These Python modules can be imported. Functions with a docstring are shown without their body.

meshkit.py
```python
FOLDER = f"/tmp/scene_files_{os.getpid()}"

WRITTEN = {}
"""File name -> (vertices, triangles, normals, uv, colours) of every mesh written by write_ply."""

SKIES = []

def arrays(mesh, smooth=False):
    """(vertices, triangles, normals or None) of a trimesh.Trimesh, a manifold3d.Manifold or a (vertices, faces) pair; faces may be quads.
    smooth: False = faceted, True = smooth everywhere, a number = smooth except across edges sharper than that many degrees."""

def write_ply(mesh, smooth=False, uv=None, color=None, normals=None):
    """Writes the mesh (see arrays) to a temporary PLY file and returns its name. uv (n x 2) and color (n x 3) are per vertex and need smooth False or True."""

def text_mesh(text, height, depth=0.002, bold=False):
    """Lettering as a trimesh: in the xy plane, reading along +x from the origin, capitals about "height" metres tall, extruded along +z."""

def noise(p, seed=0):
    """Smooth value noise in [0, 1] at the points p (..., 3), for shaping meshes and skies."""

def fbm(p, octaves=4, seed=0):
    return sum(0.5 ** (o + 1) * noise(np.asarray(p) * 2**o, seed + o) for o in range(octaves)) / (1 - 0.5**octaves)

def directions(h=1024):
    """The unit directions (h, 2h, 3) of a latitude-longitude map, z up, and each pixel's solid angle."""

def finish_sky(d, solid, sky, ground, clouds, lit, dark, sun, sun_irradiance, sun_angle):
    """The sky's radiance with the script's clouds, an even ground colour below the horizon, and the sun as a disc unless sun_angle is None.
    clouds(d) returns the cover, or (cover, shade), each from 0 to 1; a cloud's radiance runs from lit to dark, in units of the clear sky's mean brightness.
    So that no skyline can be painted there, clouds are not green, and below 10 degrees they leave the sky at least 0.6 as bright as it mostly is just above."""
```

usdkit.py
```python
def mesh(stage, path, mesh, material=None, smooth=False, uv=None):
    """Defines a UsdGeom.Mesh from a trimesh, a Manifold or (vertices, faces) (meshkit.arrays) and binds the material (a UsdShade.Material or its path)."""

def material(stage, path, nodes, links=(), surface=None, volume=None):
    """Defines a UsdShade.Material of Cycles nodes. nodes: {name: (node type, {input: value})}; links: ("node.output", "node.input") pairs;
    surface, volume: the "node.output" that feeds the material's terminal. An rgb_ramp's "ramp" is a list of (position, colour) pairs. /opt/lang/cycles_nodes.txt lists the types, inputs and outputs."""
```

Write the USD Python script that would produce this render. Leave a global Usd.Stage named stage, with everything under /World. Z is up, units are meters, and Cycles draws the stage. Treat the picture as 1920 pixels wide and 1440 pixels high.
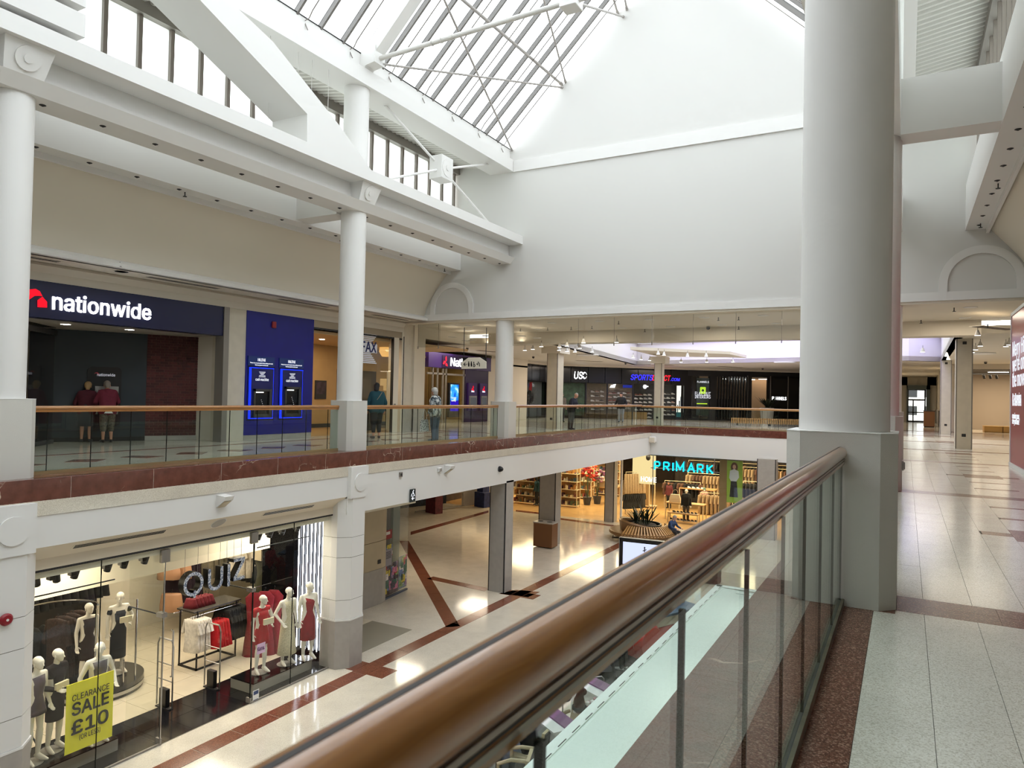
import math, random, numpy as np, trimesh, manifold3d, usdkit, meshkit
from pxr import Usd, UsdGeom, UsdLux, UsdShade, Gf, Sdf, Vt
from shapely import affinity
from shapely.geometry import Polygon, box as sbox, Point
from shapely.ops import unary_union
stage = Usd.Stage.CreateInMemory()
UsdGeom.SetStageUpAxis(stage, 'Z'); UsdGeom.SetStageMetersPerUnit(stage, 1.0)
UsdGeom.Xform.Define(stage, '/World'); UsdGeom.Scope.Define(stage, '/World/Looks')
rng = random.Random(7); nrg = np.random.RandomState(7)
# ---------------------------------------------------------------- camera
YAW, PITCH, ROLL, F = math.radians(29.03788), math.radians(0.943401), math.radians(1.223861), 1331.095
EYE = np.array([0, 0, 1.5])
fwd = np.array([-math.sin(YAW)*math.cos(PITCH), math.cos(YAW)*math.cos(PITCH), math.sin(PITCH)])
_r = np.array([math.cos(YAW), math.sin(YAW), 0]); _u = np.cross(_r, fwd)
right = _r*math.cos(ROLL) + _u*math.sin(ROLL); up = -_r*math.sin(ROLL) + _u*math.cos(ROLL)
cam = UsdGeom.Camera.Define(stage, '/World/camera')
cam.AddTransformOp().Set(Gf.Matrix4d(*[float(x) for row in (list(right)+[0], list(up)+[0], list(-fwd)+[0], list(EYE)+[1]) for x in row]))
cam.CreateHorizontalApertureAttr(36.0); cam.CreateFocalLengthAttr(36.0*F/1920); cam.CreateClippingRangeAttr(Gf.Vec2f(0.03, 500))
cam.CreateFStopAttr(6.8); cam.CreateFocusDistanceAttr(12.0)
cam.CreateExposureAttr(0.62)
# ---------------------------------------------------------------- sky: bright overcast, seen through the glazed roof
sky = UsdLux.DomeLight.Define(stage, '/World/sky'); sky.CreateIntensityAttr(0.82); sky.CreateColorAttr(Gf.Vec3f(0.95, 0.985, 1.0))
def rect_light(name, loc, w, h, watts, color, target=(0, 0, -1)):
    l = UsdLux.RectLight.Define(stage, '/World/'+name); l.CreateWidthAttr(w); l.CreateHeightAttr(h)
    l.CreateIntensityAttr(watts*1.6); l.CreateColorAttr(Gf.Vec3f(*color))
    d = np.array(target, float); d /= np.linalg.norm(d); z = -d; x = np.cross([0, 1, 0.01], z); x /= np.linalg.norm(x); y = np.cross(z, x)
    l.AddTransformOp().Set(Gf.Matrix4d(*[float(v) for r in (list(x)+[0], list(y)+[0], list(z)+[0], list(loc)+[1]) for v in r])); return l
def pix(x, y):
    d = fwd*F + right*(x-960) - up*(y-720); return d
def at(ax, val, x, y):            # the point of the plane coordinate[ax] = val that the photograph shows at pixel (x, y)
    d = pix(x, y); return EYE + d*((val-EYE[ax])/d[ax])
# ---------------------------------------------------------------- helpers: shapes
tm = trimesh.Trimesh
def T(v, f): return tm(np.asarray(v, float), np.asarray(f, int), process=False)
def join(*ms):
    ms = [m for a in ms for m in (a if isinstance(a, (list, tuple)) else [a])]
    return ms[0] if len(ms) == 1 else trimesh.util.concatenate(ms)
def bx(x0, x1, y0, y1, z0, z1):
    x0, x1 = sorted((x0, x1)); y0, y1 = sorted((y0, y1)); z0, z1 = sorted((z0, z1))
    v = [(x, y, z) for x in (x0, x1) for y in (y0, y1) for z in (z0, z1)]
    return T(v, [(0,1,3),(0,3,2),(4,6,7),(4,7,5),(0,4,5),(0,5,1),(2,3,7),(2,7,6),(0,2,6),(0,6,4),(1,5,7),(1,7,3)])
def cbx(x0, x1, y0, y1, z0, z1, c=0.01):      # box with chamfered edges
    x0, x1 = sorted((x0, x1)); y0, y1 = sorted((y0, y1)); z0, z1 = sorted((z0, z1))
    p = []
    for x, sx in ((x0, 1), (x1, -1)):
        for y, sy in ((y0, 1), (y1, -1)):
            for z, sz in ((z0, 1), (z1, -1)):
                p += [(x+sx*c, y+sy*c, z), (x+sx*c, y, z+sz*c), (x, y+sy*c, z+sz*c)]
    return hull(p)
def hull(p):
    m = manifold3d.Manifold.hull_points(np.asarray(p, float)).to_mesh(); return T(m.vert_properties[:, :3], m.tri_verts)
def prism(poly, ax, a, b):                     # polygon extruded along an axis: ax 0 -> (y,z), 1 -> (x,z), 2 -> (x,y)
    pg = poly if isinstance(poly, Polygon) else Polygon(poly)
    m = trimesh.creation.extrude_polygon(pg, abs(b-a), engine='earcut'); v = m.vertices; lo = min(a, b)
    w = np.empty_like(v); o = [i for i in range(3) if i != ax]; w[:, o[0]], w[:, o[1]], w[:, ax] = v[:, 0], v[:, 1], v[:, 2]+lo
    f = m.faces if ax != 1 else m.faces[:, ::-1]
    return T(w, f)
def frame_of(d):
    d = np.asarray(d, float); d = d/np.linalg.norm(d); a = np.cross(d, [0, 0, 1] if abs(d[2]) < .95 else [1, 0, 0]); a /= np.linalg.norm(a); return a, np.cross(d, a)
def cyl(p0, p1, r0, r1=None, n=16):
    r1 = r0 if r1 is None else r1; p0, p1 = np.asarray(p0, float), np.asarray(p1, float); a, b = frame_of(p1-p0)
    t = np.arange(n)*2*np.pi/n; c = np.cos(t)[:, None]*a + np.sin(t)[:, None]*b
    v = np.vstack([p0+c*r0, p1+c*r1, p0, p1]); i = np.arange(n); j = (i+1) % n
    f = np.vstack([np.c_[i, j, j+n], np.c_[i, j+n, i+n], np.c_[j, i, np.full(n, 2*n)], np.c_[i+n, j+n, np.full(n, 2*n+1)]])
    return T(v, f[:, ::-1])
def tube(pts, r, n=8, closed=False):
    p = np.asarray(pts, float); m = len(p); rr = np.broadcast_to(r, (m,)); rings = []
    tg = np.gradient(p, axis=0) if not closed else np.roll(p, -1, 0)-np.roll(p, 1, 0)
    a = None
    for k in range(m):
        d = tg[k]/np.linalg.norm(tg[k])
        a = frame_of(d)[0] if a is None else a - d*(a@d); a = a/np.linalg.norm(a); b = np.cross(d, a)
        t = np.arange(n)*2*np.pi/n; rings.append(p[k] + rr[k]*(np.cos(t)[:, None]*a + np.sin(t)[:, None]*b))
    return loft(rings, closed)
def loft(rings, closed=False, caps=True):
    m, n = len(rings), len(rings[0]); v = np.vstack(rings); f = []
    i = np.arange(n); j = (i+1) % n
    for k in range(m if closed else m-1):
        a, b = k*n, ((k+1) % m)*n
        f += [np.c_[i+a, j+a, j+b], np.c_[i+a, j+b, i+b]]
    f = np.vstack(f)
    if not closed and caps:
        c0, c1 = rings[0].mean(0), rings[-1].mean(0); v = np.vstack([v, c0, c1]); q = m*n
        f = np.vstack([f, np.c_[j, i, np.full(n, q)], np.c_[i+(m-1)*n, j+(m-1)*n, np.full(n, q+1)]])
    return T(v, f)
def lathe(prof, n=20, c=(0, 0, 0)):
    t = np.arange(n)*2*np.pi/n
    return mv(loft([np.c_[np.cos(t)*r, np.sin(t)*r, np.full(n, z)] for r, z in prof]), *c)
def mv(m, x=0, y=0, z=0, rz=0, s=1):
    v = m.vertices*s; c, q = math.cos(rz), math.sin(rz)
    return T(np.c_[v[:, 0]*c-v[:, 1]*q+x, v[:, 0]*q+v[:, 1]*c+y, v[:, 2]+z], m.faces)
def sph(c, r, n=10, sc=(1, 1, 1)):
    m = trimesh.creation.uv_sphere(1.0, count=[n, 2*n]); return T(m.vertices*np.array(sc)*r+np.array(c), m.faces)
def place(m, o, ex, ey, ez):                   # local x, y, z along three world directions from o
    v = m.vertices; w = np.asarray(o)+v[:, :1]*np.asarray(ex)+v[:, 1:2]*np.asarray(ey)+v[:, 2:]*np.asarray(ez)
    flip = np.linalg.det(np.array([ex, ey, ez], float)) < 0
    return T(w, m.faces[:, ::-1] if flip else m.faces)
class Wall:                                     # a vertical face: s along it, d out of it towards the viewer, z up
    def __init__(s, p0, p1, flip=False):
        s.o = np.array([p0[0], p0[1], 0.]); e = np.array([p1[0]-p0[0], p1[1]-p0[1], 0.]); s.L = np.linalg.norm(e); s.e = e/s.L
        s.n = np.array([s.e[1], -s.e[0], 0.]) * (-1 if flip else 1)
    def box(s, s0, s1, d0, d1, z0, z1): return s.put(bx(s0, s1, d0, d1, z0, z1))
    def put(s, m, ds=0, dd=0, dz=0): return place(m, s.o+s.e*ds+s.n*dd+np.array([0, 0, dz]), s.e, s.n, [0, 0, 1])
    def flat(s, m, ds, dd, z): return place(m, s.o+s.e*ds+s.n*dd+np.array([0, 0, z]), s.e, [0, 0, 1], s.n)   # local xy drawing on the face, local z out of it
    def at(s, x, y, d=0):                       # (s, z) of the photograph's pixel on the face
        r = pix(x, y); o = s.o+s.n*d; t = ((o-EYE)@s.n)/(r@s.n); p = EYE+r*t; return (p-s.o)@s.e, p[2]
    def pt(s, a, d, z): return s.o+s.e*a+s.n*d+np.array([0, 0, z])
_txt = {}
def text(t, h, depth=.01, bold=False, width=None, slant=0, center=False):
    k = (t, bold)
    if k not in _txt: _txt[k] = meshkit.text_mesh(t, 1.0, 1.0, bold)
    m = _txt[k]; v = m.vertices*np.array([h, h, depth]); v[:, 0] -= v[:, 0].min()
    if width: v[:, 0] *= width/v[:, 0].max()
    v[:, 0] += v[:, 1]*slant
    if center: v[:, 0] -= v[:, 0].max()/2
    return T(v, m.faces)
def poly3(pg, depth):                           # shapely shape as a plate
    gs = getattr(pg, 'geoms', [pg]); return join([trimesh.creation.extrude_polygon(g, depth, engine='earcut') for g in gs])
# ---------------------------------------------------------------- helpers: prims
_n = {}
def path_for(name, parent=None):
    b = (parent or '/World')+'/'+name; k = _n.get(b, -1)+1; _n[b] = k
    return b if k == 0 else f'{b}_{k:03d}'
def keys(pr, label=None, cat=None, group=None, kind=None):
    for k, v in (('label', label), ('category', cat), ('group', group), ('kind', kind)):
        if v: pr.SetCustomDataByKey(k, v)
def obj(name, mesh, mat, parent=None, label=None, smooth=False, cat=None, group=None, kind=None):
    p = path_for(name, parent); m = usdkit.mesh(stage, p, mesh, mat, smooth=smooth); keys(m.GetPrim(), label, cat, group, kind); return p
def struct(name, mesh, mat, parent=None, smooth=False):
    return obj(name, mesh, mat, parent, smooth=smooth, kind=None if parent else 'structure')
def holder(name, kind='structure'):
    p = path_for(name); x = UsdGeom.Xform.Define(stage, p); keys(x.GetPrim(), kind=kind); return p
def thing(name, label, cat, loc=(0, 0, 0), rz=0, group=None, kind=None):
    p = path_for(name); x = UsdGeom.Xform.Define(stage, p); x.AddTranslateOp().Set(Gf.Vec3d(*map(float, loc)))
    if rz: x.AddRotateZOp().Set(math.degrees(rz))
    keys(x.GetPrim(), label, cat, group, kind); return p
def dup(src, loc, rz=0, label=None, group=None, scale=None):
    o = stage.GetPrimAtPath(src); was = o.GetCustomData(); b = src.rsplit('/', 1)[1]
    while b[-4:-3] == '_' and b[-3:].isdigit(): b = b[:-4]
    p = path_for(b); x = UsdGeom.Xform.Define(stage, p); x.GetPrim().GetReferences().AddInternalReference(src)
    x.ClearXformOpOrder(); x.AddTranslateOp(opSuffix='at').Set(Gf.Vec3d(*map(float, loc)))
    if rz: x.AddRotateZOp(opSuffix='at').Set(math.degrees(rz))
    if scale: x.AddScaleOp(opSuffix='at').Set(Gf.Vec3f(*scale))
    keys(x.GetPrim(), label or was.get('label'), was.get('category'), group or was.get('group')); x.GetPrim().SetInstanceable(True); return p
# ---------------------------------------------------------------- materials
def lin(c):
    if isinstance(c, str): c = [int(c[i:i+2], 16)/255 for i in (0, 2, 4)]
    return tuple(x/12.92 if x <= .04045 else ((x+.055)/1.055)**2.4 for x in c)
_m = {}
def mat(name, col, rough=.5, metal=0, spec=.5, em=0, var=0, vscale=3, bump=0, bscale=60, coat=0, sheen=0):
    if name in _m: return _m[name]
    c = lin(col); nodes = {'p': ('principled_bsdf', dict(base_color=c, roughness=rough, metallic=metal, specular_ior_level=spec, coat_weight=coat, sheen_weight=sheen))}; links = []
    if em: nodes['p'][1].update(emission_color=c, emission_strength=em)
    if var:
        nodes['g'] = ('geometry', {}); nodes['n'] = ('noise_texture', dict(scale=vscale, detail=4.)); lo = tuple(x*(1-var) for x in c); hi = tuple(min(1, x*(1+var*.6)) for x in c)
        nodes['r'] = ('rgb_ramp', dict(ramp=[(.3, lo), (.7, hi)])); links += [('g.position', 'n.vector'), ('n.fac', 'r.fac'), ('r.color', 'p.base_color')]
    if bump:
        nodes['g2'] = ('geometry', {}); nodes['n2'] = ('noise_texture', dict(scale=bscale, detail=3.)); nodes['b'] = ('bump', dict(strength=bump, distance=.01))
        links += [('g2.position', 'n2.vector'), ('n2.fac', 'b.height'), ('b.normal', 'p.normal')]
    _m[name] = usdkit.material(stage, '/World/Looks/'+name, nodes, links, surface='p.BSDF'); return _m[name]
def glass(name, tint=(.93, .97, .95), k=.6, gl=1.0, rough=.0):
    if name not in _m:
        _m[name] = usdkit.material(stage, '/World/Looks/'+name, {'t': ('transparent_bsdf', dict(color=tint)), 'g': ('glossy_bsdf', dict(color=(gl, gl, gl), roughness=rough)), 'l': ('layer_weight', {}), 'f': ('math', dict(math_type='power', value2=5.)), 'a': ('math', dict(math_type='multiply_add', value2=.96*k, value3=.04*k)), 'm': ('mix_closure', {})},
            [('l.facing', 'f.value1'), ('f.value', 'a.value1'), ('a.value', 'm.fac'), ('t.BSDF', 'm.closure1'), ('g.BSDF', 'm.closure2')], surface='m.closure')
    return _m[name]
def emis(name, col, strength):
    if name not in _m: _m[name] = usdkit.material(stage, '/World/Looks/'+name, {'e': ('emission', dict(color=lin(col), strength=strength))}, [], surface='e.emission')
    return _m[name]
def graph(name, nodes, links, surface='p.BSDF'):
    if name not in _m: _m[name] = usdkit.material(stage, '/World/Looks/'+name, nodes, links, surface=surface)
    return _m[name]
WHITE = mat('white_paint', 'e2e0dc', .55, bump=.08, bscale=25)
CREAM = mat('cream_paint', 'dcd3c2', .6, bump=.05, bscale=30)
SOFFIT = mat('soffit_paint', 'd8d0c3', .65)
STONE = mat('limestone', 'cfc6b4', .6, var=.06, vscale=4, bump=.1, bscale=90)
STONEG = mat('grey_stone', 'a8a29a', .55, var=.06, vscale=6, bump=.06, bscale=120)
PLINTH = mat('plinth_paint', 'cbc8c0', .55, bump=.25, bscale=260)
BLACK = mat('black', '0c0c0e', .4); DARK = mat('dark_grey', '2a2a2c', .5); MET = mat('brushed_steel', 'b4b4b2', .3, metal=1); ALU = mat('grey_aluminium', '8d8780', .45, metal=.3)
GAP = mat('joint_shadow_grey', '8f8a7e', .9)
def terrazzo(name, base, chip, dark, rough, sc=120, spec=.5):
    return graph(name, {'g': ('geometry', {}), 'v': ('voronoi_texture', dict(scale=sc)), 'n': ('noise_texture', dict(scale=2.2, detail=5.)), 'r': ('rgb_ramp', dict(ramp=[(0, lin(dark)), (.22, lin(dark)), (.3, lin(base)), (.78, lin(base)), (.86, lin(chip)), (1, lin(chip))])), 'sx': ('separate_xyz', {}),
        'r2': ('rgb_ramp', dict(ramp=[(.25, (.86, .86, .86)), (.75, (1, 1, 1))])), 'm': ('mix', dict(mix_type='multiply', fac=1.)), 'p': ('principled_bsdf', dict(roughness=rough, specular_ior_level=spec))},
        [('g.position', 'v.vector'), ('v.color', 'sx.vector'), ('sx.x', 'r.fac'), ('g.position', 'n.vector'), ('n.fac', 'r2.fac'), ('r.color', 'm.color1'), ('r2.color', 'm.color2'), ('m.color', 'p.base_color')])
TERRA = terrazzo('pale_terrazzo', 'dcd8cc', 'e6e3da', 'c4beb0', .16, 150, .7)
TERRL = terrazzo('polished_cream_terrazzo', 'ded5c4', 'e6dece', 'cec4b2', .1, 110, .8)
BROWN = terrazzo('red_brown_terrazzo', '6e4335', '9a7663', '54301f', .22, 130)
BROWNL = terrazzo('polished_red_brown_terrazzo', '7a4634', '8f5a46', '643626', .15, 90)
def marble(name, base, vein, rough, sc=2.2):
    return graph(name, {'g': ('geometry', {}), 'n0': ('noise_texture', dict(scale=1.6, detail=3.)), 'vm': ('vector_math', dict(math_type='multiply_add', vector2=(.9, .9, .9))), 'v': ('voronoi_texture', dict(scale=sc, feature='distance_to_edge')), 'n1': ('noise_texture', dict(scale=1.3, detail=4.)),
        'r': ('rgb_ramp', dict(ramp=[(0, (1, 1, 1)), (.012, (.7, .7, .7)), (.022, (0, 0, 0)), (1, (0, 0, 0))])), 'r1': ('rgb_ramp', dict(ramp=[(.52, (0, 0, 0)), (.62, (1, 1, 1))])), 'mm': ('math', dict(math_type='multiply')),
        'n2': ('noise_texture', dict(scale=7., detail=6.)), 'r2': ('rgb_ramp', dict(ramp=[(.3, tuple(x*.72 for x in lin(base))), (.7, tuple(x*1.15 for x in lin(base)))])), 'm': ('mix', dict(color2=lin(vein))), 'p': ('principled_bsdf', dict(roughness=rough))},
        [('g.position', 'n0.vector'), ('n0.color', 'vm.vector1'), ('g.position', 'vm.vector3'), ('vm.vector', 'v.vector'), ('v.distance', 'r.fac'), ('g.position', 'n1.vector'), ('n1.fac', 'r1.fac'), ('r.color', 'mm.value1'), ('r1.color', 'mm.value2'), ('mm.value', 'm.fac'),
         ('g.position', 'n2.vector'), ('n2.fac', 'r2.fac'), ('r2.color', 'm.color1'), ('m.color', 'p.base_color')])
MARBLE = marble('brown_marble', '6b3f34', 'c9b5a2', .12)
def wood(name, a, b, rough, axis=1, coat=.5):
    st = [9., 9., 9.]; st[axis] = .6
    return graph(name, {'t': ('geometry', {}), 'mp': ('mapping', dict(scale=tuple(st))), 'n': ('noise_texture', dict(scale=5., detail=6., distortion=.6)), 'r': ('rgb_ramp', dict(ramp=[(.25, lin(a)), (.55, lin(b)), (.8, lin(a))])), 'p': ('principled_bsdf', dict(roughness=rough, coat_weight=coat, coat_roughness=.12))},
        [('t.position', 'mp.vector'), ('mp.vector', 'n.vector'), ('n.fac', 'r.fac'), ('r.color', 'p.base_color')])
RAIL = wood('varnished_oak', '8a5a2c', 'a8733c', .25, 1, .8)
RAILX = wood('varnished_oak_crosswise', 'a07444', 'b98a55', .25, 0, .8)
GLASS = glass('balustrade_glass', (.88, .93, .90))
GLASSF = glass('shopfront_glass', (.95, .97, .96))
PANE = glass('roof_glass', (.93, .95, .97), gl=.5)
EDGE = mat('glass_edge', '0b1210', .2)
LAMP = emis('lamp_glow', 'fff1dc', 9); LAMPW = emis('lamp_glow_white', 'ffffff', 9)
# ================================================================ THE SHELL
ZL, XL, XN, YW, YF = -5.4, -12.18, -1.0, 22.0, 37.7          # lower floor, gallery edges, gable wall, far gallery edge
COLY = (6.19, 14.25, 22.36)
# ---- floors
fl = holder('floor')                                          # our gallery: terrazzo slabs on a base
obj('base', bx(-.99, 4.2, -8, 38, -.6, -.022), GAP, fl)
obj('base', join(bx(XN+.01, 4.2, -8, 37.7, -1.55, -.6)), WHITE, fl)
def tile(x0, x1, y0, y1, m, parent, z=0, g=.0012, name='tile', lift=None):
    dz = rng.uniform(-.0006, .0006)
    return obj(name, bx(x0+g, x1-g, y0+g, y1-g, z-.022, z+dz), m, parent)
# brown border between glass and field, marble ledge outside the glass
ys = [-8, -4, -1, 1.2, 2.35, 3.5, 4.65, 5.8]
for a, b in zip(ys, ys[1:]): tile(-.69, -.19, a, b, BROWN, fl, name='border_tile')
tile(-.69, -.05, 5.8, 6.6, BROWN, fl, name='border_tile')
for a in np.arange(6.6, 37.6, 1.55): tile(-.69, -.19, a, min(a+1.55, 37.7), BROWN, fl, name='border_tile')
for a in np.arange(-8, 37.6, 1.49): tile(-1.02, -.69, a, min(a+1.49, 37.7), MARBLE, fl, name='marble_slab')
def strip(y0, y1, x0, x1, step, name='strip_tile'):
    for a in np.arange(x0, x1, step):
        ym = (y0+y1)/2
        for c, d in ((y0, ym), (ym, y1)): tile(a, min(a+step, x1), c, d, BROWN, fl, name=name)
strip(5.9, 6.36, -.045, 4.2, .64); strip(13.83, 14.24, -.19, 4.2, .9); strip(21.55, 21.95, -.19, 4.2, 1.2)
deco = []                                                     # inlaid bars: (x0, x1, y0, y1)
for C in (1.94, 10.08, 18.0, 26.0, 34):
    deco += [(1.1, 1.77, C-.41, C+.42), (.8, 1.1, C-.13, C+.13), (1.77, 2.07, C-.13, C+.13)]
    for d in (1.35, 2.55): deco += [(1.12, 1.77, C+d, C+d+.15), (1.12, 1.77, C-d-.15, C-d)]
for d in deco: tile(*d, BROWN, fl, name='inlay_tile')
xs = [-.19, .13, .45, .78, 1.1, 1.77, 2.4, 3.0, 3.6, 4.2]
bands = [(-8, 5.9), (6.36, 13.83), (14.24, 21.55), (21.95, 37.7)]
for y0, y1 in bands:
    for x0, x1 in zip(xs, xs[1:]):
        cuts = sorted({y0, y1} | {c for d in deco if d[0] < x1-.02 and d[1] > x0+.02 for c in d[2:] if y0 < c < y1})
        for a, b in zip(cuts, cuts[1:]):
            if any(d[0] < x1-.02 and d[1] > x0+.02 and d[2] <= a+.001 and d[3] >= b-.001 for d in deco):
                for d in deco:
                    if d[0] < x1-.02 and d[1] > x0+.02 and d[2] <= a+.001 and d[3] >= b-.001:
                        if d[0] > x0+.03: tile(x0, d[0], a, b, TERRA, fl)
                        if d[1] < x1-.03: tile(d[1], x1, a, b, TERRA, fl)
                continue
            n = max(1, int(round((b-a)/(1.25 if y0 > -9 and a > -1 else 6)))); e = np.linspace(a, b, n+1)
            for c, d2 in zip(e, e[1:]): tile(x0, x1, c, d2, TERRA, fl)
# opposite gallery
f2 = holder('floor')
obj('slab', bx(-34, XL-.002, -8, 75, -.6, -.004), TERRL, f2)
obj('slab', bx(XL, 9, YF+.05, 75, -.6, -.004), TERRL, f2)
obj('slab', bx(4.2, 9, -8, YF+.05, -.6, -.004), TERRL, f2)
def inlay(pts, m=BROWNL, parent=f2, z=-.004): obj('inlay_tile', prism(pts, 2, z, z+.006), m, parent)
for a in np.arange(-2, 24, 2.): inlay([(-16.25, a), (-16.1, a), (-16.1, a+1.99), (-16.25, a+1.99)])
for c in (6.0, 8.45, 10.9, 13.35, 15.8, 18.2, 20.6):
    inlay([(-14.9, c-.05), (-14.55, c-.42), (-14.2, c), (-14.55, c+.42)])
    inlay([(-14.9, c+1.2), (-14.75, c+.85), (-14.2, c+1.1), (-14.35, c+1.6)])
for a in np.arange(-33, -12.5, 2): inlay([(a, 24.1), (a+1.98, 24.1), (a+1.98, 24.32), (a, 24.32)])
for k in range(14): inlay([(-12.1+k, 39.6), (-12.1+k+.98, 39.6), (-12.1+k+.98, 39.82), (-12.1+k, 39.82)])
for k in range(7): inlay([(-6.6-k*1.1, 39.9+k*.75), (-6.35-k*1.1, 39.9+k*.75), (-7.4-k*1.1, 40.6+k*.75), (-7.65-k*1.1, 40.6+k*.75)])
for yy in (27.2, 33., 46.): inlay([(-.2, yy), (4.2, yy), (4.2, yy+.25), (-.2, yy+.25)], z=0)
# lower mall floor
f3 = holder('floor')
obj('slab', bx(-34, 9, -8, 37.5, ZL-.4, ZL-.004), TERRL, f3); obj('slab', bx(-34, 9, 37.5, 62, ZL-.4, ZL-.006), mat('pale_oak_floor', 'c39a62', .3, var=.12, vscale=2), f3)
def low(pts): obj('inlay_tile', prism(pts, 2, ZL-.004, ZL+.002), BROWNL, f3)
def lowp(*q): return [tuple(at(2, ZL, *p)[:2]) for p in q]
for a in np.arange(1, 37, .9):
    low([(-11.9, a), (-11.48, a), (-11.48, a+.885), (-11.9, a+.885)])
for c in (5.9, 13.95, 21.9): low([(-12.3, c-.3), (-11.91, c-.3), (-11.91, c+.3), (-12.3, c+.3)]); low([(-11.47, c-.3), (-11.0, c-.3), (-11.0, c+.3), (-11.47, c+.3)])
d0, d1 = at(2, ZL, 770, 1036)[:2], at(2, ZL, 850, 1176)[:2]; dv = (d1-d0)/np.linalg.norm(d1-d0); nv = np.array([-dv[1], dv[0]])*.21; Ld = np.linalg.norm(d1-d0)
for a in np.arange(-2.5, Ld-.2, .9): p, q = d0+dv*a, d0+dv*min(a+.885, Ld); low([p-nv, q-nv, q+nv, p+nv])
e0, e1 = at(2, ZL, 806, 1083)[:2], at(2, ZL, 914, 1106)[:2]; ev = (e1-e0)/np.linalg.norm(e1-e0); n2 = np.array([-ev[1], ev[0]])*.2
for a in np.arange(0, np.linalg.norm(e1-e0), .9): p, q = e0+ev*a, e0+ev*(a+.885); low([p-n2, q-n2, q+n2, p+n2])
for q in (((770, 997), (916, 957), (916, 961), (770, 1003)), ((1048, 971), (1240, 996), (1240, 999), (1048, 974)), ((967, 956), (1012, 961), (1012, 964), (967, 959)), ((968, 1106), (1012, 1110), (990, 1120), (935, 1113))): low(lowp(*q))
# ---- gallery edges: marble band, white fascia, pads with discs
m1 = holder('trim_1')
for a in np.arange(-2.1, YF, 1.49): obj('marble_panel', cbx(XL-.25, XL, a+.0005, min(a+1.4895, YF), -.36, 0.0, .004), MARBLE, m1)
for a in np.arange(-2.1, YF, 1.49): obj('marble_panel', bx(XL-.75, XL-.252, a+.0005, min(a+1.4895, YF), -.06, -.001), MARBLE, m1)
m2 = holder('trim_2')
for a in np.arange(XL, XN, 1.42): obj('marble_panel', cbx(a+.0005, min(a+1.4195, XN+1), YF, YF+.25, -.36, 0.0, .004), MARBLE, m2)
w1 = holder('wall_left')
obj('fascia', join(bx(XL-.6, XL-.02, -8, 13.6, -1.12, -.36), bx(XL-.6, XL-.02, 13.6, YF, -1.56, -.36)), WHITE, w1)
obj('fascia', bx(XL-.6, XN+.6, YF+.02, YF+.6, -1.56, -.36), WHITE, w1)
obj('soffit', prism([(XL-.02, -1.12), (XL-.34, -1.38), (XL-.34, -1.56), (XL-.6, -1.56), (XL-.6, -1.12)], 1, -8, 13.58), mat('warm_soffit', 'd9cdb9', .6), w1)
for yc, ya, yb in ((-2.1, -2.45, -1.75), (5.93, 5.58, 6.27), (13.95, 13.6, 14.25)):
    obj('pad', bx(XL-.1, XL+.1, ya, yb, -1.16, -.375), WHITE, w1); obj('disc', cyl((XL+.1, yc, -.77), (XL+.125, yc, -.77), .225, n=40), WHITE, w1)
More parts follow.
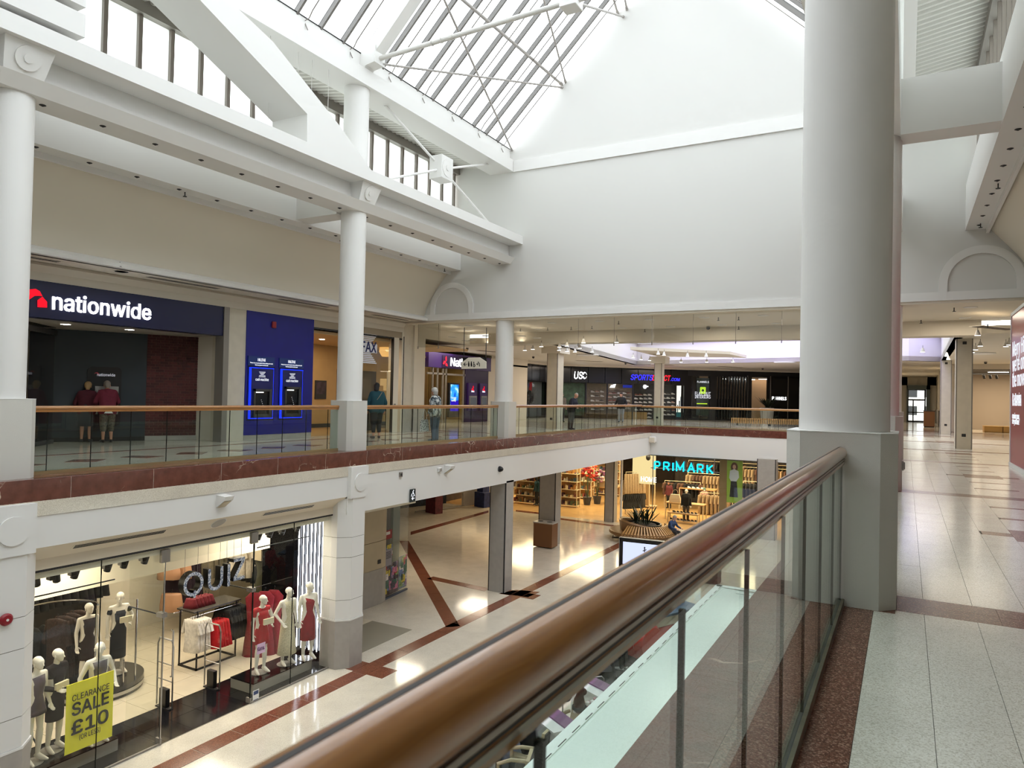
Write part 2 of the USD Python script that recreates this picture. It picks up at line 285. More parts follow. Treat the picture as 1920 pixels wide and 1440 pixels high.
# ---- gable wall with trims and arch niches
gw = holder('wall_back')
mk = [(-17.1, 4.27), (4.2, 4.27), (4.2, 10.3), (-.9, 10.3), (-6.59, 16.3), (-12.3, 10.3), (-17.1, 10.3)]
obj('panel', prism(mk, 1, YW, YW+.55), mat('white_plaster', 'd3d1cc', .6, bump=.15, bscale=3), gw)
obj('band', bx(-17.1, 4.2, YW-.05, YW+.7, 4.27, 4.5), WHITE, gw); obj('band', bx(-12.31, -.87, YW-.06, YW, 9.47, 9.88), WHITE, gw)
def arch(cx, r, z0, zs, w=.2):
    th = np.linspace(0, np.pi, 25); o = [(cx+r*math.cos(t), zs+r*math.sin(t)) for t in th]; i = [(cx+(r-w)*math.cos(t), zs+(r-w)*math.sin(t)) for t in th[::-1]]
    return [(cx+r, z0)]+o+[(cx-r, z0), (cx-r+w, z0)]+i+[(cx+r-w, z0)]
for cx in (-14.85, 1.68): obj('arch', prism(arch(cx, .95, 4.5, 4.72), 1, YW-.05, YW), WHITE, gw)
obj('rear_panel', bx(-17.1, 4.2, -8.4, -8, ZL, 16.3), WHITE, gw)
# ---- outer beams over the columns (left and right), inner beams, vaults, soffits
def MX(x): return -13.18-x
def both(fn):
    for s in (0, 1): fn((lambda x: x) if s == 0 else MX, s)
beamP = [(-13.05, 6.2), (-12.38, 6.2), (-12.2, 6.4), (-12.46, 6.4), (-12.46, 6.85), (-11.9, 6.85), (-11.9, 7.14), (-13.05, 7.14)]
def mkbeam(X, s):
    h = thing('roof_beam', ['white flanged roof beam over the opposite gallery columns', 'white flanged roof beam over the near gallery columns'][s], 'beam')
    obj('beam', prism([(X(x), z) for x, z in beamP], 1, -8, YW), WHITE, h)
    for k, yc in enumerate((-2.0, 5.93, 14.07)):
        f, b = X(-12.02), X(-12.46); q = []
        for z, hw in ((6.4, .30), (6.85, .37)):
            q += [(f if z > 6.5 else X(-12.2), yc-hw, z), (f if z > 6.5 else X(-12.2), yc+hw, z), (b, yc-hw, z), (b, yc+hw, z)]
        obj('block', hull(q), WHITE, h)
        sg = 1 if s == 0 else -1; c = np.array([X(-12.1), yc, 6.63]); n = np.array([sg*.93, 0, -.36])
        for r, d in ((.19, .02), (.07, .035)): obj('disc', cyl(c-n*.03, c+n*d, r, n=36), WHITE, h)
both(mkbeam)
innerP = [(-14.75, 6.1), (-14.5, 6.1), (-14.5, 7.3), (-14.75, 7.3)]
def mkinner(X, s):
    h = holder('ceiling')
    obj('inner_beam', prism([(X(x), z) for x, z in [(-15.0, 6.1), (-13.75, 6.1), (-13.75, 7.3), (-13.95, 7.3), (-13.95, 6.45), (-14.8, 6.45), (-14.8, 7.3), (-15.0, 7.3)]], 1, -8, YW) if 0 else prism([(X(x), z) for x, z in [(-14.95, 6.1), (-14.5, 6.1), (-14.5, 7.3), (-14.95, 7.3)]], 1, -8, YW), WHITE, h)
    obj('drip_edge', bx(X(-14.95), X(-15.02), -8, YW, 5.98, 6.12), WHITE, h)
    th = np.linspace(0, 1, 13); v = [(-15.0-1.15*(1-(1-t)**1.6)*.95, 6.15-1.75*t**.9) for t in th]
    ring = [(X(x), z) for x, z in v] + [(X(x-.12), z+.12) for x, z in v[::-1]]
    obj('vault', prism(ring, 1, -8, YW), CREAM, h, smooth=25)
    # cornice under the vault, flat soffit, upstand over the shop signs
    obj('cornice', prism([(X(-15.98), 4.42), (X(-15.9), 4.36), (X(-15.92), 4.27), (X(-16.2), 4.27), (X(-16.2), 4.5)], 1, -8, YW), WHITE, h)
    obj('soffit', bx(X(-16.1), X(-17.6), -8, YW, 4.27, 4.45), SOFFIT, h)
    obj('upstand', prism([(X(-17.0), 4.27), (X(-16.95), 4.2), (X(-17.05), 4.05), (X(-17.05), 3.86), (X(-17.6), 3.86), (X(-17.6), 4.27)], 1, -8, YW), SOFFIT, h)
    for yc in (-2.0, 6.12, 14.15): obj('cross_beam', bx(X(-13.05), X(-14.5), yc-.28, yc+.28, 6.15, 7.12), WHITE, h)
    # clerestory wall, deck and curb
    obj('sill_wall', bx(X(-14.72), X(-14.95), -8, YW, 7.3, 7.7), WHITE, h)
    obj('head', bx(X(-14.62), X(-14.95), -8, YW, 9.68, 10.05), ALU, h)
    dk = []; pts = []
    for i, y in enumerate(np.arange(-8, YW, .11)): pts += [(y, 10.06 if i % 2 else 9.98), (y+.075, 10.06 if i % 2 else 9.98)]
    y = np.array([p[0] for p in pts]); z = np.array([p[1] for p in pts]); ra = np.c_[np.full(len(y), X(-14.9)), y, z]; rb = np.c_[np.full(len(y), X(-13.1)), y, z-.3]
    n = len(y); i = np.arange(n-1); f = np.vstack([np.c_[i, i+1, i+n+1], np.c_[i, i+n+1, i+n]]); dm = T(np.vstack([ra, rb]), f)
    top = T(dm.vertices+[0, 0, .15], dm.faces[:, ::-1]); obj('corrugated_deck', join(dm, top), mat('deck_paint', 'c9c6bf', .5), h)
    obj('curb', prism([(X(-12.32), 9.48), (X(-12.32), 9.9), (X(-12.5), 9.92), (X(-12.5), 10.32), (X(-12.75), 10.32), (X(-13.3), 10.1), (X(-13.3), 9.5)], 1, -8, YW), WHITE, h)
    for a, b in ((9.915, 9.925), (10.31, 10.335)): obj('curb_seal', bx(X(-12.485), X(-12.505), -8, YW, a, b), BLACK, h)
both(mkinner)
# far ceilings
cl = holder('ceiling')
obj('panel', join(bx(-34, -17.6, -8, YW, 3.95, 4.3), bx(4.42, 9, -8, YW, 3.95, 4.3), bx(-34, 9, YW, 27, 4.2, 4.5)), CREAM, cl)
obj('beam', bx(-16, 2.05, 26.6, 27.4, 3.72, 4.5), CREAM, cl)
wl = [(-13.4, 27.6), (-16.1, 46.5), (-5.3, 43.4), (.1, 42.9), (1.6, 44), (1.4, 27.6)]
big = Polygon([(-34, 27), (9, 27), (9, 75), (-34, 75)]).difference(Polygon(wl)); obj('panel', prism(big, 2, 3.8, 4.05), CREAM, cl)
obj('well_wall', prism(Polygon(wl).buffer(.25, join_style=2).difference(Polygon(wl)), 2, 3.8, 6.6), WHITE, cl)
obj('well_cornice', prism(Polygon(wl).difference(Polygon(wl).buffer(-.18, join_style=2)), 2, 5.2, 5.42), WHITE, cl)
cf = [tuple(at(2, 3.95, *q)[:2]) for q in ((1193, 662), (1372, 670), (1330, 683), (1210, 683))]
obj('coffer', prism(Polygon([(-12.2, 34.2), (-8.2, 38.6), (-8.0, 42), (-12.6, 40)]), 2, 3.95, 4.1), CREAM, cl)
# purple-lit gauze of the far roof light, and its glazing
obj('well_glazing', prism(Polygon(wl).buffer(.2), 2, 6.6, 6.62), glass('well_glass', (.8, .8, .82)), cl)
# ---- skylight: curb-to-ridge glazing on both slopes
SL = .985
def slope(X, s):
    h = holder(f'window_{s+1}'); dx = np.array([5.91, 0, 5.82]); dx /= np.linalg.norm(dx); 
    if s: dx[0] *= -1
    nn = np.array([-dx[2], 0, dx[0]]) if s == 0 else np.array([-dx[2], 0, dx[0]])*-1
    if nn[2] < 0: nn = -nn
    o = np.array([X(-12.56), 0, 10.3]); Lr = 8.3; ysb = [22-.1-.775*k for k in range(0, 39)]
    for a, b in zip(ysb, ysb[1:]):
        obj('glass_pane', place(bx(0, Lr, b+.03, a-.03, 0, .012), o+nn*.05, dx, [0, 1, 0], nn), PANE, h)
        obj('glazing_bar', join(place(bx(0, Lr, b-.03, b+.03, -.06, .08), o, dx, [0, 1, 0], nn)), mat('glazing_bar_grey', '77736e', .45), h)
        if int(round((22-b)/.775)) % 2: obj('drain_pipe', place(join(tube([(-.1, b+.26, -.3), (-.02, b+.26, -.05), (.12, b+.24, -.16), (.3, b+.24, -.12), (Lr, b+.24, -.1)], .014, 6)), o, dx, [0, 1, 0], nn), ALU, h)
    for yc in (-1.9, 6.1, 14.18): obj('rafter', place(bx(-.2, Lr, yc-.17, yc+.17, -.42, -.05), o, dx, [0, 1, 0], nn), WHITE, h)
both(slope)
obj('ridge', bx(-6.8, -6.38, -8, YW, 16.0, 16.35), WHITE, holder('trim_3'))
# ---- clerestory glazing
frost = graph('frosted_glass', {'t': ('translucent_bsdf', dict(color=(.86, .9, .9))), 'd': ('transparent_bsdf', dict(color=(.85, .9, .9))), 'm': ('mix_closure', dict(fac=.35)), 'g': ('glossy_bsdf', dict(color=(.6, .6, .6), roughness=.2)), 'm2': ('mix_closure', dict(fac=.06))}, [('t.BSDF', 'm.closure1'), ('d.BSDF', 'm.closure2'), ('m.closure', 'm2.closure1'), ('g.BSDF', 'm2.closure2')], 'm2.closure')
def clere(X, s):
    h = holder(f'window_{s+3}')
    for k in range(29):
        y = 21.82-.773*k
        obj('glass_pane', bx(X(-14.8), X(-14.81), y-.73, y-.04, 7.7, 9.68), frost, h)
        obj('mullion', bx(X(-14.72), X(-14.86), y-.045, y+.045, 7.7, 9.68), mat('mullion_grey', '7d736a', .5), h)
both(clere)
# ================================================================ COLUMNS, BALUSTRADES, ROOF STEEL
def octa(cx, cy, w, c): return [(cx-w+c, cy-w), (cx+w-c, cy-w), (cx+w, cy-w+c), (cx+w, cy+w-c), (cx+w-c, cy+w), (cx-w+c, cy+w), (cx-w, cy+w-c), (cx-w, cy-w+c)]
def column(x, y, top, label, z0=0.):
    h = thing('column', label, 'column', (x, y, z0))
    obj('shaft', cyl((0, 0, 1.2), (0, 0, top-z0), .327, n=64), WHITE, h, smooth=40)
    obj('plinth', prism(octa(0, 0, .383, .11), 2, 0, 1.277), PLINTH, h)
    obj('plinth_cap', prism(octa(0, 0, .386, .11), 2, 1.277, 1.283), WHITE, h); return h
column(-.43, 6.19, 9.5, 'big white round column on a grey plinth beside the near handrail end')
column(-.43, 14.25, 9.5, 'white round column standing directly behind the big near column')
column(-.43, 22.3, 4.27, 'white round column under the gable wall on the near gallery')
column(-12.75, 6.02, 9.5, 'white round column at the left edge, left of the blue bank sign')
column(-12.75, 14.2, 9.5, 'white round column on the opposite gallery right of the bright blue cash machine wall')
column(-12.75, 22.36, 4.27, 'slim white round column under the corner of the big gable wall')
STRIP = mat('rail_strip_grey', '9d9184', .25, metal=.4); GROOVE = mat('rail_groove', '2c2520', .6)
def rail_run(h, a, b, r, big=True, wd=RAIL):
    a, b = np.array(a, float), np.array(b, float); d = b-a; d /= np.linalg.norm(d); sx = np.cross(d, [0, 0, 1]); sx /= np.linalg.norm(sx); L = np.linalg.norm(b-a)
    sec = lambda pts: place(prism(pts, 1, 0, L), a, sx, d, [0, 0, 1])
    th = np.linspace(-math.pi*.5-.0, math.pi*1.5, 33)[:-1]
    obj('handrail', sec([(r*math.cos(t), r*math.sin(t)) for t in th]), wd, h, smooth=35)
    if big:
        obj('groove', sec([(-.15*r, .97*r), (.05*r, .975*r), (.05*r, 1.008*r), (-.15*r, 1.008*r)]), GROOVE, h)
        obj('rail_block', sec([(-.6*r, -.7*r), (.66*r, -.7*r), (.66*r, -1.75*r), (.5*r, -1.9*r), (-.5*r, -1.9*r), (-.6*r, -1.75*r)]), wd, h)
        for z in (-.86, -1.3): obj('rail_strip', sec([(.5*r, (z-.16)*r), (.72*r, (z-.16)*r), (.72*r, (z+.04)*r), (.5*r, (z+.04)*r)]), STRIP, h)
        for z in (-1.13, -.74): obj('rail_groove', sec([(.5*r, (z-.05)*r), (.675*r, (z-.05)*r), (.675*r, (z+.05)*r), (.5*r, (z+.05)*r)]), GROOVE, h)
    else: obj('rail_block', sec([(-.5*r, -.6*r), (.6*r, -.6*r), (.6*r, -1.7*r), (-.5*r, -1.7*r)]), wd, h)
SHOE = mat('weathered_brass_shoe', '6f6a55', .35, metal=.6, var=.35, vscale=9); SHOEB = mat('shoe_gasket', '2b3236', .3, var=.4, vscale=14)
hb = thing('balustrade', 'glass balustrade with thick varnished oak handrail in the foreground', 'balustrade')
rail_run(hb, (-.476, -1.5, 1.142), (-.424, 5.84, 1.125), .0465)
js = [-1.4, -.66, .09, .834, 1.502, 2.209, 2.93, 3.6, 4.33, 5.1, 5.78]
for a, b in zip(js, js[1:]):
    xa, xb = -.43, -.41
    obj('glass_pane', bx(-.417, -.403, a+.006, b-.006, .03, 1.06), GLASS, hb)
    obj('glass_edge', bx(-.4165, -.4035, b-.0055, b+.0055, .05, 1.055), EDGE, hb)
obj('shoe', join(bx(-.438, -.419, -1.5, 5.8, 0, .055), bx(-.401, -.382, -1.5, 5.8, 0, .055)), SHOE, hb); obj('gasket', bx(-.419, -.401, -1.5, 5.8, 0, .05), SHOEB, hb)
def balus(label, x, y0, y1, j0, dj=.745, ax=1):
    h = thing('balustrade', label, 'balustrade')
    if ax == 1: rail_run(h, (x, y0, 1.12), (x, y1, 1.12), .04, False)
    else: rail_run(h, (y0, x, 1.08), (y1, x, 1.08), .04, False, RAILX)
    a = j0
    while a > y0+dj: a -= dj
    e = [y0] + [v for v in np.arange(a, y1, dj) if v > y0+.05] + [y1]
    for p, q in zip(e, e[1:]):
        if q-p < .06: continue
        b1 = (x-.006, x+.006, p+.004, q-.004, .03, 1.06); b2 = (x-.0065, x+.0065, q-.006, q+.006, .03, 1.06)
        if ax == 0: b1 = b1[2:4]+b1[0:2]+b1[4:]; b2 = b2[2:4]+b2[0:2]+b2[4:]
        obj('glass_pane', bx(*b1), GLASS, h); obj('glass_edge', bx(*b2), EDGE, h)
    if ax == 1: obj('shoe', join(bx(x-.03, x-.01, y0, y1, 0, .055), bx(x+.01, x+.03, y0, y1, 0, .055)), mat('brass_shoe', 'b3a27a', .35, metal=.7), h)
    else: obj('shoe', join(bx(y0, y1, x-.03, x-.01, 0, .05), bx(y0, y1, x+.01, x+.03, 0, .05)), mat('brass_shoe', 'b3a27a', .35, metal=.7), h)
balus('glass balustrade with oak rail in front of the bank with brick wall', -12.77, 6.42, 13.83, 6.747)
balus('glass balustrade between the two round columns in front of the purple bank', -12.77, 14.6, 21.98, 15.74)
balus('far glass balustrade right of the slim column in front of the sports shop', -12.77, 22.75, YF+.1, 23.6)
balus('farthest glass balustrade running across in front of the black shopfronts', YF+.1, -12.77, -1.0, -11.88, .785, 0)
balus('near gallery glass balustrade behind the big column', -.41, 6.58, 13.86, 7)
balus('near gallery glass balustrade beyond the second column', -.41, 14.64, 21.9, 15)
balus('near gallery glass balustrade beyond the gable wall', -.41, 22.7, YF+.1, 23)
# sloping struts over the left beam, louvred bulkhead, bracing
for X, s in ((lambda x: x, 0), (MX, 1)):
    h = thing('sloping_strut', ['broad white sloping strut rising from the left roof beam', 'broad white sloping strut above the near gallery'][s], 'roof strut')
    obj('strut', prism([(6.3, 9.5), (8.2, 9.2), (11.63, 7.77), (11.65, 7.14), (13.85, 7.14), (12.74, 7.83), (10.6, 8.95), (9.55, 9.25), (8.2, 9.75), (6.3, 10.15)], 0, X(-11.9), X(-13.0)), WHITE, h)
    h = thing('louvre_bulkhead', ['white louvred bulkhead at the top left corner', 'white louvred bulkhead above the near gallery'][s], 'louvre')
    for k in range(4): obj('blade', bx(X(-11.9), X(-12.35), -3, 6.68, 7.25+.5*k, 7.63+.5*k), WHITE, h)
    obj('backing', bx(X(-12.36), X(-12.4), -3, 6.5, 7.14, 9.2), DARK, h)
    h = thing('rod_bracing', ['white rod cross-bracing with square hub above the left roof beam', 'white rod cross-bracing with square hub above the near gallery'][s], 'bracing')
    c = np.array([X(-12.2), 17.38, 8.23])
    obj('hub', cbx(X(-12.0), X(-12.45), 17.08, 17.68, 7.88, 8.57, .012), WHITE, h)
    sg = 1 if s == 0 else -1; o = np.array([X(-12.0), 17.38, 8.23])
    for r, d in ((.27, .012), (.09, .03)): obj('hub_disc', cyl(o, o+np.array([sg*d, 0, 0]), r, n=32), WHITE, h)
    for q in ((X(-12.75), 15.35, 9.5), (X(-12.2), 14.6, 7.12), (X(-12.75), 20.9, 9.5), (X(-12.2), 20.45, 7.12)):
        q = np.array(q); d = (q-c)/np.linalg.norm(q-c); obj('rod', cyl(c+d*.2, q, .037, n=12), WHITE, h)
h = thing('roof_tie', 'long white tie rods with central hub crossing under the roof light', 'roof truss')
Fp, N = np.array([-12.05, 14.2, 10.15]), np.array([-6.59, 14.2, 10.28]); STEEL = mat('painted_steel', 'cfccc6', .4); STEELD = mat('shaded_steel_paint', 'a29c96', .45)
obj('foot_box', join(hull([(x, y, z) for x, z in ((-12.55, 9.93), (-12.0, 10.0), (-12.0, 10.38), (-12.35, 10.45)) for y in (14.0, 14.36)]), bx(-12.0, -11.98, 13.98, 14.38, 9.98, 10.42)), WHITE, h)
obj('tie_rod', cyl(Fp, N, .06, n=14), STEEL, h); obj('tie_rod', cyl(np.array([MX(-12.05), 14.2, 10.15]), N, .06, n=14), STEEL, h)
for t in (.31, .36, .42): obj('coupling', cyl(Fp+(N-Fp)*t, Fp+(N-Fp)*(t+.003), .075, n=14), STEEL, h)
obj('hub', cbx(N[0]-.2, N[0]+.2, 14.0, 14.4, 10.1, 10.5, .01), WHITE, h)
WA, WB, WC = np.array([-12.42, YW, 10.28]), np.array([-10.42, YW, 12.26]), np.array([-8.3, YW, 14.25])
def raf(t): return np.array([-12.5+5.9*t, 14.2, 10.15+5.85*t])
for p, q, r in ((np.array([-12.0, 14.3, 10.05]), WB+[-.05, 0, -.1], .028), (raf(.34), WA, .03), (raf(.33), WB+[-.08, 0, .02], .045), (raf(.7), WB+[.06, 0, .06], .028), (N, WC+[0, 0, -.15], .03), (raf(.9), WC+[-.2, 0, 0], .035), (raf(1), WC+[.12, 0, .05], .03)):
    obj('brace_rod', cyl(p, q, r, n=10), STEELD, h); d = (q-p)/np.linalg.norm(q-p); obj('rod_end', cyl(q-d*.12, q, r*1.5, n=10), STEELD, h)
h = thing('roof_wires', 'thin hanging white wires above the left roof beam beside the strut', 'wire')
for q in ((508, 46, 508, 85), (560, 90, 559, 145), (617, 120, 615, 205), (585, 130, 584, 185)):
    p = at(0, -12.6, q[0], q[1]); obj('wire', cyl((p[0], p[1], 9.5), (p[0], p[1], 7.6), .006, n=5), STEEL, h)
# little downlights and sprinklers along the beams
DL = thing('beam_downlight', 'small dark recessed downlight in the underside of the white roof beam', 'downlight', (-12.7, 6.47, 6.2), group='downlights in the roof beam')
obj('rim', lathe([(.02, .004), (.05, .0), (.055, -.004), (.04, -.012), (.0, -.03)], 12), DARK, DL)
for y in np.arange(7.49, 21.8, 1.02): dup(DL, (-12.7, y, 6.2))
def put2(X, ylist, lab, grp, z):
    first = thing('beam_downlight', lab, 'downlight', (X, ylist[0], z), group=grp); obj('rim', lathe([(.02, .004), (.05, 0), (.055, -.004), (.04, -.012), (0, -.03)], 12), DARK, first)
    for y in ylist[1:]: dup(first, (X, y, z))
put2(-14.72, list(np.arange(7.4, 21.8, 1.03)), 'small dark downlight in the underside of the inner ceiling beam on the far side', 'downlights in the far inner beam', 6.1)
put2(1.58, list(np.arange(12.2, 21.8, 1.03)), 'small dark downlight under the near inner beam at upper right', 'downlights in the near inner beam', 6.1)
def sprinkler(p, lab, grp=None):
    h = thing('sprinkler', lab, 'sprinkler', p, group=grp); obj('stem', cyl((0, 0, -.1), (0, 0, 0), .012, n=8), DARK, h); obj('deflector', cyl((0, 0, -.11), (0, 0, -.1), .045, n=10), DARK, h); return h
sp = sprinkler((-14.8, 10.7, 6.1), 'small black sprinkler under the inner beam above the cross-beam, second from left'); 
for p, l in (((-14.75, 15.9, 6.1), 'small black sprinkler under the far inner beam right of the tall column'), ((-14.8, 21.4, 6.1), 'small black sprinkler at the gable end of the far inner beam'), ((1.6, 13.2, 6.1), 'black sprinkler at the right edge under the near inner beam'), ((1.62, 17.6, 6.1), 'black sprinkler midway along the near inner beam'), ((1.6, 21.3, 6.1), 'black sprinkler at the gable end of the near inner beam')): dup(sp, p, 0, l)
# ================================================================ OPPOSITE GALLERY: banks
WL = Wall((-17.1, 0), (-17.1, 40))
NAVY = mat('navy_sign', '0f1440', .35, var=.05); NAVYD = mat('dark_teal_panel', '232c33', .5); LETW = emis('letter_glow', 'ffffff', 1.6); RED = emis('red_sign_glow', 'e01828', 1.0)
def letters(W, parent, t, px0, px1, z, h, m, d=.07, bold=True, slant=0, name='lettering', depth=.02, label=None):
    s0, s1 = W.at(*px0, d)[0], W.at(*px1, d)[0]
    return obj(name, W.flat(text(t, h, depth, bold, abs(s1-s0), slant), s0, d, z), m, parent, label=label)
bk = thing('bank_front', 'bank front with dark navy sign band and recessed brick wall', 'shopfront')
obj('sign_band', WL.box(3.5, 13.66, -.3, .06, 3.03, 3.86), NAVY, bk)
obj('canopy_soffit', bx(-17.4, -20.6, 3.5, 13.66, 3.03, 3.1), mat('canopy_soffit', '9d958a', .6), bk)
obj('end_frame', WL.box(13.66, 13.84, -.25, .1, 0, 3.86), ALU, bk)
z0 = WL.at(99, 580, .07)[1]; hN = .31
letters(WL, bk, 'nationwide', (97, 580), (283, 598), WL.at(97, 579, .07)[1], .37, LETW)
s0, zz = WL.at(71, 577, .07)
def P2(x, y): s, z = WL.at(x, y, .07); return (s, z)
lg = unary_union([Polygon([P2(*q) for q in ((40.5, 560), (46, 547), (56, 542.5), (66, 541.5), (74, 546), (79, 555.5), (74, 555), (64, 555), (54, 562), (46, 560))]), Polygon([P2(*q) for q in ((70, 563), (79, 556.5), (87.5, 566), (87.5, 577), (70, 576))])])
obj('emblem', WL.flat(mv(poly3(affinity.translate(lg, 0, 0), .02), 0, 0, 0), 0, .07, 0), RED, bk, label='red roof-shaped emblem')
for x, y in ((123, 608), (243, 618)):
    p = at(2, 3.03, x, y); obj('downlight', cyl((p[0], p[1], 3.02), (p[0], p[1], 3.035), .11, n=20), LAMP, bk)
# recessed wall behind: teal panel with cash machine, brick on the right
W0, W1 = at(2, 0, 117, 828.5), at(2, 0, 417, 823.5); WR = Wall(W0, W1); SB = WR.at(271, 826)[0]; LB = WR.L+.35
rw = holder('wall_recess')
obj('teal_panel', WR.box(-.25, SB, -.1, 0, 0, 3.06), NAVYD, rw); obj('teal_skirting', WR.box(-.25, SB, 0, .015, 0, .12), BLACK, rw)
obj('dark_frame', WR.box(-.8, -.25, -.12, .03, 0, 3.06), mat('black_navy_frame', '0b0f1a', .4), rw)
obj('mortar', WR.box(SB, LB, -.1, -.012, .13, 3.03), mat('mortar', '6b4f48', .9), rw); obj('brick_skirting', WR.box(SB, LB, -.05, .02, 0, .13), STONEG, rw)
BR = [mat(f'brick_{k}', c, .8, var=.25, vscale=14) for k, c in enumerate(('5a2b28', '4e2422', '633230', '47211f'))]
rest = []; nb = 0
for r in range(38):
    z = .135+r*.0762; s = SB-(.115 if r % 2 else 0)
    while s < LB-.02:
        a, b = max(s, SB)+.005, min(s+.22, LB)-.005
        if b-a > .03:
            m = WR.box(a, b, -.03, rng.uniform(-.002, .004), z+.005, z+.0712)
            if r >= 4 and nb < 300: obj('brick', m, BR[rng.choice((0, 0, 1, 2, 3))], rw); nb += 1
            else: rest.append(m)
        s += .23
obj('brick_courses', join(rest), BR[1], rw, kind='stuff')
am = thing('cash_machine', 'black cash machine in the dark wall, used by two people in red', 'cash machine')
def rrect(x0, x1, y0, y1, r): return sbox(x0+r, y0+r, x1-r, y1-r).buffer(r, 8)
sa, za = WR.at(164, 687); sb, _ = WR.at(228, 690); 
obj('surround', WR.flat(poly3(rrect(sa, sb, .42, za, .12), .05), 0, 0, 0), BLACK, am)
sc0, sc1 = WR.at(178, 720)[0], WR.at(222, 720)[0]
obj('screen_bezel', join(WR.box(sc0, sc1, .05, .1, 1.42, 1.52), WR.box(sc0, sc0+.08, .05, .1, .75, 1.42), WR.box(sc1-.09, sc1, .05, .1, .75, 1.42)), MET, am)
obj('screen', WR.box(sc0+.08, sc1-.09, .05, .06, .95, 1.42), emis('dim_screen', '27343e', .35), am); obj('screen_lamp', WR.box(sc0+.1, sc1-.1, .06, .09, 1.43, 1.46), emis('atm_lamp', 'e8eef2', .7), am)
obj('keypad', WR.box(sc0+.1, sc1-.1, .05, .14, .82, .88), DARK, am)
letters(WR, am, 'nationwide', (182, 702), (216, 704), WR.at(182, 705)[1], .075, emis('dim_letters', 'b8b8c0', .45), .052)
obj('emblem', WR.flat(mv(poly3(Polygon([(0, .02), (.03, .07), (.08, .08), (.12, .04), (.12, 0), (.08, 0), (.08, .03), (.05, .05)]), .01), WR.at(176, 702)[0], 0, 0), 0, .052, WR.at(176, 703)[1]), mat('dim_red', '9a2030', .5), am)
# glazed entrance with cream wall poster to the left
ge = thing('entrance_glazing', 'lit glazed bank entrance with cream wall poster beside the left column', 'shopfront')
WG = Wall(at(2, 0, 20, 845), at(2, 0, 98, 831))
obj('interior_wall', WG.box(-1.6, WG.L, -1.3, -1.2, 0, 3.05), mat('lit_cream_wall', 'e8d4ae', .6), ge)
for k in range(9): obj('timber_slat', WG.box(WG.L-.95+.1*k, WG.L-.955+.1*(k+1), -1.2, -1.17, 2.35, 2.82), mat('pale_slat', 'd7b987', .5), ge)
obj('header', join(WG.box(-1.6, WG.L, -.06, .04, 2.82, 2.95), WG.box(-1.6, WG.L, -.5, .0, 3.02, 3.05)), DARK, ge); obj('pane', WG.box(-1.6, WG.L, -.01, .0, .1, 2.82), GLASSF, ge); obj('sill', WG.box(-1.6, WG.L, -.05, .03, 0, .1), DARK, ge)
DK = mat('print_ink', '2b2622', .6)
po = thing('poster', 'cream wall poster reading at your fingertips, half hidden by the left column', 'poster')
obj('board', WG.box(-.2, WG.L-.02, -1.17, -1.14, .9, 2.3), mat('cream_board', 'e6d8bd', .5), po)
for t, a, b, h in (('banking at', (27, 672), (56.5, 672), .13), ('your fingertips', (19, 681), (65.5, 681.5), .13)):
    sA = WG.at(*a, -1.13)[0]; sB = WG.at(*b, -1.13)[0]; obj('lettering', WG.flat(text(t, h, .006, False, sB-sA), sA, -1.13, WG.at(*b, -1.13)[1]), DK, po)
s1, zt = WG.at(63.5, 697, -1.1); obj('phone_picture', WG.flat(poly3(rrect(s1-.5, s1, .95, zt, .06), .03), 0, -1.13, 0), mat('maroon_edge', '5c1a1c', .4), po); obj('phone_face', WG.flat(poly3(rrect(s1-.5, s1-.05, .95, zt, .05), .035), 0, -1.13, 0), mat('cream_screen', 'dcc7a2', .5), po)
s1, zt = WG.at(58, 724, -1.08); obj('dark_card', WG.flat(poly3(rrect(s1-.4, s1, .95, zt, .04), .04), 0, -1.12, 0), mat('slate_card', '2b3238', .4), po)
# stone pier, blue cash-machine wall
w2 = holder('wall_left')
obj('pier', WL.box(13.84, 14.5, -.6, .02, 0, 3.86), STONE, w2)
obj('side_return', join(bx(-20.8, -17.1, 13.86, 14.4, 0, 3.2), bx(-24, -20.4, 3, 14, 0, 4), bx(-21, -17, 3, 3.6, 0, 4)), SOFFIT, w2)
BLUE = mat('royal_blue_panel', '0d1480', .4, var=.08); BLUE2 = mat('sign_blue', '17377e', .35); BLED = emis('blue_led', '1a34ff', 1.1)
hw = thing('cash_machine_wall', 'royal blue wall panel holding two cash machines', 'wall panel')
obj('panel', WL.box(14.5, 17.22, -.15, .04, .16, 3.86), BLUE, hw); obj('skirting', WL.box(14.5, 17.22, -.15, .03, 0, .16), STONEG, hw)
obj('alarm_sounder', WL.put(cbx(-.08, .08, .04, .1, -.1, .1, .015), WL.at(513, 609, .05)[0], 0, WL.at(513, 609, .05)[1]), mat('alarm_red', '8c1622', .4), hw)
WT = emis('print_white', 'e8ecf4', .75)
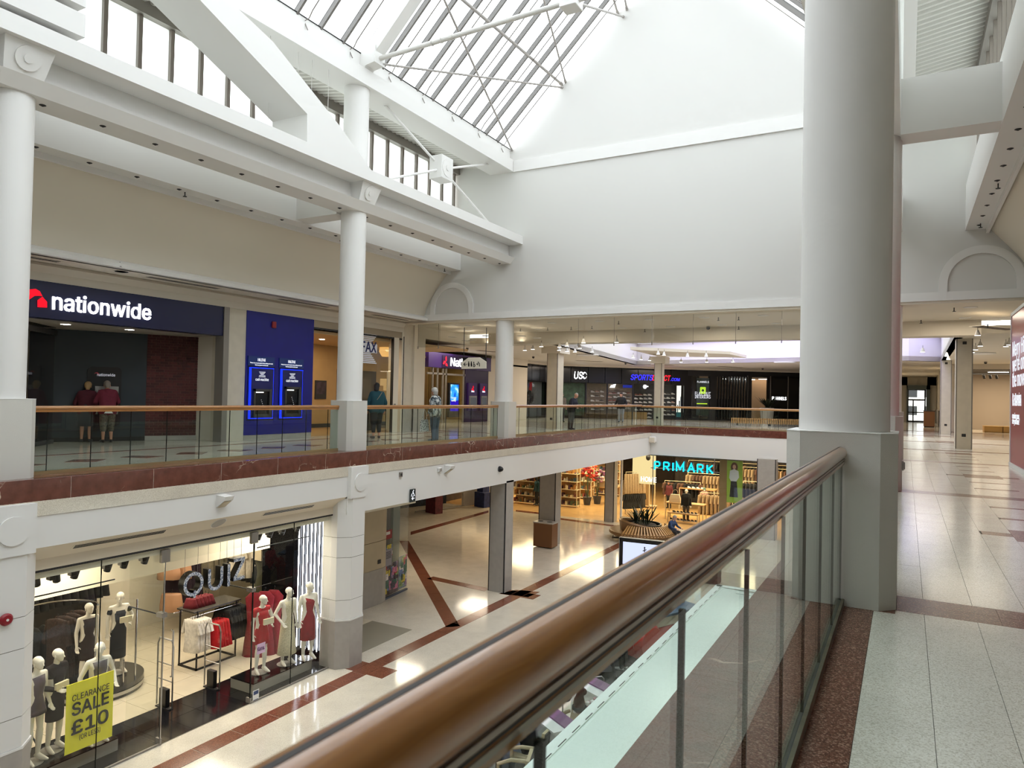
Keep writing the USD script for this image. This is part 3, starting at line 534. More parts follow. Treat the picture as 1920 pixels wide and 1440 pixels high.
def atm(label, p):
    h = thing('cash_machine', label, 'cash machine'); S = lambda x, y: WL.at(x, y, .05)
    (a0, zt), (a1, _) = S(*p['h0']), S(*p['h1']); zb = S(*p['h2'])[1]
    obj('header_sign', WL.box(a0, a1, .04, .07, zb, zt), BLUE2, h)
    ce = (a0+a1)/2
    obj('lettering', join(WL.flat(text('HALIFAX', .085, .006, True, .3, 0, True), ce, .07, zt-.14), WL.flat(text('Please be on your guard when taking out cash', .036, .006, False, .86, 0, True), ce, .07, zt-.215), WL.flat(text('Find new guards on this note', .036, .006, False, .5, 0, True), ce, .07, zt-.275)), WT, h)
    (b0, yt), (b1, _) = S(*p['b0']), S(*p['b1']); yb = .64
    obj('led_frame', join(WL.box(b0, b0+.045, .04, .1, yb, yt), WL.box(b0, b1, .04, .09, yt-.03, yt), WL.box(b0, b1, .04, .09, yb, yb+.03), WL.box(b1-.015, b1, .04, .08, yb, yt)), BLED, h)
    obj('shadow_gap', WL.box(b0-.06, b1+.06, .035, .045, yb-.05, yt+.05), mat('deep_blue', '05071f', .5), h)
    obj('face', WL.box(b0+.05, b1-.02, .045, .085, yb+.03, yt-.03), mat('machine_blue', '141f66', .3), h)
    cf = (b0+b1)/2
    X = unary_union([affinity.rotate(sbox(-.12, -.016+k*.036, .12, .0+k*.036), 0) for k in (-2, -1, 0, 1, 2)]); X = X.difference(Polygon([(-.13, -.05), (-.04, 0), (-.13, .05)])).difference(Polygon([(.13, -.05), (.04, 0), (.13, .05)]))
    obj('emblem', WL.flat(mv(poly3(X, .006), cf, yt-.2), 0, .086, 0), WT, h, label='small white crossed-bars emblem')
    obj('lettering', WL.flat(text('cash machine', .085, .006, False, .5, 0, True), cf, .086, yt-.4), WT, h)
    (c0, ct), (c1, cb) = S(*p['c0']), S(*p['c1'])
    obj('bezel', join(WL.box(c0, c1, .085, .13, ct-.07, ct), WL.box(c0, c0+.06, .085, .13, .72, ct), WL.box(c1-.08, c1, .085, .14, .72, ct), WL.box(c0, c1, .085, .14, .70, .78)), mat('bezel_grey', '4b4c4e', .35, metal=.3), h)
    obj('recess', WL.box(c0+.05, c1-.07, .08, .09, .75, ct-.06), mat('machine_black', '101014', .25), h)
    obj('lamp', WL.box(c0+.09, c0+.37, .09, .115, ct-.12, ct-.085), emis('atm_white', 'f2f4f6', 1.0), h)
    obj('screen', WL.box(c0+.1, c1-.14, .09, .095, ct-.5, ct-.16), mat('machine_screen', '1c2026', .15), h)
    obj('keys', join([WL.box(c0+.29+.022*k, c0+.31+.022*k, .09, .1, ct-.34-.055*k, ct-.32-.055*k) for k in range(6)]), emis('key_dots', 'd8d8d8', .6), h)
    obj('card_slot', WL.box(c0+.1, c0+.3, .09, .12, ct-.62, ct-.55), DARK, h); return h
atm('left one of the two blue-lit cash machines in the blue wall', dict(h0=(465, 667), h1=(514, 672), h2=(465, 685), b0=(467.5, 688), b1=(512.5, 692), c0=(473.5, 729), c1=(506, 731)))
atm('right one of the two blue-lit cash machines in the blue wall', dict(h0=(523.5, 671), h1=(568.5, 675), h2=(523.5, 689), b0=(526, 691.5), b1=(567, 694), c0=(532, 725), c1=(561, 727)))
# open bank entrance right of it
en = thing('bank_entrance', 'open bank entrance with tan lobby and framed picture, behind the tall column', 'shopfront')
obj('header', WL.box(17.22, 22.0, -.2, .02, 3.6, 3.86), mat('header_beige', 'a99a84', .5), en); obj('track', WL.box(17.22, 22.0, .02, .04, 3.56, 3.62), DARK, en)
obj('lobby_wall', join(bx(-21.5, -21.4, 16, 27, 0, 3.9), bx(-21.4, -17.25, 17.0, 17.2, 0, 3.9)), mat('lobby_tan', 'b39567', .6, var=.05), en)
obj('lobby_ceiling', bx(-21.4, -17.3, 17.2, 27, 3.45, 3.55), mat('lobby_ceiling', 'c9ab80', .6), en); obj('lobby_floor', bx(-21.4, -17.2, 17.2, 22.6, -.003, .004), mat('lobby_floor', '9a7a52', .3), en); obj('lobby_skirting', bx(-21.4, -21.36, 17.2, 27, .0, .16), DARK, en)
obj('downlight', join(*[cyl((x, y, 3.43), (x, y, 3.45), .1, n=12) for x, y in ((-19, 18), (-19, 19.6), (-20.4, 18.6), (-18.4, 21))]), LAMP, en)
pf = thing('picture', 'small dark framed picture on the tan lobby wall', 'picture'); c = at(0, -21.35, 592, 713); d = at(0, -21.35, 612, 748)
obj('frame', bx(-21.4, -21.36, c[1], d[1], d[2], c[2]), DARK, pf); obj('print', bx(-21.36, -21.355, c[1]+.06, d[1]-.06, d[2]+.2, c[2]-.06), mat('print_dark', '3a2f3a', .4, var=.8, vscale=5), pf)
ex = thing('exit_box', 'small white emergency light box under the tan lobby ceiling', 'light'); q = at(0, -19.5, 620, 626); obj('box', cbx(q[0]-.1, q[0]+.1, q[1]-.25, q[1]+.25, q[2]-.13, q[2]+.13, .02), WHITE, ex)
# glazed part with window sign
sg = thing('glazed_screen', 'glazed bank screen with striped white window sign right of the tall column', 'shopfront')
obj('pane', WL.box(19.2, 21.38, 0, .012, .05, 3.56), GLASSF, sg)
GW = mat('dark_lobby_screen', '3c3c3e', .5); obj('inner_screen', bx(-18.6, -18.55, 20.0, 22.2, 0, 2.35), GW, sg)
obj('jamb', join(WL.box(21.38, 21.7, -.1, .06, 0, 3.62), WL.box(21.9, 22.0, -.1, .05, 0, 3.86)), CREAM, sg); obj('jamb_edge', join(WL.box(21.36, 21.39, -.05, .065, 0, 3.62), WL.box(21.98, 22.02, -.05, .06, 0, 3.7)), DARK, sg)
obj('lock', WL.box(21.46, 21.56, .06, .075, .95, 1.1), ALU, sg)
S = lambda x, y: WL.at(x, y, .03); (r0, z1), (r1, z2) = S(683, 627), S(707, 628); WHT = mat('vinyl_white', 'e2e4ea', .5); BLV = mat('vinyl_blue', '1c2560', .5)
zA = S(690, 627)[1]; zB = S(690, 680)[1]; rR = S(707.5, 630)[0]; rM = S(694, 642)[0]; bl = []
n = 17
for k in range(n):
    z = zA+(zB-zA)*k/(n-1); t = abs(k/(n-1)-.5)*2; xr = rM+(rR-rM)*max(0, (t-.25)/.75)
    bl.append(WL.box(19.3, xr, .02, .026, z-.022, z+.022))
obj('sign_stripes', join(bl), WHT, sg); obj('sign_band', WL.box(19.3, S(707, 655)[0], .027, .032, S(700, 662)[1], S(700, 645)[1]), WHT, sg)
obj('lettering', WL.flat(text('HALIFAX', .36, .006, True, 1.9), S(707, 660)[0]-1.95, .033, S(700, 660.5)[1]), BLV, sg)
lm = thing('floor_lamp', 'warm pendant lamp glowing inside the glazed bank screen', 'lamp'); q = at(0, -19.5, 724, 660); obj('shade', lathe([(.18, -.2), (.3, 0), (.28, .3), (.1, .32)], 16, q), emis('warm_shade', 'e2a55a', .9), lm); obj('rod', cyl(q+[0, 0, .3], (q[0], q[1], 3.45), .012), DARK, lm)
nt = thing('notice', 'small tan notice on the dark glass beside the woman in teal', 'notice'); a, b = WL.at(712, 723, .02), WL.at(718.5, 735, .02); obj('sheet', WL.box(a[0], b[0], .013, .018, b[1], a[1]), mat('tan_paper', 'a8834f', .6), nt)
# stone piers right of it
for q0, q1, m, l in (((757, 806), (783, 806), 0, 'p'),): 
    obj('pier', join(WL.box(22.02, 22.62, -.7, .03, 0, 4.2)), STONE, w2); obj('pier', bx(-17.9, -17.0, 22.62, 23.35, 0, 4.2), CREAM, w2); obj('pier_base', join(WL.box(22.02, 22.62, .03, .05, 0, 1.0), bx(-17.92, -16.98, 22.62, 23.36, 0, 1.0)), STONEG, w2)
    obj('bulkhead', bx(-21.3, -17.2, 22.7, 27, 3.75, 4.2), CREAM, w2)
# vents, speaker in the flat soffit
for k, (y0, y1) in enumerate(((7.1, 8.89), (10.96, 13.08), (15.2, 17.33), (19.5, 21.55))):
    h = thing('ceiling_vent', ['linear slot vent above the left column', 'linear slot vent above the red brick wall', 'linear slot vent above the blue cash machine wall', 'linear slot vent right of the tall column'][k], 'vent')
    obj('frame', bx(-16.66, -16.4, y0, y1, 4.262, 4.271), SOFFIT, h)
    for x in (-16.62, -16.55, -16.48): obj('slot', bx(x, x+.035, y0+.03, y1-.03, 4.258, 4.262), BLACK, h)
sk = thing('ceiling_speaker', 'round grey speaker in the soffit above the navy sign', 'speaker'); obj('grille', cyl((-16.36, 10.2, 4.25), (-16.36, 10.2, 4.272), .15, n=28), STONEG, sk); obj('rim', lathe([(.15, 4.25), (.165, 4.25), (.165, 4.27), (.15, 4.27)], 28, (-16.36, 10.2, 0)), WHITE, sk)
dup(sp, (-15.95, 9.9, 4.4), 0, 'small black sprinkler under the cornice above the navy sign')
# ---------------------------------------------------------------- purple bank at the corner
WN = Wall((-21, 0), (-21, 60)); PUR = mat('purple_panel', '3c2468', .4, var=.06); PURD = mat('deep_purple', '271541', .4)
pb = thing('purple_bank', 'purple bank front with white lettering behind the hanging toilet sign', 'shopfront')
S = lambda x, y, d=.08: WN.at(x, y, d)
y0, y1 = S(804, 660)[0], S(921, 673)[0]
obj('sign_band', WN.box(y0, y1, -.2, .08, 2.86, 3.63), PUR, pb)
a, b = S(829, 664)[0], S(893, 672)[0]; obj('sign_plate', WN.box(a, b, .08, .11, 2.88, 3.52), PURD, pb)
s0 = S(845, 668, .12)[0]; obj('lettering', WN.flat(text('NatWest', .42, .02, True, 2.6), s0, .12, 3.0), LETW, pb)
fx = S(835, 690, .12)[0]; ros = unary_union([affinity.rotate(affinity.translate(Polygon([(0, 0), (.13, .08), (.1, .28), (0, .22)]), .02, .0), r, origin=(0, 0)) for r in (10, 130, 250)])
obj('emblem', WN.flat(mv(poly3(affinity.scale(ros, .8, 1.05, origin=(0, 0)), .02), fx, 3.17), 0, .12, 0), emis('red_emblem', 'ff3040', 1.2), pb, label='small red folded-ribbon emblem')
obj('cash_wall', WN.box(S(874, 700)[0], S(919, 700)[0], -.1, .03, 0, 2.86), PURD, pb)
obj('end_pier', WN.box(S(917, 700)[0], S(933, 700)[0]+1.5, -.3, .05, 0, 3.63), CREAM, pb)
for k, (xa, xb) in enumerate(((877, 893), (899, 912))):
    h = thing('cash_machine', ['left cash machine in the purple bank front', 'right cash machine in the purple bank front'][k], 'cash machine'); a, b = S(xa, 740)[0], S(xb, 740)[0]
    obj('surround', WN.box(a, b, .03, .12, .62, 2.15), PUR, h); obj('bezel', WN.box(a+.08, b-.08, .12, .18, .75, 1.45), mat('silver_bezel', '98989a', .35, metal=.5), h); obj('screen', WN.box(a+.16, b-.16, .18, .19, .85, 1.35), mat('screen_pale', '6d7684', .2), h); obj('emblem', WN.flat(mv(poly3(affinity.scale(ros, .5, .6, origin=(0, 0)), .02), (a+b)/2, 1.83), 0, .125, 0), RED, h); obj('lettering', WN.flat(text('NatWest', .09, .01, True, .3, 0, True), (a+b)/2, .125, 1.65), WT, h)
obj('glazing_frame', join([WN.box(s, s+.08, -.05, .03, 0, 2.86) for s in (S(813, 700)[0], S(822, 700)[0], S(832, 700)[0], S(838, 700)[0], S(873, 700)[0]-.1)]+[WN.box(y0, S(874, 700)[0], -.05, .03, 2.5, 2.6)]), ALU, pb)
obj('glazing', WN.box(y0, S(874, 700)[0], 0, .01, 0, 2.86), GLASSF, pb)
obj('lobby', join(bx(-24.6, -24.5, 24, 40, 0, 3.4), bx(-24.5, -21.1, 24, 40, 3.3, 3.4), bx(-24.5, -21.1, 36, 36.1, 0, 3.4)), mat('lobby_timber', '8f7748', .5, var=.1), pb)
for k in range(14): obj('timber_batten', bx(-24.5, -24.44, 29+.5*k, 29.35+.5*k, 0, 3.0), mat('dark_batten', '5f4a2e', .5), pb)
ds = thing('digital_display', 'tall bright blue digital poster screen in the purple bank entrance', 'screen'); a, b = S(843, 730)[0], S(858, 730)[0]; zb_, zt_ = S(850, 761)[1], S(850, 721)[1]
obj('case', WN.box(a-.12, b+.12, .02, .14, .3, zt_+.08), BLACK, ds)
obj('screen', WN.box(a, b, .14, .15, .9, zt_), graph('display_picture', {'g': ('geometry', {}), 'n': ('noise_texture', dict(scale=2.6, detail=3.)), 'r': ('rgb_ramp', dict(ramp=[(.3, lin('1858c8')), (.48, lin('3aa0f0')), (.6, lin('bfe6ff')), (.7, lin('205a9a'))])), 'e': ('emission', dict(strength=1.0))}, [('g.position', 'n.vector'), ('n.fac', 'r.fac'), ('r.color', 'e.color')], 'e.emission'), ds)
obj('caption_panel', WN.box(a, b, .15, .155, .62, 1.18), emis('display_indigo', '2a16a0', .9), ds); obj('caption', join(WN.flat(text('Everyday', .09, .004, True, .45), a+.08, .156, 1.28), WN.flat(text('banking', .09, .004, True, .4), a+.08, .156, 1.14)), WT, ds)
# side glass wall with notices left of the purple sign
cw = thing('corner_glazing', 'frameless corner glazing with pasted notices beside the stone pier', 'shopfront'); 
obj('pane', bx(-20.9, -17.9, 23.36, 23.38, .05, 3.4), GLASSF, cw); obj('post', bx(-18.95, -18.88, 23.36, 23.44, 0, 2.4), WHITE, cw)
for k, (x, z, w, hh, c) in enumerate(((-18.5, 1.5, .3, .42, 'd8d2c4'), (-18.2, 1.2, .25, .36, 'b9b2a4'), (-18.4, .8, .35, .3, '8c867c'), (-19.3, 1.6, .35, .5, 'd9c9a4'), (-19.5, 1.1, .4, .4, 'b98d55'), (-19.9, 1.5, .35, .5, 'cfc6b4'), (-19.4, .6, .4, .35, '5d5850'))):
    h = thing('notice', f'{["white", "pale grey", "grey", "cream", "orange-tan", "beige", "dark"][k]} paper notice on the corner glazing', 'notice'); obj('sheet', bx(x, x+w, 23.35, 23.358, z, z+hh), mat('paper_'+c, c, .7), h)
# ================================================================ FAR CONCOURSE
U = [(-22.05, 40.0), (-22.04, 44.4), (-21.36, 45.2), (-13.57, 52.2)]
WA_, WB_, WC_ = Wall(U[0], U[1]), Wall(U[1], U[2]), Wall(U[2], U[3]); WF = Wall((-13.5, 52.1), (-5.5, 57.9))
JET = mat('gloss_black_sign', '0b0c10', .25); BLK2 = mat('matt_black_sign', '131417', .5)
wf = holder('wall_far')
obj('cornice', join(*[w.box(-.2, w.L+.2, -.6, .15, 3.66, 3.8) for w in (WA_, WB_, WC_, WF)]), CREAM, wf)
obj('linking_wall', join(bx(-22.2, -21.1, 35.4, 40.1, 0, 3.8), bx(-34, -33, 20, 75, 0, 4), bx(-34, 9, 74, 75, 0, 4.2)) if 0 else join(bx(-22.2, -21.1, 35.5, 40.0, 0, 3.8)), CREAM, wf)
obj('back_wall', join(WC_.box(-6, 20, -7, -6.8, 0, 3.8), bx(-30, -29.8, 38, 50, 0, 3.8)), BLK2, wf)
obj('outer_wall', join(bx(-34, -33.8, -8, 75, ZL, 4), bx(8.8, 9, -8, 75, ZL, 4), bx(-34, -.5, 74.8, 75, ZL, 4), bx(2.2, 9, 69, 69.2, 0, 4), bx(-.9, .05, 69, 69.2, 0, 4), bx(-34, 9, 61.8, 62, ZL, -.6), bx(-34, 9, -8.2, -8, ZL, 4.3)), CREAM, wf)
# sports shop
ss = thing('sports_shop_front', 'black sports shop front with white and blue-red glowing signs', 'shopfront')
ZB = WC_.at(1150, 718.5)[1]
for W, xs_ in ((WA_, (965, 980, 996, 1011, 1021)), (WC_, (1048, 1070, 1103, 1134, 1165, 1196, 1228, 1258, 1304))):
    s_ = [W.at(x, 700)[0] for x in xs_]
    for a, b in zip(s_, s_[1:]): obj('sign_panel', W.box(a+.02, b-.02, -.05, .05, ZB, 3.62), JET, ss)
obj('sign_panel', WB_.box(0, WB_.L, -.05, .05, ZB, 3.62), JET, ss); obj('sign_backing', join(*[w.box(0, w.L, -.2, -.05, ZB-.05, 3.66) for w in (WA_, WB_, WC_)]), BLK2, ss)
S = lambda x, y, d=.06: WC_.at(x, y, d)
a = S(1076, 700)[0]; b = S(1092, 700)[0]; zb = S(1080, 710)[1]; zt = S(1080, 697)[1]
obj('lettering', WC_.flat(text('US', (zt-zb), .03, True, b-a, .1), a, .06, zb), emis('sign_white', 'ffffff', 1.8), ss)
c0, c1 = S(1092, 700)[0], S(1100, 700)[0]; arc = Point(0, 0).buffer(.5).difference(Point(0.12, 0).buffer(.34)).difference(Polygon([(0, .1), (.6, .1), (.6, -.1), (0, -.1)])); arc = arc.difference(Polygon([(-.6, .05), (0, .15), (0, -.05), (-.6, -.15)]))
obj('emblem', WC_.flat(mv(poly3(affinity.scale(arc, (c1-c0)*1.05, (zt-zb), origin=(0, 0)), .03), (c0+c1)/2, (zt+zb)/2), 0, .06, 0), emis('sign_white', 'ffffff', 1.8), ss, label='white split letter C emblem')
BG, RG = emis('sign_blue_glow', '3432ff', 1.3), emis('sign_red_glow', 'ff2230', 1.2)
zb = S(1200, 712.5)[1]; hh = S(1200, 702.5)[1]-zb; a = S(1182, 707)[0]; b = S(1274, 707)[0]; L_ = b-a
obj('lettering', WC_.flat(text('SPORTS', hh, .03, True, L_*.44, .18), a, .06, zb), BG, ss); obj('lettering', WC_.flat(text('DIRECT', hh, .03, True, L_*.36, .18), a+L_*.44, .06, zb), RG, ss); obj('lettering', WC_.flat(text('.COM', hh*.55, .03, True, L_*.19, .18), a+L_*.81, .06, zb), BG, ss)
obj('glazing', join(*[w.box(0, w.L, -.02, -.01, .05, ZB) for w in (WA_, WC_)]), GLASSF, ss); obj('mullion', join(*[WC_.box(S(x, 740)[0]-.04, S(x, 740)[0]+.04, -.04, .03, 0, ZB) for x in (1099, 1139, 1187, 1268)]), BLK2, ss)
obj('interior_floor', WC_.box(-6, 12, -6.8, -.05, -.003, .004), mat('shop_floor_brown', '5a4a3c', .4), ss)
obj('display_wall', WC_.box(S(1100, 740, -1.2)[0], S(1187, 740, -1.2)[0], -1.3, -1.2, .3, ZB), mat('timber_slat_grey', '8a7a68', .6, var=.2, vscale=6), ss)
obj('display_wall', WC_.box(S(1187, 740, -1.2)[0], S(1290, 740, -1.2)[0], -1.3, -1.2, 0, ZB), BLK2, ss)
obj('green_screen', WC_.box(S(1049, 740, -.5)[0], S(1096, 740, -.5)[0], -.55, -.5, .2, ZB-.05), mat('green_camouflage', '3f5a44', .5, var=.7, vscale=3), ss)
obj('timber_bench', WC_.box(S(1165, 785, -.4)[0], S(1212, 785, -.4)[0], -.9, -.3, 0, .5), mat('blond_wood', 'b08a4e', .4), ss)
for t, x0, x1, y, hpx, m in (('3', 1143, 1149, 727, 6, LETW), ('adidas', 1168, 1185, 727, 5, BG), ('a', 1205, 1212, 727, 7, LETW), ('puma', 1257, 1266, 725, 2.5, LETW)):
    pass
obj('brand_mark', WC_.flat(mv(poly3(affinity.scale(Point(0, 0).buffer(.16).union(sbox(0, -.02, .3, .06)), .9, 1), .02), S(1209, 725, -1.1)[0], S(1209, 725, -1.1)[1]), 0, -1.1, 0), LETW, ss); obj('brand_mark', WC_.flat(mv(poly3(unary_union([Polygon([(i*.14, 0), (i*.14+.1, 0), (i*.14+.22, .2+i*.05), (i*.14+.12, .2+i*.05)]) for i in range(3)]), .02), S(1143, 727, -1.1)[0], S(1143, 727, -1.1)[1]), 0, -1.1, 0), LETW, ss)
obj('brand_mark', WC_.box(S(1168, 724, -1.1)[0], S(1185, 724, -1.1)[0], -1.1, -1.08, S(1175, 727, -1.1)[1], S(1175, 722, -1.1)[1]), emis('dim_blue', '2233aa', .5), ss)
# shoes on the wall
sh = [(0, -.045, 0), (0, .045, 0), (.28, -.04, 0), (.28, .04, 0), (-.01, -.035, .09), (-.01, .035, .09), (.1, -.03, .1), (.1, .03, .1), (.2, -.035, .06), (.2, .035, .06), (.29, 0, .03)]
SHM = [mat(f'shoe_{i}', c, .5) for i, c in enumerate(('d8cfc4', 'c79a86', 'e6e2da', '4a4440', 'b8b0a8', '8f4f42'))]
shoem = hull(sh); sole = bx(-.005, .285, -.045, .045, -.025, 0); shoes = []
for i in range(6):
    h = thing('shoe', ['off-white', 'pink-tan', 'white', 'dark grey', 'light grey', 'rust red'][i]+' trainer on the display wall of the sports shop', 'shoe', (0, 0, -20-i), group='trainers on the sports shop wall')
    obj('upper', shoem, SHM[i], h); obj('sole', sole, SHM[2], h); shoes.append(h)
an = math.atan2(WC_.e[1], WC_.e[0]); first = set()
def putshoe(px, py):
    s, z = S(px, py, -1.05); p = WC_.pt(s, -1.05, z); i = rng.choice((0, 0, 1, 2, 2, 3, 4, 5))
    if i not in first:
        first.add(i); pr = UsdGeom.Xformable(stage.GetPrimAtPath(shoes[i])); pr.ClearXformOpOrder(); pr.AddTranslateOp(opSuffix='q').Set(Gf.Vec3d(*map(float, p))); pr.AddRotateZOp(opSuffix='q').Set(math.degrees(an)); return
    dup(shoes[i], p, an)
for x0, x1, rows in ((1108, 1136, (735, 743, 752, 760, 768)), (1141, 1184, (738, 745, 752, 759, 766)), (1190, 1222, (741, 748, 755, 762, 769, 776, 783)), (1242, 1266, (739, 747, 755, 762, 770, 778))):
    for y in rows:
        for x in np.arange(x0, x1-5, 8.5): putshoe(x+rng.uniform(-1, 1), y)
for k, (x, c0_, c1_, lab) in enumerate(((972, 'f2f4f8', 1.1, 'bright white lit poster panel at the left end of the sports shop window'), (1272.5, 'f0eee4', .9, 'narrow lit white poster panel right of the trainers'))):
    W = WA_ if k == 0 else WC_; h = thing('lit_poster', lab, 'poster'); a, b = W.at(x-(8 if k == 0 else 4.5), 740, -.3)[0], W.at(x+(7 if k == 0 else 4.5), 740, -.3)[0]
    z0_, z1_ = W.at(x, 779 if k == 0 else 782, -.3)[1], W.at(x, 716 if k == 0 else 723, -.3)[1]
    obj('panel', W.box(a, b, -.36, -.3, z0_, z1_), emis(f'lit_panel_{k}', c0_, c1_), h); obj('print', join([W.box(a+.1+.12*i, a+.16+.14*i, -.3, -.295, z0_+.3+.25*i, z0_+.9+.3*i) for i in range(3)]), mat('poster_ink', '3d4a5c', .5), h)
    obj('print', W.box(a, b, -.3, -.294, z0_, z0_+.35), mat('poster_teal', '2c8f98', .5), h)
bp = thing('window_picture', 'black and red picture with a black jacket shape in the sports shop window', 'poster')
S2 = lambda x, y, d=-.4: WA_.at(x, y, d)
obj('red_bar', WA_.flat(poly3(Polygon([S2(993, 716), (S2(998, 716)), S2(995, 745), S2(990, 745)]), .02), 0, -.4, 0), mat('poster_red', 'a01c22', .5), bp); obj('black_bar', WA_.flat(poly3(Polygon([S2(986, 716), (S2(990, 716)), S2(985, 748), S2(981, 748)]), .02), 0, -.4, 0), BLK2, bp); obj('backdrop', WA_.box(S2(979, 740)[0], S2(1016, 740)[0], -.48, -.42, .1, ZB), mat('cool_grey_panel', '5c6064', .5), bp)
bj = thing('jacket_display', 'black puffer jacket on a stand in the sports shop window', 'clothes'); p = WA_.pt(S2(991, 770)[0], -.35, 0); obj('jacket', join(sph(p+[0, 0, 1.45], .33, 8, (.8, 1, 1.4)), sph(p+[0, -.3, 1.35], .15, 6, (1, 1, 2.2)), sph(p+[0, .3, 1.35], .15, 6, (1, 1, 2.2))), BLK2, bj); obj('stand', cyl(p, p+[0, 0, 1.2], .03), DARK, bj)
# black fashion shop
fs = thing('fashion_shop_front', 'black fashion shop front with vertical fins and small white sign', 'shopfront'); SF = lambda x, y, d=0: WF.at(x, y, d)
ZT = SF(1400, 704)[1]
obj('frame', join(WF.box(-.6, 9.8, -.3, .02, ZT-.12, 3.7), WF.box(-.6, 9.8, -.3, .02, 0, .12), WF.box(SF(1330, 740)[0], SF(1344, 740)[0], -.3, .03, 0, ZT), WF.box(SF(1402, 740)[0], SF(1409, 740)[0], -.3, .04, 0, ZT)), BLK2, fs)
obj('black_panel', join(WF.box(SF(1438, 740)[0], 9.8, -.1, .02, .1, ZT), WC_.box(WC_.L-.2, WC_.L+.3, -.1, .05, 0, 3.62), WC_.box(S(1283, 740)[0], WC_.L, -.1, .02, 0, ZB)), JET, fs)
obj('mullion', join(*[WF.box(SF(x, 740)[0]-.03, SF(x, 740)[0]+.03, .02, .05, .1, ZT) for x in (1401, 1444, 1477)]), ALU, fs)
obj('lettering', WF.flat(text('FLANNELS', SF(1450, 744)[1]-SF(1450, 750)[1], .02, True, SF(1474, 747)[0]-SF(1447, 747)[0]), SF(1447, 747)[0], .03, SF(1460, 750)[1]), LETW, fs)
for x in np.arange(1346, 1401, 5.2): obj('fin', WF.box(SF(x, 740)[0], SF(x, 740)[0]+.1, -.1, .12, .1, ZT-.12), BLK2, fs)
obj('interior_wall', WF.box(-.6, 9.8, -3, -2.9, 0, 3.4), mat('warm_beige_wall', 'a98a6c', .6), fs); obj('rail', WF.box(1.5, 4, -2.8, -2.5, .2, 1.6), mat('dark_clothes', '1e1a1a', .9, var=.5, vscale=8), fs)
obj('lamp_strip', join([WF.box(2.3+.35*k, 2.5+.35*k, -.9, -.8, ZT-.3, ZT-.24) for k in range(8)]+[WF.box(5.3, 6.8, -.9, -.8, ZT-.25, ZT-.2)]), LAMPW, fs)
obj('glazing', WF.box(-.3, 7, -.05, -.04, .1, ZT), GLASSF, fs)
fp = thing('window_poster', 'dark green window poster with lime square left of the fins', 'poster'); a, b = SF(1306, 740)[0], SF(1329, 740)[0]; zz0, zz1 = SF(1318, 779)[1], SF(1318, 709)[1]
obj('board', WF.box(a, b, -.03, .02, zz0, zz1), graph('poster_fade', {'g': ('geometry', {}), 'n': ('noise_texture', dict(scale=.9)), 'r': ('rgb_ramp', dict(ramp=[(.35, lin('2c3a30')), (.65, lin('51606a'))])), 'p': ('principled_bsdf', {})}, [('g.position', 'n.vector'), ('n.fac', 'r.fac'), ('r.color', 'p.base_color')]), fp)
LM = emis('lime', 'b8e03c', .7); mcx = (a+b)/2; qz = lambda y: SF(1318, y)[1]
obj('lime_square', WF.flat(poly3(rrect(-.22, .22, -.25, .25, .06).difference(Point(0, 0).buffer(.09)), .01), mcx, .021, qz(732)), LM, fp); obj('lime_bar', WF.box(mcx-.45, mcx+.35, .02, .03, qz(758), qz(756)), LM, fp)
for t, y, h_ in (('FLANNELS', 718, .14), ('FLAT OUT', 741, .24), ('INTERIORS', 747, .24)): obj('lettering', WF.flat(text(t, h_, .01, False, .9 if h_ < .2 else 1.2, 0, True), mcx, .021, qz(y)), WT, fp)
# bench of timber slats, pot with fern
bn = thing('bench', 'long curved timber-slat bench before the black fashion shop', 'bench'); SLAT = mat('bench_slat', 'b58a52', .4, var=.15); th = [(-9.3, 44.4), (-8.2, 44.55), (-7.1, 44.95), (-6.0, 45.5), (-5.0, 46.2)]
tt = np.linspace(0, 4, 46); cx_ = np.interp(tt, range(5), [p[0] for p in th]); cy_ = np.interp(tt, range(5), [p[1] for p in th])
for k in range(45):
    d = np.array([cx_[k+1]-cx_[k], cy_[k+1]-cy_[k]]); L1 = np.linalg.norm(d); Wk = Wall((cx_[k], cy_[k]), (cx_[k+1], cy_[k+1])); obj('slat', join(Wk.box(0, L1*.62, -.5, .02, .36, .44), Wk.box(0, L1*.62, 0, .03, .12, .44)), SLAT, bn)
for k in (3, 22, 41): Wk = Wall((cx_[k], cy_[k]), (cx_[k+1], cy_[k+1])); obj('leg', Wk.box(0, .08, -.45, -.05, 0, .36), DARK, bn)
def leafm(L, w, bend, n=5):
    v = []; f = []
    for i in range(n+1):
        t = i/n; ww = w*math.sin(math.pi*min(1, t*.9+.08)); x = L*t*math.cos(bend*t); z = L*t*math.sin(bend*(1-t)*.6+.5); v += [(x, -ww, z), (x, ww, z+.0)]
    for i in range(n): a = 2*i; f += [(a, a+2, a+3), (a, a+3, a+1)]
    m = T(v, f); return m
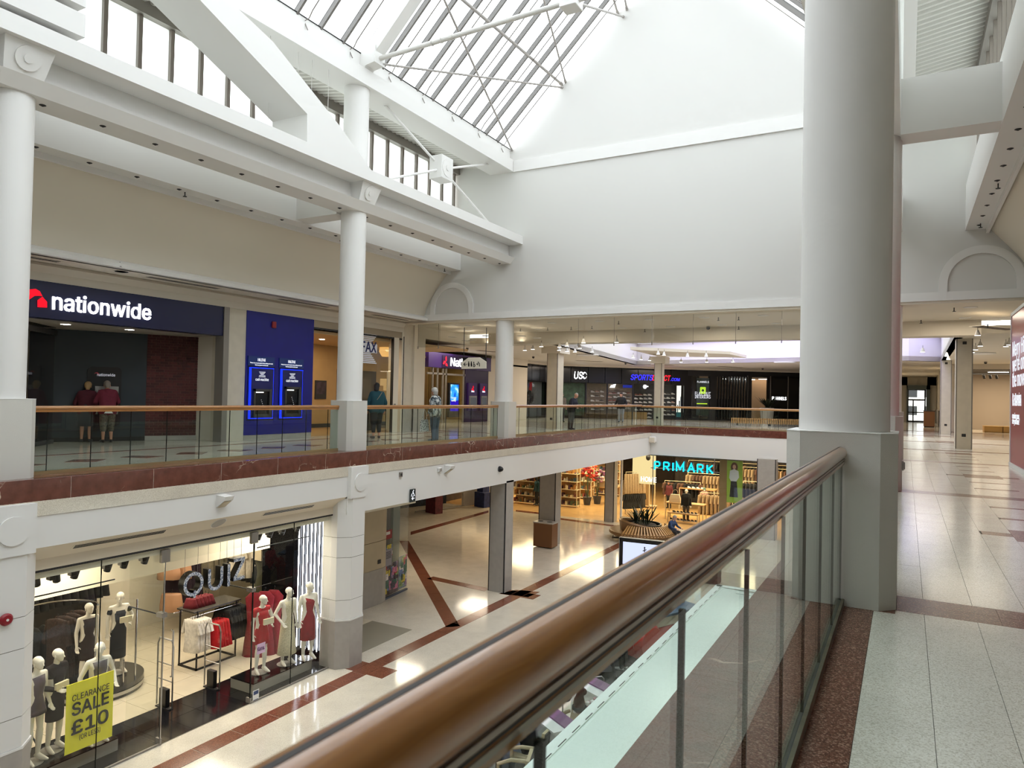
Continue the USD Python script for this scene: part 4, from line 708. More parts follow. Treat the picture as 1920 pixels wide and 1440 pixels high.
def plant(name, label, p, pot, r, nleaf, L, w, seed, potm, leafc, cat='plant'):
    h = thing(name, label, cat, p); rg = random.Random(seed); 
    if pot is not None: obj('pot', pot, potm, h, smooth=40)
    z0_ = pot.vertices[:, 2].max()-.03 if pot is not None else 0
    if pot is not None: obj('soil', cyl((0, 0, z0_-.04), (0, 0, z0_-.01), r*.85, n=16), mat('soil', '2a2018', .9), h)
    lm_ = graph('leaf_'+leafc, {'d': ('principled_bsdf', dict(base_color=lin(leafc), roughness=.45)), 't': ('translucent_bsdf', dict(color=tuple(x*.6 for x in lin(leafc)))), 'm': ('mix_closure', dict(fac=.2))}, [('d.BSDF', 'm.closure1'), ('t.BSDF', 'm.closure2')], 'm.closure')
    for k in range(nleaf):
        l = leafm(L*rg.uniform(.6, 1.1), w, rg.uniform(.2, 1.2)); v = l.vertices; tl = rg.uniform(0, .6); a = rg.uniform(0, 6.28)
        v = np.c_[v[:, 0]*math.cos(tl)*.75, v[:, 1], v[:, 2]*.9+v[:, 0]*math.sin(tl)*.4]; obj('leaf', mv(T(v, l.faces), rg.uniform(-r, r)*.4, rg.uniform(-r, r)*.4, z0_, a), lm_, h)
    return h
p = WF.pt(SF(1427, 790)[0], .9, 0); plant('potted_fern', 'bushy fern in a tall white pot before the black fashion shop', p, lathe([(.38, 0), (.42, .05), (.5, 1.0), (.46, 1.02), (.44, .95), (.0, .94)], 20), .4, 46, 1.5, .045, 3, WHITE, '2e3a2a')
# square pillars on the upper floor
def sq(label, x0, x1, y0, y1, z0, z1, face=STONE, edge=ALU, marks=True):
    h = thing('pillar', label, 'pillar'); c = .04
    obj('core', bx(x0+c, x1-c, y0+c, y1-c, z0, z1), face, h)
    obj('face_panel', bx(x0+c, x1-c, y0, y0+c, z0, z1), face, h); obj('face_panel', bx(x1-c, x1, y0+c, y1-c, z0, z1), face, h); obj('face_panel', bx(x0, x0+c, y0+c, y1-c, z0, z1), face, h)
    obj('corner_trim', join(*[bx(x-.03, x+.03, y-.03, y+.03, z0, z1) for x in (x0+c*.8, x1-c*.8) for y in (y0+c*.8,)]), edge, h)
    if marks: obj('socket_plate', join(bx((x0+x1)/2-.06, (x0+x1)/2+.06, y0-.01, y0, z0+.42, z0+.52), bx((x0+x1)/2-.06, (x0+x1)/2+.06, y0-.01, y0, z1-.3, z1-.2)), DARK, h)
    return h
sq('square stone-clad pillar beyond the slim round column', -14.6, -14.05, 29.6, 30.3, 0, 3.8); sq('slim square pillar at the far corner of the void', -12.15, -11.72, 38.0, 38.5, 0, 3.8)
sq('tall square stone pillar on the near gallery left of the red hoarding', 1.5, 2.0, 28.9, 29.5, 0, 3.9); sq('farther square stone pillar on the near gallery, left of the nearer pillar', 1.55, 2.05, 42.8, 43.3, 0, 3.9)
obj('capital', join(bx(-14.8, -13.85, 29.4, 30.5, 3.5, 3.82), bx(-12.35, -11.5, 37.85, 38.7, 3.45, 3.82)), CREAM, holder('trim_4'))
# smoke curtain glass under the gable wall
jx = [at(1, 22.35, x, 600)[0] for x in (785, 823, 1085, 1152, 1223, 1300, 1380, 1466)]; jx = [-15.6]+[j for j in jx]+[-1.2]
sc = thing('smoke_curtain', 'frameless glass smoke curtain hanging below the gable wall', 'glass screen')
for a, b in zip(jx, jx[1:]): obj('glass_pane', bx(a+.006, b-.006, 22.34, 22.355, 3.3, 4.27), glass('curtain_glass', (.9, .91, .9), k=.9), sc)
for a in jx[1:-1]: obj('joint_clip', join(bx(a-.012, a+.012, 22.33, 22.365, 3.24, 3.34), bx(a-.004, a+.004, 22.34, 22.352, 3.3, 4.27)), ALU, sc)
# ceiling downlights, spots, vents
D0 = thing('ceiling_downlight', 'round lit downlight in the concourse ceiling behind the gable wall', 'downlight', (-11.35, 23.36, 4.2), group='lit round downlights in the concourse ceiling')
obj('rim', lathe([(.13, 0), (.17, 0), (.17, -.012), (.13, -.012)], 20), WHITE, D0); obj('lens', cyl((0, 0, -.008), (0, 0, .0), .13, n=20), LAMP, D0)
for x in (-9.49, -7.67, -5.81, -3.95, -2.1): dup(D0, (x, 23.36, 4.2))
for x in (-11.35, -9.55, -7.68, -5.79, -3.95, 1.56): dup(D0, (x, 25.85, 4.2))
dup(D0, (1.52, 23.1, 4.2))
for x, y in ((878, 620), (873, 639), (880, 611), (848, 632), (807, 638), (914, 644), (912, 630), (975, 641), (978, 630), (1007, 618), (1007, 634), (886, 638)):
    p = at(2, 4.19, x, y); dup(D0, (p[0], p[1], 4.2)) if p[1] < 26.4 else dup(D0, (*at(2, 3.79, x, y)[:2], 3.8))
for k, (x, y) in enumerate(((1102, 665), (1472, 679), (1837, 662))):
    p = at(2, 3.79, x, y); h = thing('ceiling_lamp', ['large round lit ceiling lamp above the sports shop sign', 'large round lit ceiling lamp above the black fashion shop', 'large round lit ceiling lamp right of the tall square pillar'][k], 'lamp', p); obj('lens', cyl((0, 0, -.03), (0, 0, 0), .55, n=28), LAMP, h); obj('rim', lathe([(.55, -.04), (.6, -.04), (.6, .01), (.55, .01)], 28), WHITE, h)
SPT = None
for x, y in ((1015, 650), (999, 655), (984, 657), (1049, 651), (1048, 657), (1063, 649), (1063, 659), (1078, 660), (1087, 653), (1110, 660), (1094, 643), (1156, 642), (1187, 671), (1202, 674), (1218, 676), (1234, 664), (1245, 666), (1289, 668), (1277, 679), (1324, 668), (1325, 679), (1374, 679), (1833, 629), (1838, 649), (1829, 656), (1823, 661), (1886, 650), (1892, 647), (1730, 660), (1775, 668), (1778, 674)):
    p = at(2, 3.55, x, y)
    if SPT is None:
        SPT = thing('spotlight', 'small white conical spotlight hanging from the far concourse ceiling', 'spotlight', p, group='white cone spotlights of the far concourse'); obj('cone', cyl((0, 0, 0), (0, 0, .16), .085, .03, 12), WHITE, SPT); obj('stem', cyl((0, 0, .16), (0, 0, .26), .008, n=6), DARK, SPT); obj('lens', cyl((0, 0, -.005), (0, 0, .0), .075, n=12), emis('spot_lens', 'fff4e2', 14), SPT)
    else: dup(SPT, p)
for k, (x0, y0, x1, y1) in enumerate(((822, 647, 860, 652), (897, 657, 928, 660), (1081, 676, 1129, 678), (1217, 683, 1262, 685), (1347, 687, 1390, 689), (1832, 612, 1895, 618))):
    p, q = at(2, 3.79, x0, y0), at(2, 3.79, x1, y1); Wv = Wall(p[:2], q[:2]); h = thing('ceiling_vent', ['slot vent above the purple bank sign', 'slot vent left of the slim round column', 'slot vent above the white letter sign', 'slot vent behind the slim square pillar', 'slot vent above the lime poster', 'long dark slot beside the tall square pillar'][k], 'vent'); obj('slot', Wv.box(0, Wv.L, -.15, .15, 3.78, 3.8), mat('vent_brown', '6e6052', .7), h); obj('frame', Wv.box(-.05, Wv.L+.05, -.2, .2, 3.79, 3.805), CREAM, h)
def speaker2(p, lab): h = thing('ceiling_camera', lab, 'speaker', p); obj('mount', cyl((0, 0, -.04), (0, 0, 0), .07, n=12), STONEG, h); obj('dome', sph((0, 0, -.06), .07, 6), DARK, h)
for x, y, l in ((876, 652, 'small dark dome device above the purple bank sign'), (1000, 668, 'small dark dome device left of the square pillar'), (1173, 680, 'small dark dome device above the blue glowing sign'), (1328, 612, 'dark dome device in the ceiling behind the gable wall'), (1430, 690, 'small dark dome device above the fern'), (1848, 678, 'small dark dome device above the right-hand clothes shop')): speaker2(at(2, 3.79 if y > 640 else 4.19, x, y), l)
dark_sp = [(1071, 613), (1110, 611), (1160, 602), (1209, 617), (1385, 612), (1385, 594), (1347, 595), (976, 616), (1027, 614), (916, 672), (1789, 577), (1727, 600), (1852, 608)]
for k, (x, y) in enumerate(dark_sp): 
    q = at(2, 4.19, x, y); dup(sp, q if q[1] < 26.5 else at(2, 3.79, x, y), 0, 'tiny dark sprinkler in the concourse ceiling behind the gable wall', 'concourse ceiling sprinklers')
# hanging toilet sign
hs = thing('hanging_sign', 'hanging cream sign with arrow and toilet symbols in front of the purple bank', 'sign'); YS = 19.5; Q = lambda x, y: at(1, YS, x, y)
P_ = [Q(865, 691.5), Q(911, 691), Q(911, 678), Q(899, 670), Q(878, 670.5), Q(865, 680)]
obj('board', prism([(p[0], p[2]) for p in P_], 1, YS, YS+.04), CREAM, hs); obj('backing', prism([(Q(866, 670)[0], Q(866, 670)[2]), (Q(911, 670)[0], Q(911, 670)[2]), (Q(911, 690)[0], Q(911, 690)[2]), (Q(866, 690)[0], Q(866, 690)[2])], 1, YS+.041, YS+.06), BLACK, hs)
for x in (868, 909.5): p = Q(x, 670); obj('hanger', cyl((p[0], YS+.05, p[2]), (p[0], YS+.05, 4.3 if 0 else Q(x, 614)[2]), .012, n=6), DARK, hs)
ic = []
def G(x, y, w, h): a, b = Q(x, y), Q(x+w, y+h); return sbox(min(a[0], b[0]), min(a[2], b[2]), max(a[0], b[0]), max(a[2], b[2]))
ic += [G(869.5, 682.6, 6.5, .9), Polygon([(Q(869, 683)[0], Q(869, 683)[2]), (Q(872, 679.6)[0], Q(872, 679.6)[2]), (Q(873, 680)[0], Q(873, 680)[2]), (Q(870.6, 683)[0], Q(870.6, 683)[2]), (Q(873, 686)[0], Q(873, 686)[2]), (Q(872, 686.5)[0], Q(872, 686.5)[2])])]
for x in (878, 883): ic += [G(x-.3, 680.5, 2.4, 3.6), G(x, 683.5, .9, 3.8), G(x+1, 683.5, .9, 3.8), Point(Q(x+.9, 679)[0], Q(x+.9, 679)[2]).buffer(.02)]
ic += [Point(Q(889, 685.6)[0], Q(889, 685.6)[2]).buffer(.045).difference(Point(Q(889, 685.6)[0], Q(889, 685.6)[2]).buffer(.028)), G(888.2, 680.2, 1, 4), Point(Q(888.5, 679.4)[0], Q(888.5, 679.4)[2]).buffer(.018), G(895.5, 681, 1, 4), G(893, 682, 3, 1), G(897, 680.5, 2.5, 1), G(898.7, 681.5, 1, 5.5), Point(Q(897, 679.2)[0], Q(897, 679.2)[2]).buffer(.018)]
obj('symbols', prism(unary_union(ic).buffer(.002), 1, YS-.006, YS) if unary_union(ic).geom_type == 'Polygon' else join(*[prism(g, 1, YS-.006, YS) for g in unary_union(ic).geoms]), BLACK, hs)
# ---------------------------------------------------------------- near gallery, far part
ho = thing('hoarding', 'red hoarding with white lettering at the right edge', 'hoarding'); WH = Wall((2.31, 21.75), (2.31, 9)); HR = mat('hoarding_red', '9c2b38', .25, var=.04)
obj('panel', WH.box(.05, 12.7, -.1, 0, .1, 3.76), HR, ho); obj('trim', join(WH.box(0, .05, -.12, .02, 0, 3.84), WH.box(0, 12.7, -.12, .02, 3.76, 3.84), WH.box(0, 12.7, -.12, .03, 0, .1)), WHITE, ho)
for t, y, h_, s in (('Merry Hill', 661, .36, .3), ('we\u2019re on', 690, .36, .3), ('the move', 719, .36, .3), ('it\u2019s all moving', 748, .17, .36), ('to a new level', 758, .17, .36), ('opening soon,', 783, .14, .36), ('see you there', 793, .14, .36)):
    m = text(t, h_, .005, False); obj('lettering', WH.flat(m, s, .002, WH.at(1904, y)[1]-h_*.2), WT, ho)
# right-hand clothes shop
cs = thing('clothes_shop_front', 'open clothes shop with black ceiling and lit mannequins, left of the red hoarding', 'shopfront')
obj('header', join(bx(2.6, 9, 46.8, 47, 3.52, 3.8)), CREAM, cs); obj('black_ceiling', bx(2.6, 9, 47, 54, 3.5, 3.56), BLK2, cs); obj('back_wall', bx(2.6, 8.8, 53.6, 53.8, 0, 3.5), mat('shop_taupe', '978a7c', .6), cs); obj('side_wall', bx(2.6, 2.8, 47, 53.6, 0, 3.5), mat('shop_taupe', '978a7c', .6), cs)
obj('track', join(bx(3.3, 6.5, 49, 49.05, 3.3, 3.36), *[cyl((x, 49, 3.28), (x+.05, 49.1, 3.08), .07, n=10) for x in (3.9, 4.2, 4.5, 5.2)]), BLACK, cs); obj('light_panel', join(bx(4.2, 5.2, 50, 50.15, 3.46, 3.5), bx(5.4, 6.2, 50, 50.15, 3.46, 3.5)), LAMP, cs)
obj('jamb', bx(2.05, 2.75, 46.9, 47.4, 0, 3.8), CREAM, cs)
for k, (xa, xb) in enumerate(((3.9, 4.75), (4.8, 6.2))): h = thing('plinth', ['low timber plinth under the front mannequin of the right-hand clothes shop', 'second timber plinth at the edge of the red hoarding'][k], 'plinth'); obj('body', cbx(xa, xb, 48.2, 49.2, 0, .34, .01), mat('blond_wood', 'b08a4e', .4), h); obj('lid', bx(xa-.01, xb+.01, 48.19, 49.21, .34, .36), mat('blond_wood', 'b08a4e', .4), h)
# end of the mall: doors, bin, stone walls
ew = holder('wall_end'); obj('door_surround', join(bx(-.6, .1, 68.9, 69.3, 0, 4.0), bx(1.55, 2.3, 68.9, 69.3, 0, 4.0), bx(-.6, 2.3, 68.9, 69.3, 3.1, 4.0)), CREAM, ew); obj('reveal', join(bx(.05, .12, 68.4, 69, 0, 3.1), bx(1.5, 1.75, 68.4, 69, 0, 3.1), bx(.05, 1.75, 68.4, 69, 2.75, 3.1)), mat('door_frame_grey', '55605e', .5), ew)
obj('side_wall', join(bx(2.2, 2.6, 50, 69, 0, 3.9), bx(2.0, 2.6, 57, 58, 0, 3.9), bx(-1.6, -.9, 43, 69, 0, 3.9)), STONE, ew); obj('side_wall_base', join(bx(2.15, 2.6, 50, 69, 0, 1.1), bx(1.95, 2.6, 57, 58, 0, 1.1)), STONEG, ew)
dr = thing('entrance_door', 'black framed glass entrance door at the far end of the near gallery', 'door'); 
obj('frame', join(*[bx(a, b, 68.95, 69.05, c, d) for a, b, c, d in ((.12, .2, 0, 2.75), (.5, .58, 0, 1.9), (1.36, 1.46, 0, 2.75), (.12, 1.46, 1.82, 1.94), (.12, 1.46, .0, .12), (.12, 1.46, .78, .86), (.12, 1.46, 2.68, 2.75))]), BLACK, dr); obj('pane', bx(.14, 1.44, 68.99, 69, .1, 2.7), GLASSF, dr)
bi = thing('litter_bin', 'square brown timber litter bin near the far entrance door', 'litter bin'); p = at(2, 0, 1742.5, 801); obj('body', bx(p[0]-.33, p[0]+.3, p[1], p[1]+.5, .05, 1.05), mat('bin_wood', '7a5232', .4), bi); obj('top', bx(p[0]-.35, p[0]+.32, p[1]-.02, p[1]+.52, 1.05, 1.1), DARK, bi); obj('base', bx(p[0]-.3, p[0]+.27, p[1]+.03, p[1]+.47, 0, .05), BLACK, bi)
ob = thing('building', 'pale building with dark windows seen through the far entrance door', 'building'); obj('wall', bx(-6, 9, 92, 98, -1, 9), WHITE, ob)
for i in range(8):
    for j in range(4): obj('window', bx(-5+1.7*i, -4+1.7*i, 91.95, 92, .3+2*j, 1.3+2*j), DARK, ob)
obj('ground', bx(-30, 40, 70, 130, -.3, -.01), mat('paving', 'b5b0a8', .8), holder('floor'))
sw = thing('switch_box', 'small grey box on the edge of the second column plinth', 'box'); obj('body', cbx(-.05, -.02, 13.95, 14.08, .36, .52, .005), ALU, sw); obj('cover', cbx(-.02, .0, 13.96, 14.07, .38, .5, .004), STONEG, sw)
# ================================================================ FIGURES
M3 = manifold3d.Manifold
def ball(p, r): return M3.sphere(float(r), 14).translate([float(v) for v in p])
def bone(p, q, r0, r1): return M3.batch_hull([ball(p, r0), ball(q, r1)])
def solid(parts, ref=.03, it=8):
    m = M3.batch_boolean(parts, manifold3d.OpType.Add).refine_to_length(ref).to_mesh()
    t = tm(m.vert_properties[:, :3], m.tri_verts, process=True)
    trimesh.smoothing.filter_taubin(t, lamb=.5, nu=.53, iterations=it); return T(t.vertices, t.faces)
V = lambda *a: np.array(a, float)
def hand(w, d, side, k, curl=.5):
    d = d/np.linalg.norm(d); a = np.cross(d, [0, 1, 0.2]); a = a/np.linalg.norm(a)*side; b = np.cross(a, d)*side   # d down the hand, a across towards the thumb, b palm normal
    out = [M3.batch_hull([ball(w, .022*k), ball(w+d*.08*k+a*.026*k, .013*k), ball(w+d*.08*k-a*.026*k, .013*k)])]
    for i, (o, L) in enumerate(((.027, .07), (.01, .08), (-.009, .075), (-.026, .058))):
        p0 = w+d*.085*k+a*o*k; p1 = p0+(d*math.cos(curl*.7)+b*math.sin(curl*.7))*L*.5*k; p2 = p1+(d*math.cos(curl*1.6)+b*math.sin(curl*1.6))*L*.5*k
        out += [bone(p0, p1, .0095*k, .0085*k), bone(p1, p2, .0085*k, .007*k)]
    p0 = w+d*.025*k+a*.024*k; p1 = p0+(d*.6+a*.75+b*.2)*.038*k; p2 = p1+(d*.85+a*.3+b*.4)*.03*k
    return out+[bone(p0, p1, .0115*k, .0095*k), bone(p1, p2, .0095*k, .008*k)]
class Fig:
    """x to the figure's right, y forward. arms: (elbow, wrist) offsets from each shoulder, legs: (knee, ankle) offsets from each hip."""
    def __init__(s, H=1.7, arms=None, legs=None, lean=0., turn=0., nod=0., build=1., hipz=.53, sw=1., bend=0.):
        k = s.k = H/1.7; b = s.b = build
        arms = arms or [(V(.05, -.02, -.28), V(.07, .06, -.52)), (V(-.05, -.02, -.28), V(-.07, .06, -.52))]; legs = legs or [(V(.01, .015, -.41), V(.015, -.02, -.82)), (V(-.01, .015, -.41), V(-.015, -.02, -.82))]
        s.hip = V(0, 0, hipz*1.7)*k; Lx = math.sin(lean); Lz = math.cos(lean)
        up_ = lambda t, fw=0: s.hip+V(0, Lx*t+fw, Lz*t)*k
        s.waist = up_(.17); s.chest = up_(.37, bend*.3); s.neck0 = up_(.5, bend); s.neck1 = s.neck0+V(0, .02+math.sin(lean+nod)*.06, .08)*k
        hd = V(0, math.sin(lean*.5+nod), math.cos(lean*.5+nod)); s.head = s.neck1+(hd*.105+V(0, .02, 0))*k; s.hd = hd; s.turn = turn
        s.sh = [up_(.475, bend*.8)+V(x*.175*sw, 0, 0)*k for x in (1, -1)]; s.hp = [s.hip+V(x*.085, 0, -.02)*k for x in (1, -1)]
        s.el = [s.sh[i]+arms[i][0]*k for i in (0, 1)]; s.wr = [s.sh[i]+arms[i][1]*k for i in (0, 1)]; s.kn = [s.hp[i]+legs[i][0]*k for i in (0, 1)]; s.an = [s.hp[i]+legs[i][1]*k for i in (0, 1)]
    def fdir(s): return V(math.sin(-s.turn), math.cos(s.turn), 0)
    def torso(s, e=0):
        k, b = s.k, s.b
        P = [[(s.hip+V(x*.09*b, 0, -.04)*k, .095*k*b+e) for x in (1, -1)], [(s.waist+V(x*.065*b, 0, 0)*k, .088*k*b+e) for x in (1, -1)], [(s.chest+V(x*.085*b, .01, 0)*k, .1*k*b+e) for x in (1, -1)], [(s.sh[i]+V((-.02, .02)[i], 0, 0)*k, .052*k+e) for i in (0, 1)]]
        return [M3.batch_hull([ball(*q) for q in P[i]+P[i+1]]) for i in range(3)]+[M3.batch_hull([ball(s.sh[0]-V(.03, 0, -.0)*k, .045*k+e), ball(s.sh[1]+V(.03, 0, .0)*k, .045*k+e), ball(s.neck0, .055*k+e)])]
    def arm(s, i, e=0, part=1.): 
        k = s.k; o = [bone(s.sh[i], s.sh[i]+(s.el[i]-s.sh[i])*min(1, part*2), .05*k+e, (.05-.013*min(1, part*2))*k+e)]
        if part > .5: o.append(bone(s.el[i], s.el[i]+(s.wr[i]-s.el[i])*(part*2-1), .037*k+e, .027*k+e))
        return o
    def leg(s, i, e=0, part=1.):
        k, b = s.k, s.b; o = [bone(s.hp[i], s.hp[i]+(s.kn[i]-s.hp[i])*min(1, part*2), .088*k*b+e, (.088*b-.034*min(1, part*2))*k+e)]
        if part > .5: q = s.kn[i]+(s.an[i]-s.kn[i])*.3; o += [bone(s.kn[i], q, .053*k+e, .054*k+e), bone(q, s.kn[i]+(s.an[i]-s.kn[i])*(part*2-1), .054*k+e, .035*k+e)]
        return o
    def foot(s, i, e=0, heel=.0, out=.2, toe=0):
        k = s.k; f = V((out, -out)[i], 1, 0); f /= np.linalg.norm(f); a = s.an[i]; z = -.045*k
        return [M3.batch_hull([ball(a+V(0, 0, -.02*k), .034*k+e), ball(a-f*.03*k+V(0, 0, z), .03*k+e), ball(a+f*.1*k+V(0, 0, z-heel*k), .034*k+e), ball(a+f*.165*k+V(0, 0, z-.005*k-heel*k), .024*k+e)])]
    def headparts(s, face=True):
        k = s.k; h, u = s.head, s.hd; f = s.fdir(); f = f-u*(f@u); f /= np.linalg.norm(f); r = np.cross(f, u)
        o = [M3.batch_hull([ball(h+u*.035*k-f*.012*k, .083*k), ball(h+u*.02*k+f*.02*k, .074*k), ball(h-u*.06*k+f*.045*k, .045*k), ball(h-u*.075*k+f*.062*k, .028*k)]), bone(s.neck0-V(0, 0, .02*k), s.neck1+u*.04*k, .052*k, .046*k)]
        o += [bone(h+f*.092*k+u*.012*k, h+f*.108*k-u*.022*k, .008*k, .013*k)]+[M3.batch_hull([ball(h+r*x*.078*k+u*.012*k-f*.005*k, .013*k), ball(h+r*x*.08*k-u*.028*k, .01*k)]) for x in (1, -1)]
        return o
    def body(s, hands=True, curl=(.6, .6), heel=0., ref=.03):
        p = s.torso()+s.headparts()
        for i in (0, 1):
            p += s.arm(i)+s.leg(i)+s.foot(i, heel=heel)
            if hands: p += hand(s.wr[i], s.wr[i]-s.el[i], (-1, 1)[i], s.k, curl[i])
        return solid(p, ref)
    def face(s):
        k = s.k; h, u = s.head, s.hd; f = s.fdir(); f = f-u*(f@u); f /= np.linalg.norm(f); r = np.cross(f, u)
        return join(*[sph(h+f*.087*k+r*x*.03*k+u*.014*k, .0095*k, 5) for x in (1, -1)]), tube([h+f*.098*k-u*.05*k+r*t*.022*k for t in (-1, -.4, .4, 1)], .0045*k, 5)
    def hair(s, e=.012, long=0., bun=False):
        k = s.k; h, u = s.head, s.hd; f = s.fdir(); f = f-u*(f@u); f /= np.linalg.norm(f); b = -f
        o = [M3.batch_hull([ball(h+u*.05*k+b*.012*k, .084*k+e), ball(h+u*.02*k+b*.03*k, .078*k+e), ball(h+u*.065*k+f*.03*k, .055*k+e)]), M3.batch_hull([ball(h+u*.02*k+b*.035*k, .07*k+e), ball(h-u*.06*k+b*.03*k, .05*k+e)])]
        if long: o.append(M3.batch_hull([ball(h+u*.0*k+b*.04*k, .07*k+e), ball(h-u*long*k+b*.055*k, .065*k+e)]))
        if bun: o.append(ball(h+u*.1*k+b*.07*k, .052*k))
        return solid(o, .03, 5)
def ringdress(f, zs, n=36, pleat=0., cut=0.):     # zs: (height above the floor, half width, half depth, x shift, y shift)
    R = []
    for z, rx, ry, sx, sy in zs:
        t = np.arange(n)*2*np.pi/n; w = 1+pleat*np.sin(t*9)*max(0, (f.hip[2]+.1-z))
        R.append(np.c_[np.cos(t)*rx*w+sx, np.sin(t)*ry*w+sy, np.full(n, z)+cut*np.cos(t)*(z > f.chest[2]-.02)])
    return loft(R)
SKIN = mat('skin', 'b98468', .55); SKINP = mat('pale_skin', 'c99c86', .55); DUMMY = mat('mannequin_cream', 'e6e1d4', .35); EYE_ = mat('eye_dark', '1b1412', .3); LIP = mat('lip', '8a4f44', .5)
SHOEK = mat('black_shoe', '17161a', .4); SHOEG = mat('grey_shoe', '4f5458', .5); SHOEW = mat('white_shoe', 'd8d8d6', .5)
def cl_(f, parts, ref=.035, it=5): return solid(parts, ref, it)
def person(label, F_, loc, rz, skin=SKIN, top=None, topl=1., bottom=None, botl=1., hair=None, hairm=None, shoe=SHOEK, loose=.0, cat='person', name='person', face=True, extra=None, curl=(.6, .6), heel=0., e=0.012):
    h = thing(name, label, cat, loc, rz)
    obj('body', F_.body(curl=curl, heel=heel), skin, h, smooth=True)
    if face:
        a, b = F_.face(); obj('eyes', a, EYE_, h); obj('mouth', b, LIP, h)
    if hair: obj('hair', F_.hair(**hair), hairm, h, smooth=True)
    if top: obj('top', cl_(F_, F_.torso(e+loose)+sum([F_.arm(i, e+loose*.6, topl) for i in (0, 1)], [])), top, h, smooth=True)
    if bottom == 0: pass
    elif bottom: obj('trousers', cl_(F_, [M3.batch_hull([ball(F_.hp[0], .09*F_.k*F_.b+e), ball(F_.hp[1], .09*F_.k*F_.b+e), ball(F_.waist+V(.05, 0, -.06), .08*F_.k*F_.b+e), ball(F_.waist+V(-.05, 0, -.06), .08*F_.k*F_.b+e)])]+sum([F_.leg(i, e+loose*.7, botl) for i in (0, 1)], [])), bottom, h, smooth=True)
    if shoe: 
        for i in (0, 1): obj('shoe', solid(F_.foot(i, .007, heel), .03, 4), shoe, h, smooth=True)
    if extra: extra(h, F_)
    return h
def floor_at(x, y, z=0): p = at(2, z, x, y); return (p[0], p[1], z)
def setdown(F_, heel=.0): return -(min(F_.an[0][2], F_.an[1][2])-.045*F_.k-.034*F_.k-heel*F_.k)+.008
def toward(dx, dy): return math.atan2(-dx, dy)      # rotation that turns +y to (dx, dy)
def handbag(label, p, w, hgt, m, rz=0, d=.1, strap=.25, name='bag'):
    h = thing(name, label, 'bag', p, rz); obj('body', hull([(x*w/2*s_, y*d/2*s_, z) for x in (-1, 1) for y in (-1, 1) for z, s_ in ((0, 1.05), (hgt*.5, 1.0), (hgt, .8))]), m, h)
    t = np.linspace(0, math.pi, 9); obj('handle', tube(np.c_[np.cos(t)*w*.28, 0*t, hgt+np.sin(t)*strap], .009, 6), m, h); return h
# ================================================================ LOWER FLOOR
def lowcol(yc, label):
    h = thing('pilaster', label, 'pillar'); c = (-12.6, yc); G_ = STONEG
    def oc(w, z0, z1, m, n): obj(n, prism(octa(c[0], c[1], w, .26), 2, z0, z1), m, h)
    oc(.5, ZL, -4.22, G_, 'stone_base'); oc(.505, -4.22, -4.18, WHITE, 'base_trim')
    zs = [-4.18, -3.7, -2.64, -2.14, -1.16]
    for a, b in zip(zs, zs[1:]): oc(.49, a+.006, b-.006, WHITE, 'drum'); oc(.48, b-.006, b+.006, GAP, 'joint')
lowcol(5.93, 'white panelled pillar with grey stone base at the bottom left edge'); lowcol(13.95, 'white panelled pillar with grey stone base right of the dress shop window')
fa = thing('fire_bell', 'round red fire alarm bell on the bottom left pillar', 'alarm'); obj('bell', place(lathe([(0, 0), (.09, 0), (.095, .03), (.07, .06), (0, .065)], 24), (-12.1, 5.87, -2.115), (0, 1, 0), (0, 0, 1), (1, 0, 0)), mat('alarm_red', '8c1622', .4), fa); obj('hub', cyl((-12.04, 5.87, -2.115), (-12.03, 5.87, -2.115), .02, n=12), WHITE, fa)
for k, (y, l) in enumerate(((9.84, 'white wedge-shaped uplighter on the white gallery edge above the dress shop'), (17.95, 'white wedge-shaped uplighter on the white gallery edge right of the pillar'))):
    h = thing('uplighter', l, 'light'); obj('body', hull([(XL-.02, y-.11, -.64), (XL-.02, y+.11, -.64), (XL+.25, y-.11, -.66), (XL+.25, y+.11, -.66), (XL-.02, y-.11, -.9), (XL-.02, y+.11, -.9), (XL+.22, y-.11, -.74), (XL+.22, y+.11, -.74)]), WHITE, h); obj('lens', hull([(XL+.0, y-.09, -.905), (XL, y+.09, -.905), (XL+.2, y-.09, -.76), (XL+.2, y+.09, -.76), (XL+.2, y, -.77)]), mat('lens_tan', 'b7a98e', .3), h)
h = thing('wall_box', 'small white box beside the right-hand wedge uplighter', 'box'); obj('body', cbx(XL-.02, XL+.05, 17.5, 17.66, -.82, -.7, .01), WHITE, h); obj('lid', bx(XL+.05, XL+.056, 17.52, 17.64, -.8, -.72), STONEG, h)
h = thing('wall_socket', 'tiny dark sensor on the white gallery edge left of the wedge uplighter', 'sensor'); obj('plate', bx(XL-.02, XL+.02, 15.66, 15.78, -.81, -.68), ALU, h); obj('eye', bx(XL+.02, XL+.03, 15.69, 15.75, -.78, -.71), DARK, h)
h = thing('dome_camera', 'black dome camera on the white gallery edge', 'camera'); obj('dome', sph((XL+.05, 21.2, -1.03), .085, 8), BLACK, h); obj('mount', cyl((XL-.02, 21.2, -1.03), (XL+.03, 21.2, -1.03), .1, n=16), DARK, h)
h = thing('corner_speaker', 'rounded white speaker in the corner of the gallery edge above the cyan sign', 'speaker'); obj('body', cbx(XL-.1, XL+.35, YF-.28, YF+.02, -.9, -.55, .08), WHITE, h); obj('grille', cbx(XL+.0, XL+.3, YF-.3, YF-.27, -.85, -.6, .01), CREAM, h)
h = thing('exit_sign', 'vertical dark sign with white figure and arrow hanging on the gallery edge', 'sign'); obj('board', bx(XL, XL+.03, 16.14, 16.38, -1.56, -1.2), mat('sign_green_black', '23302e', .4), h)
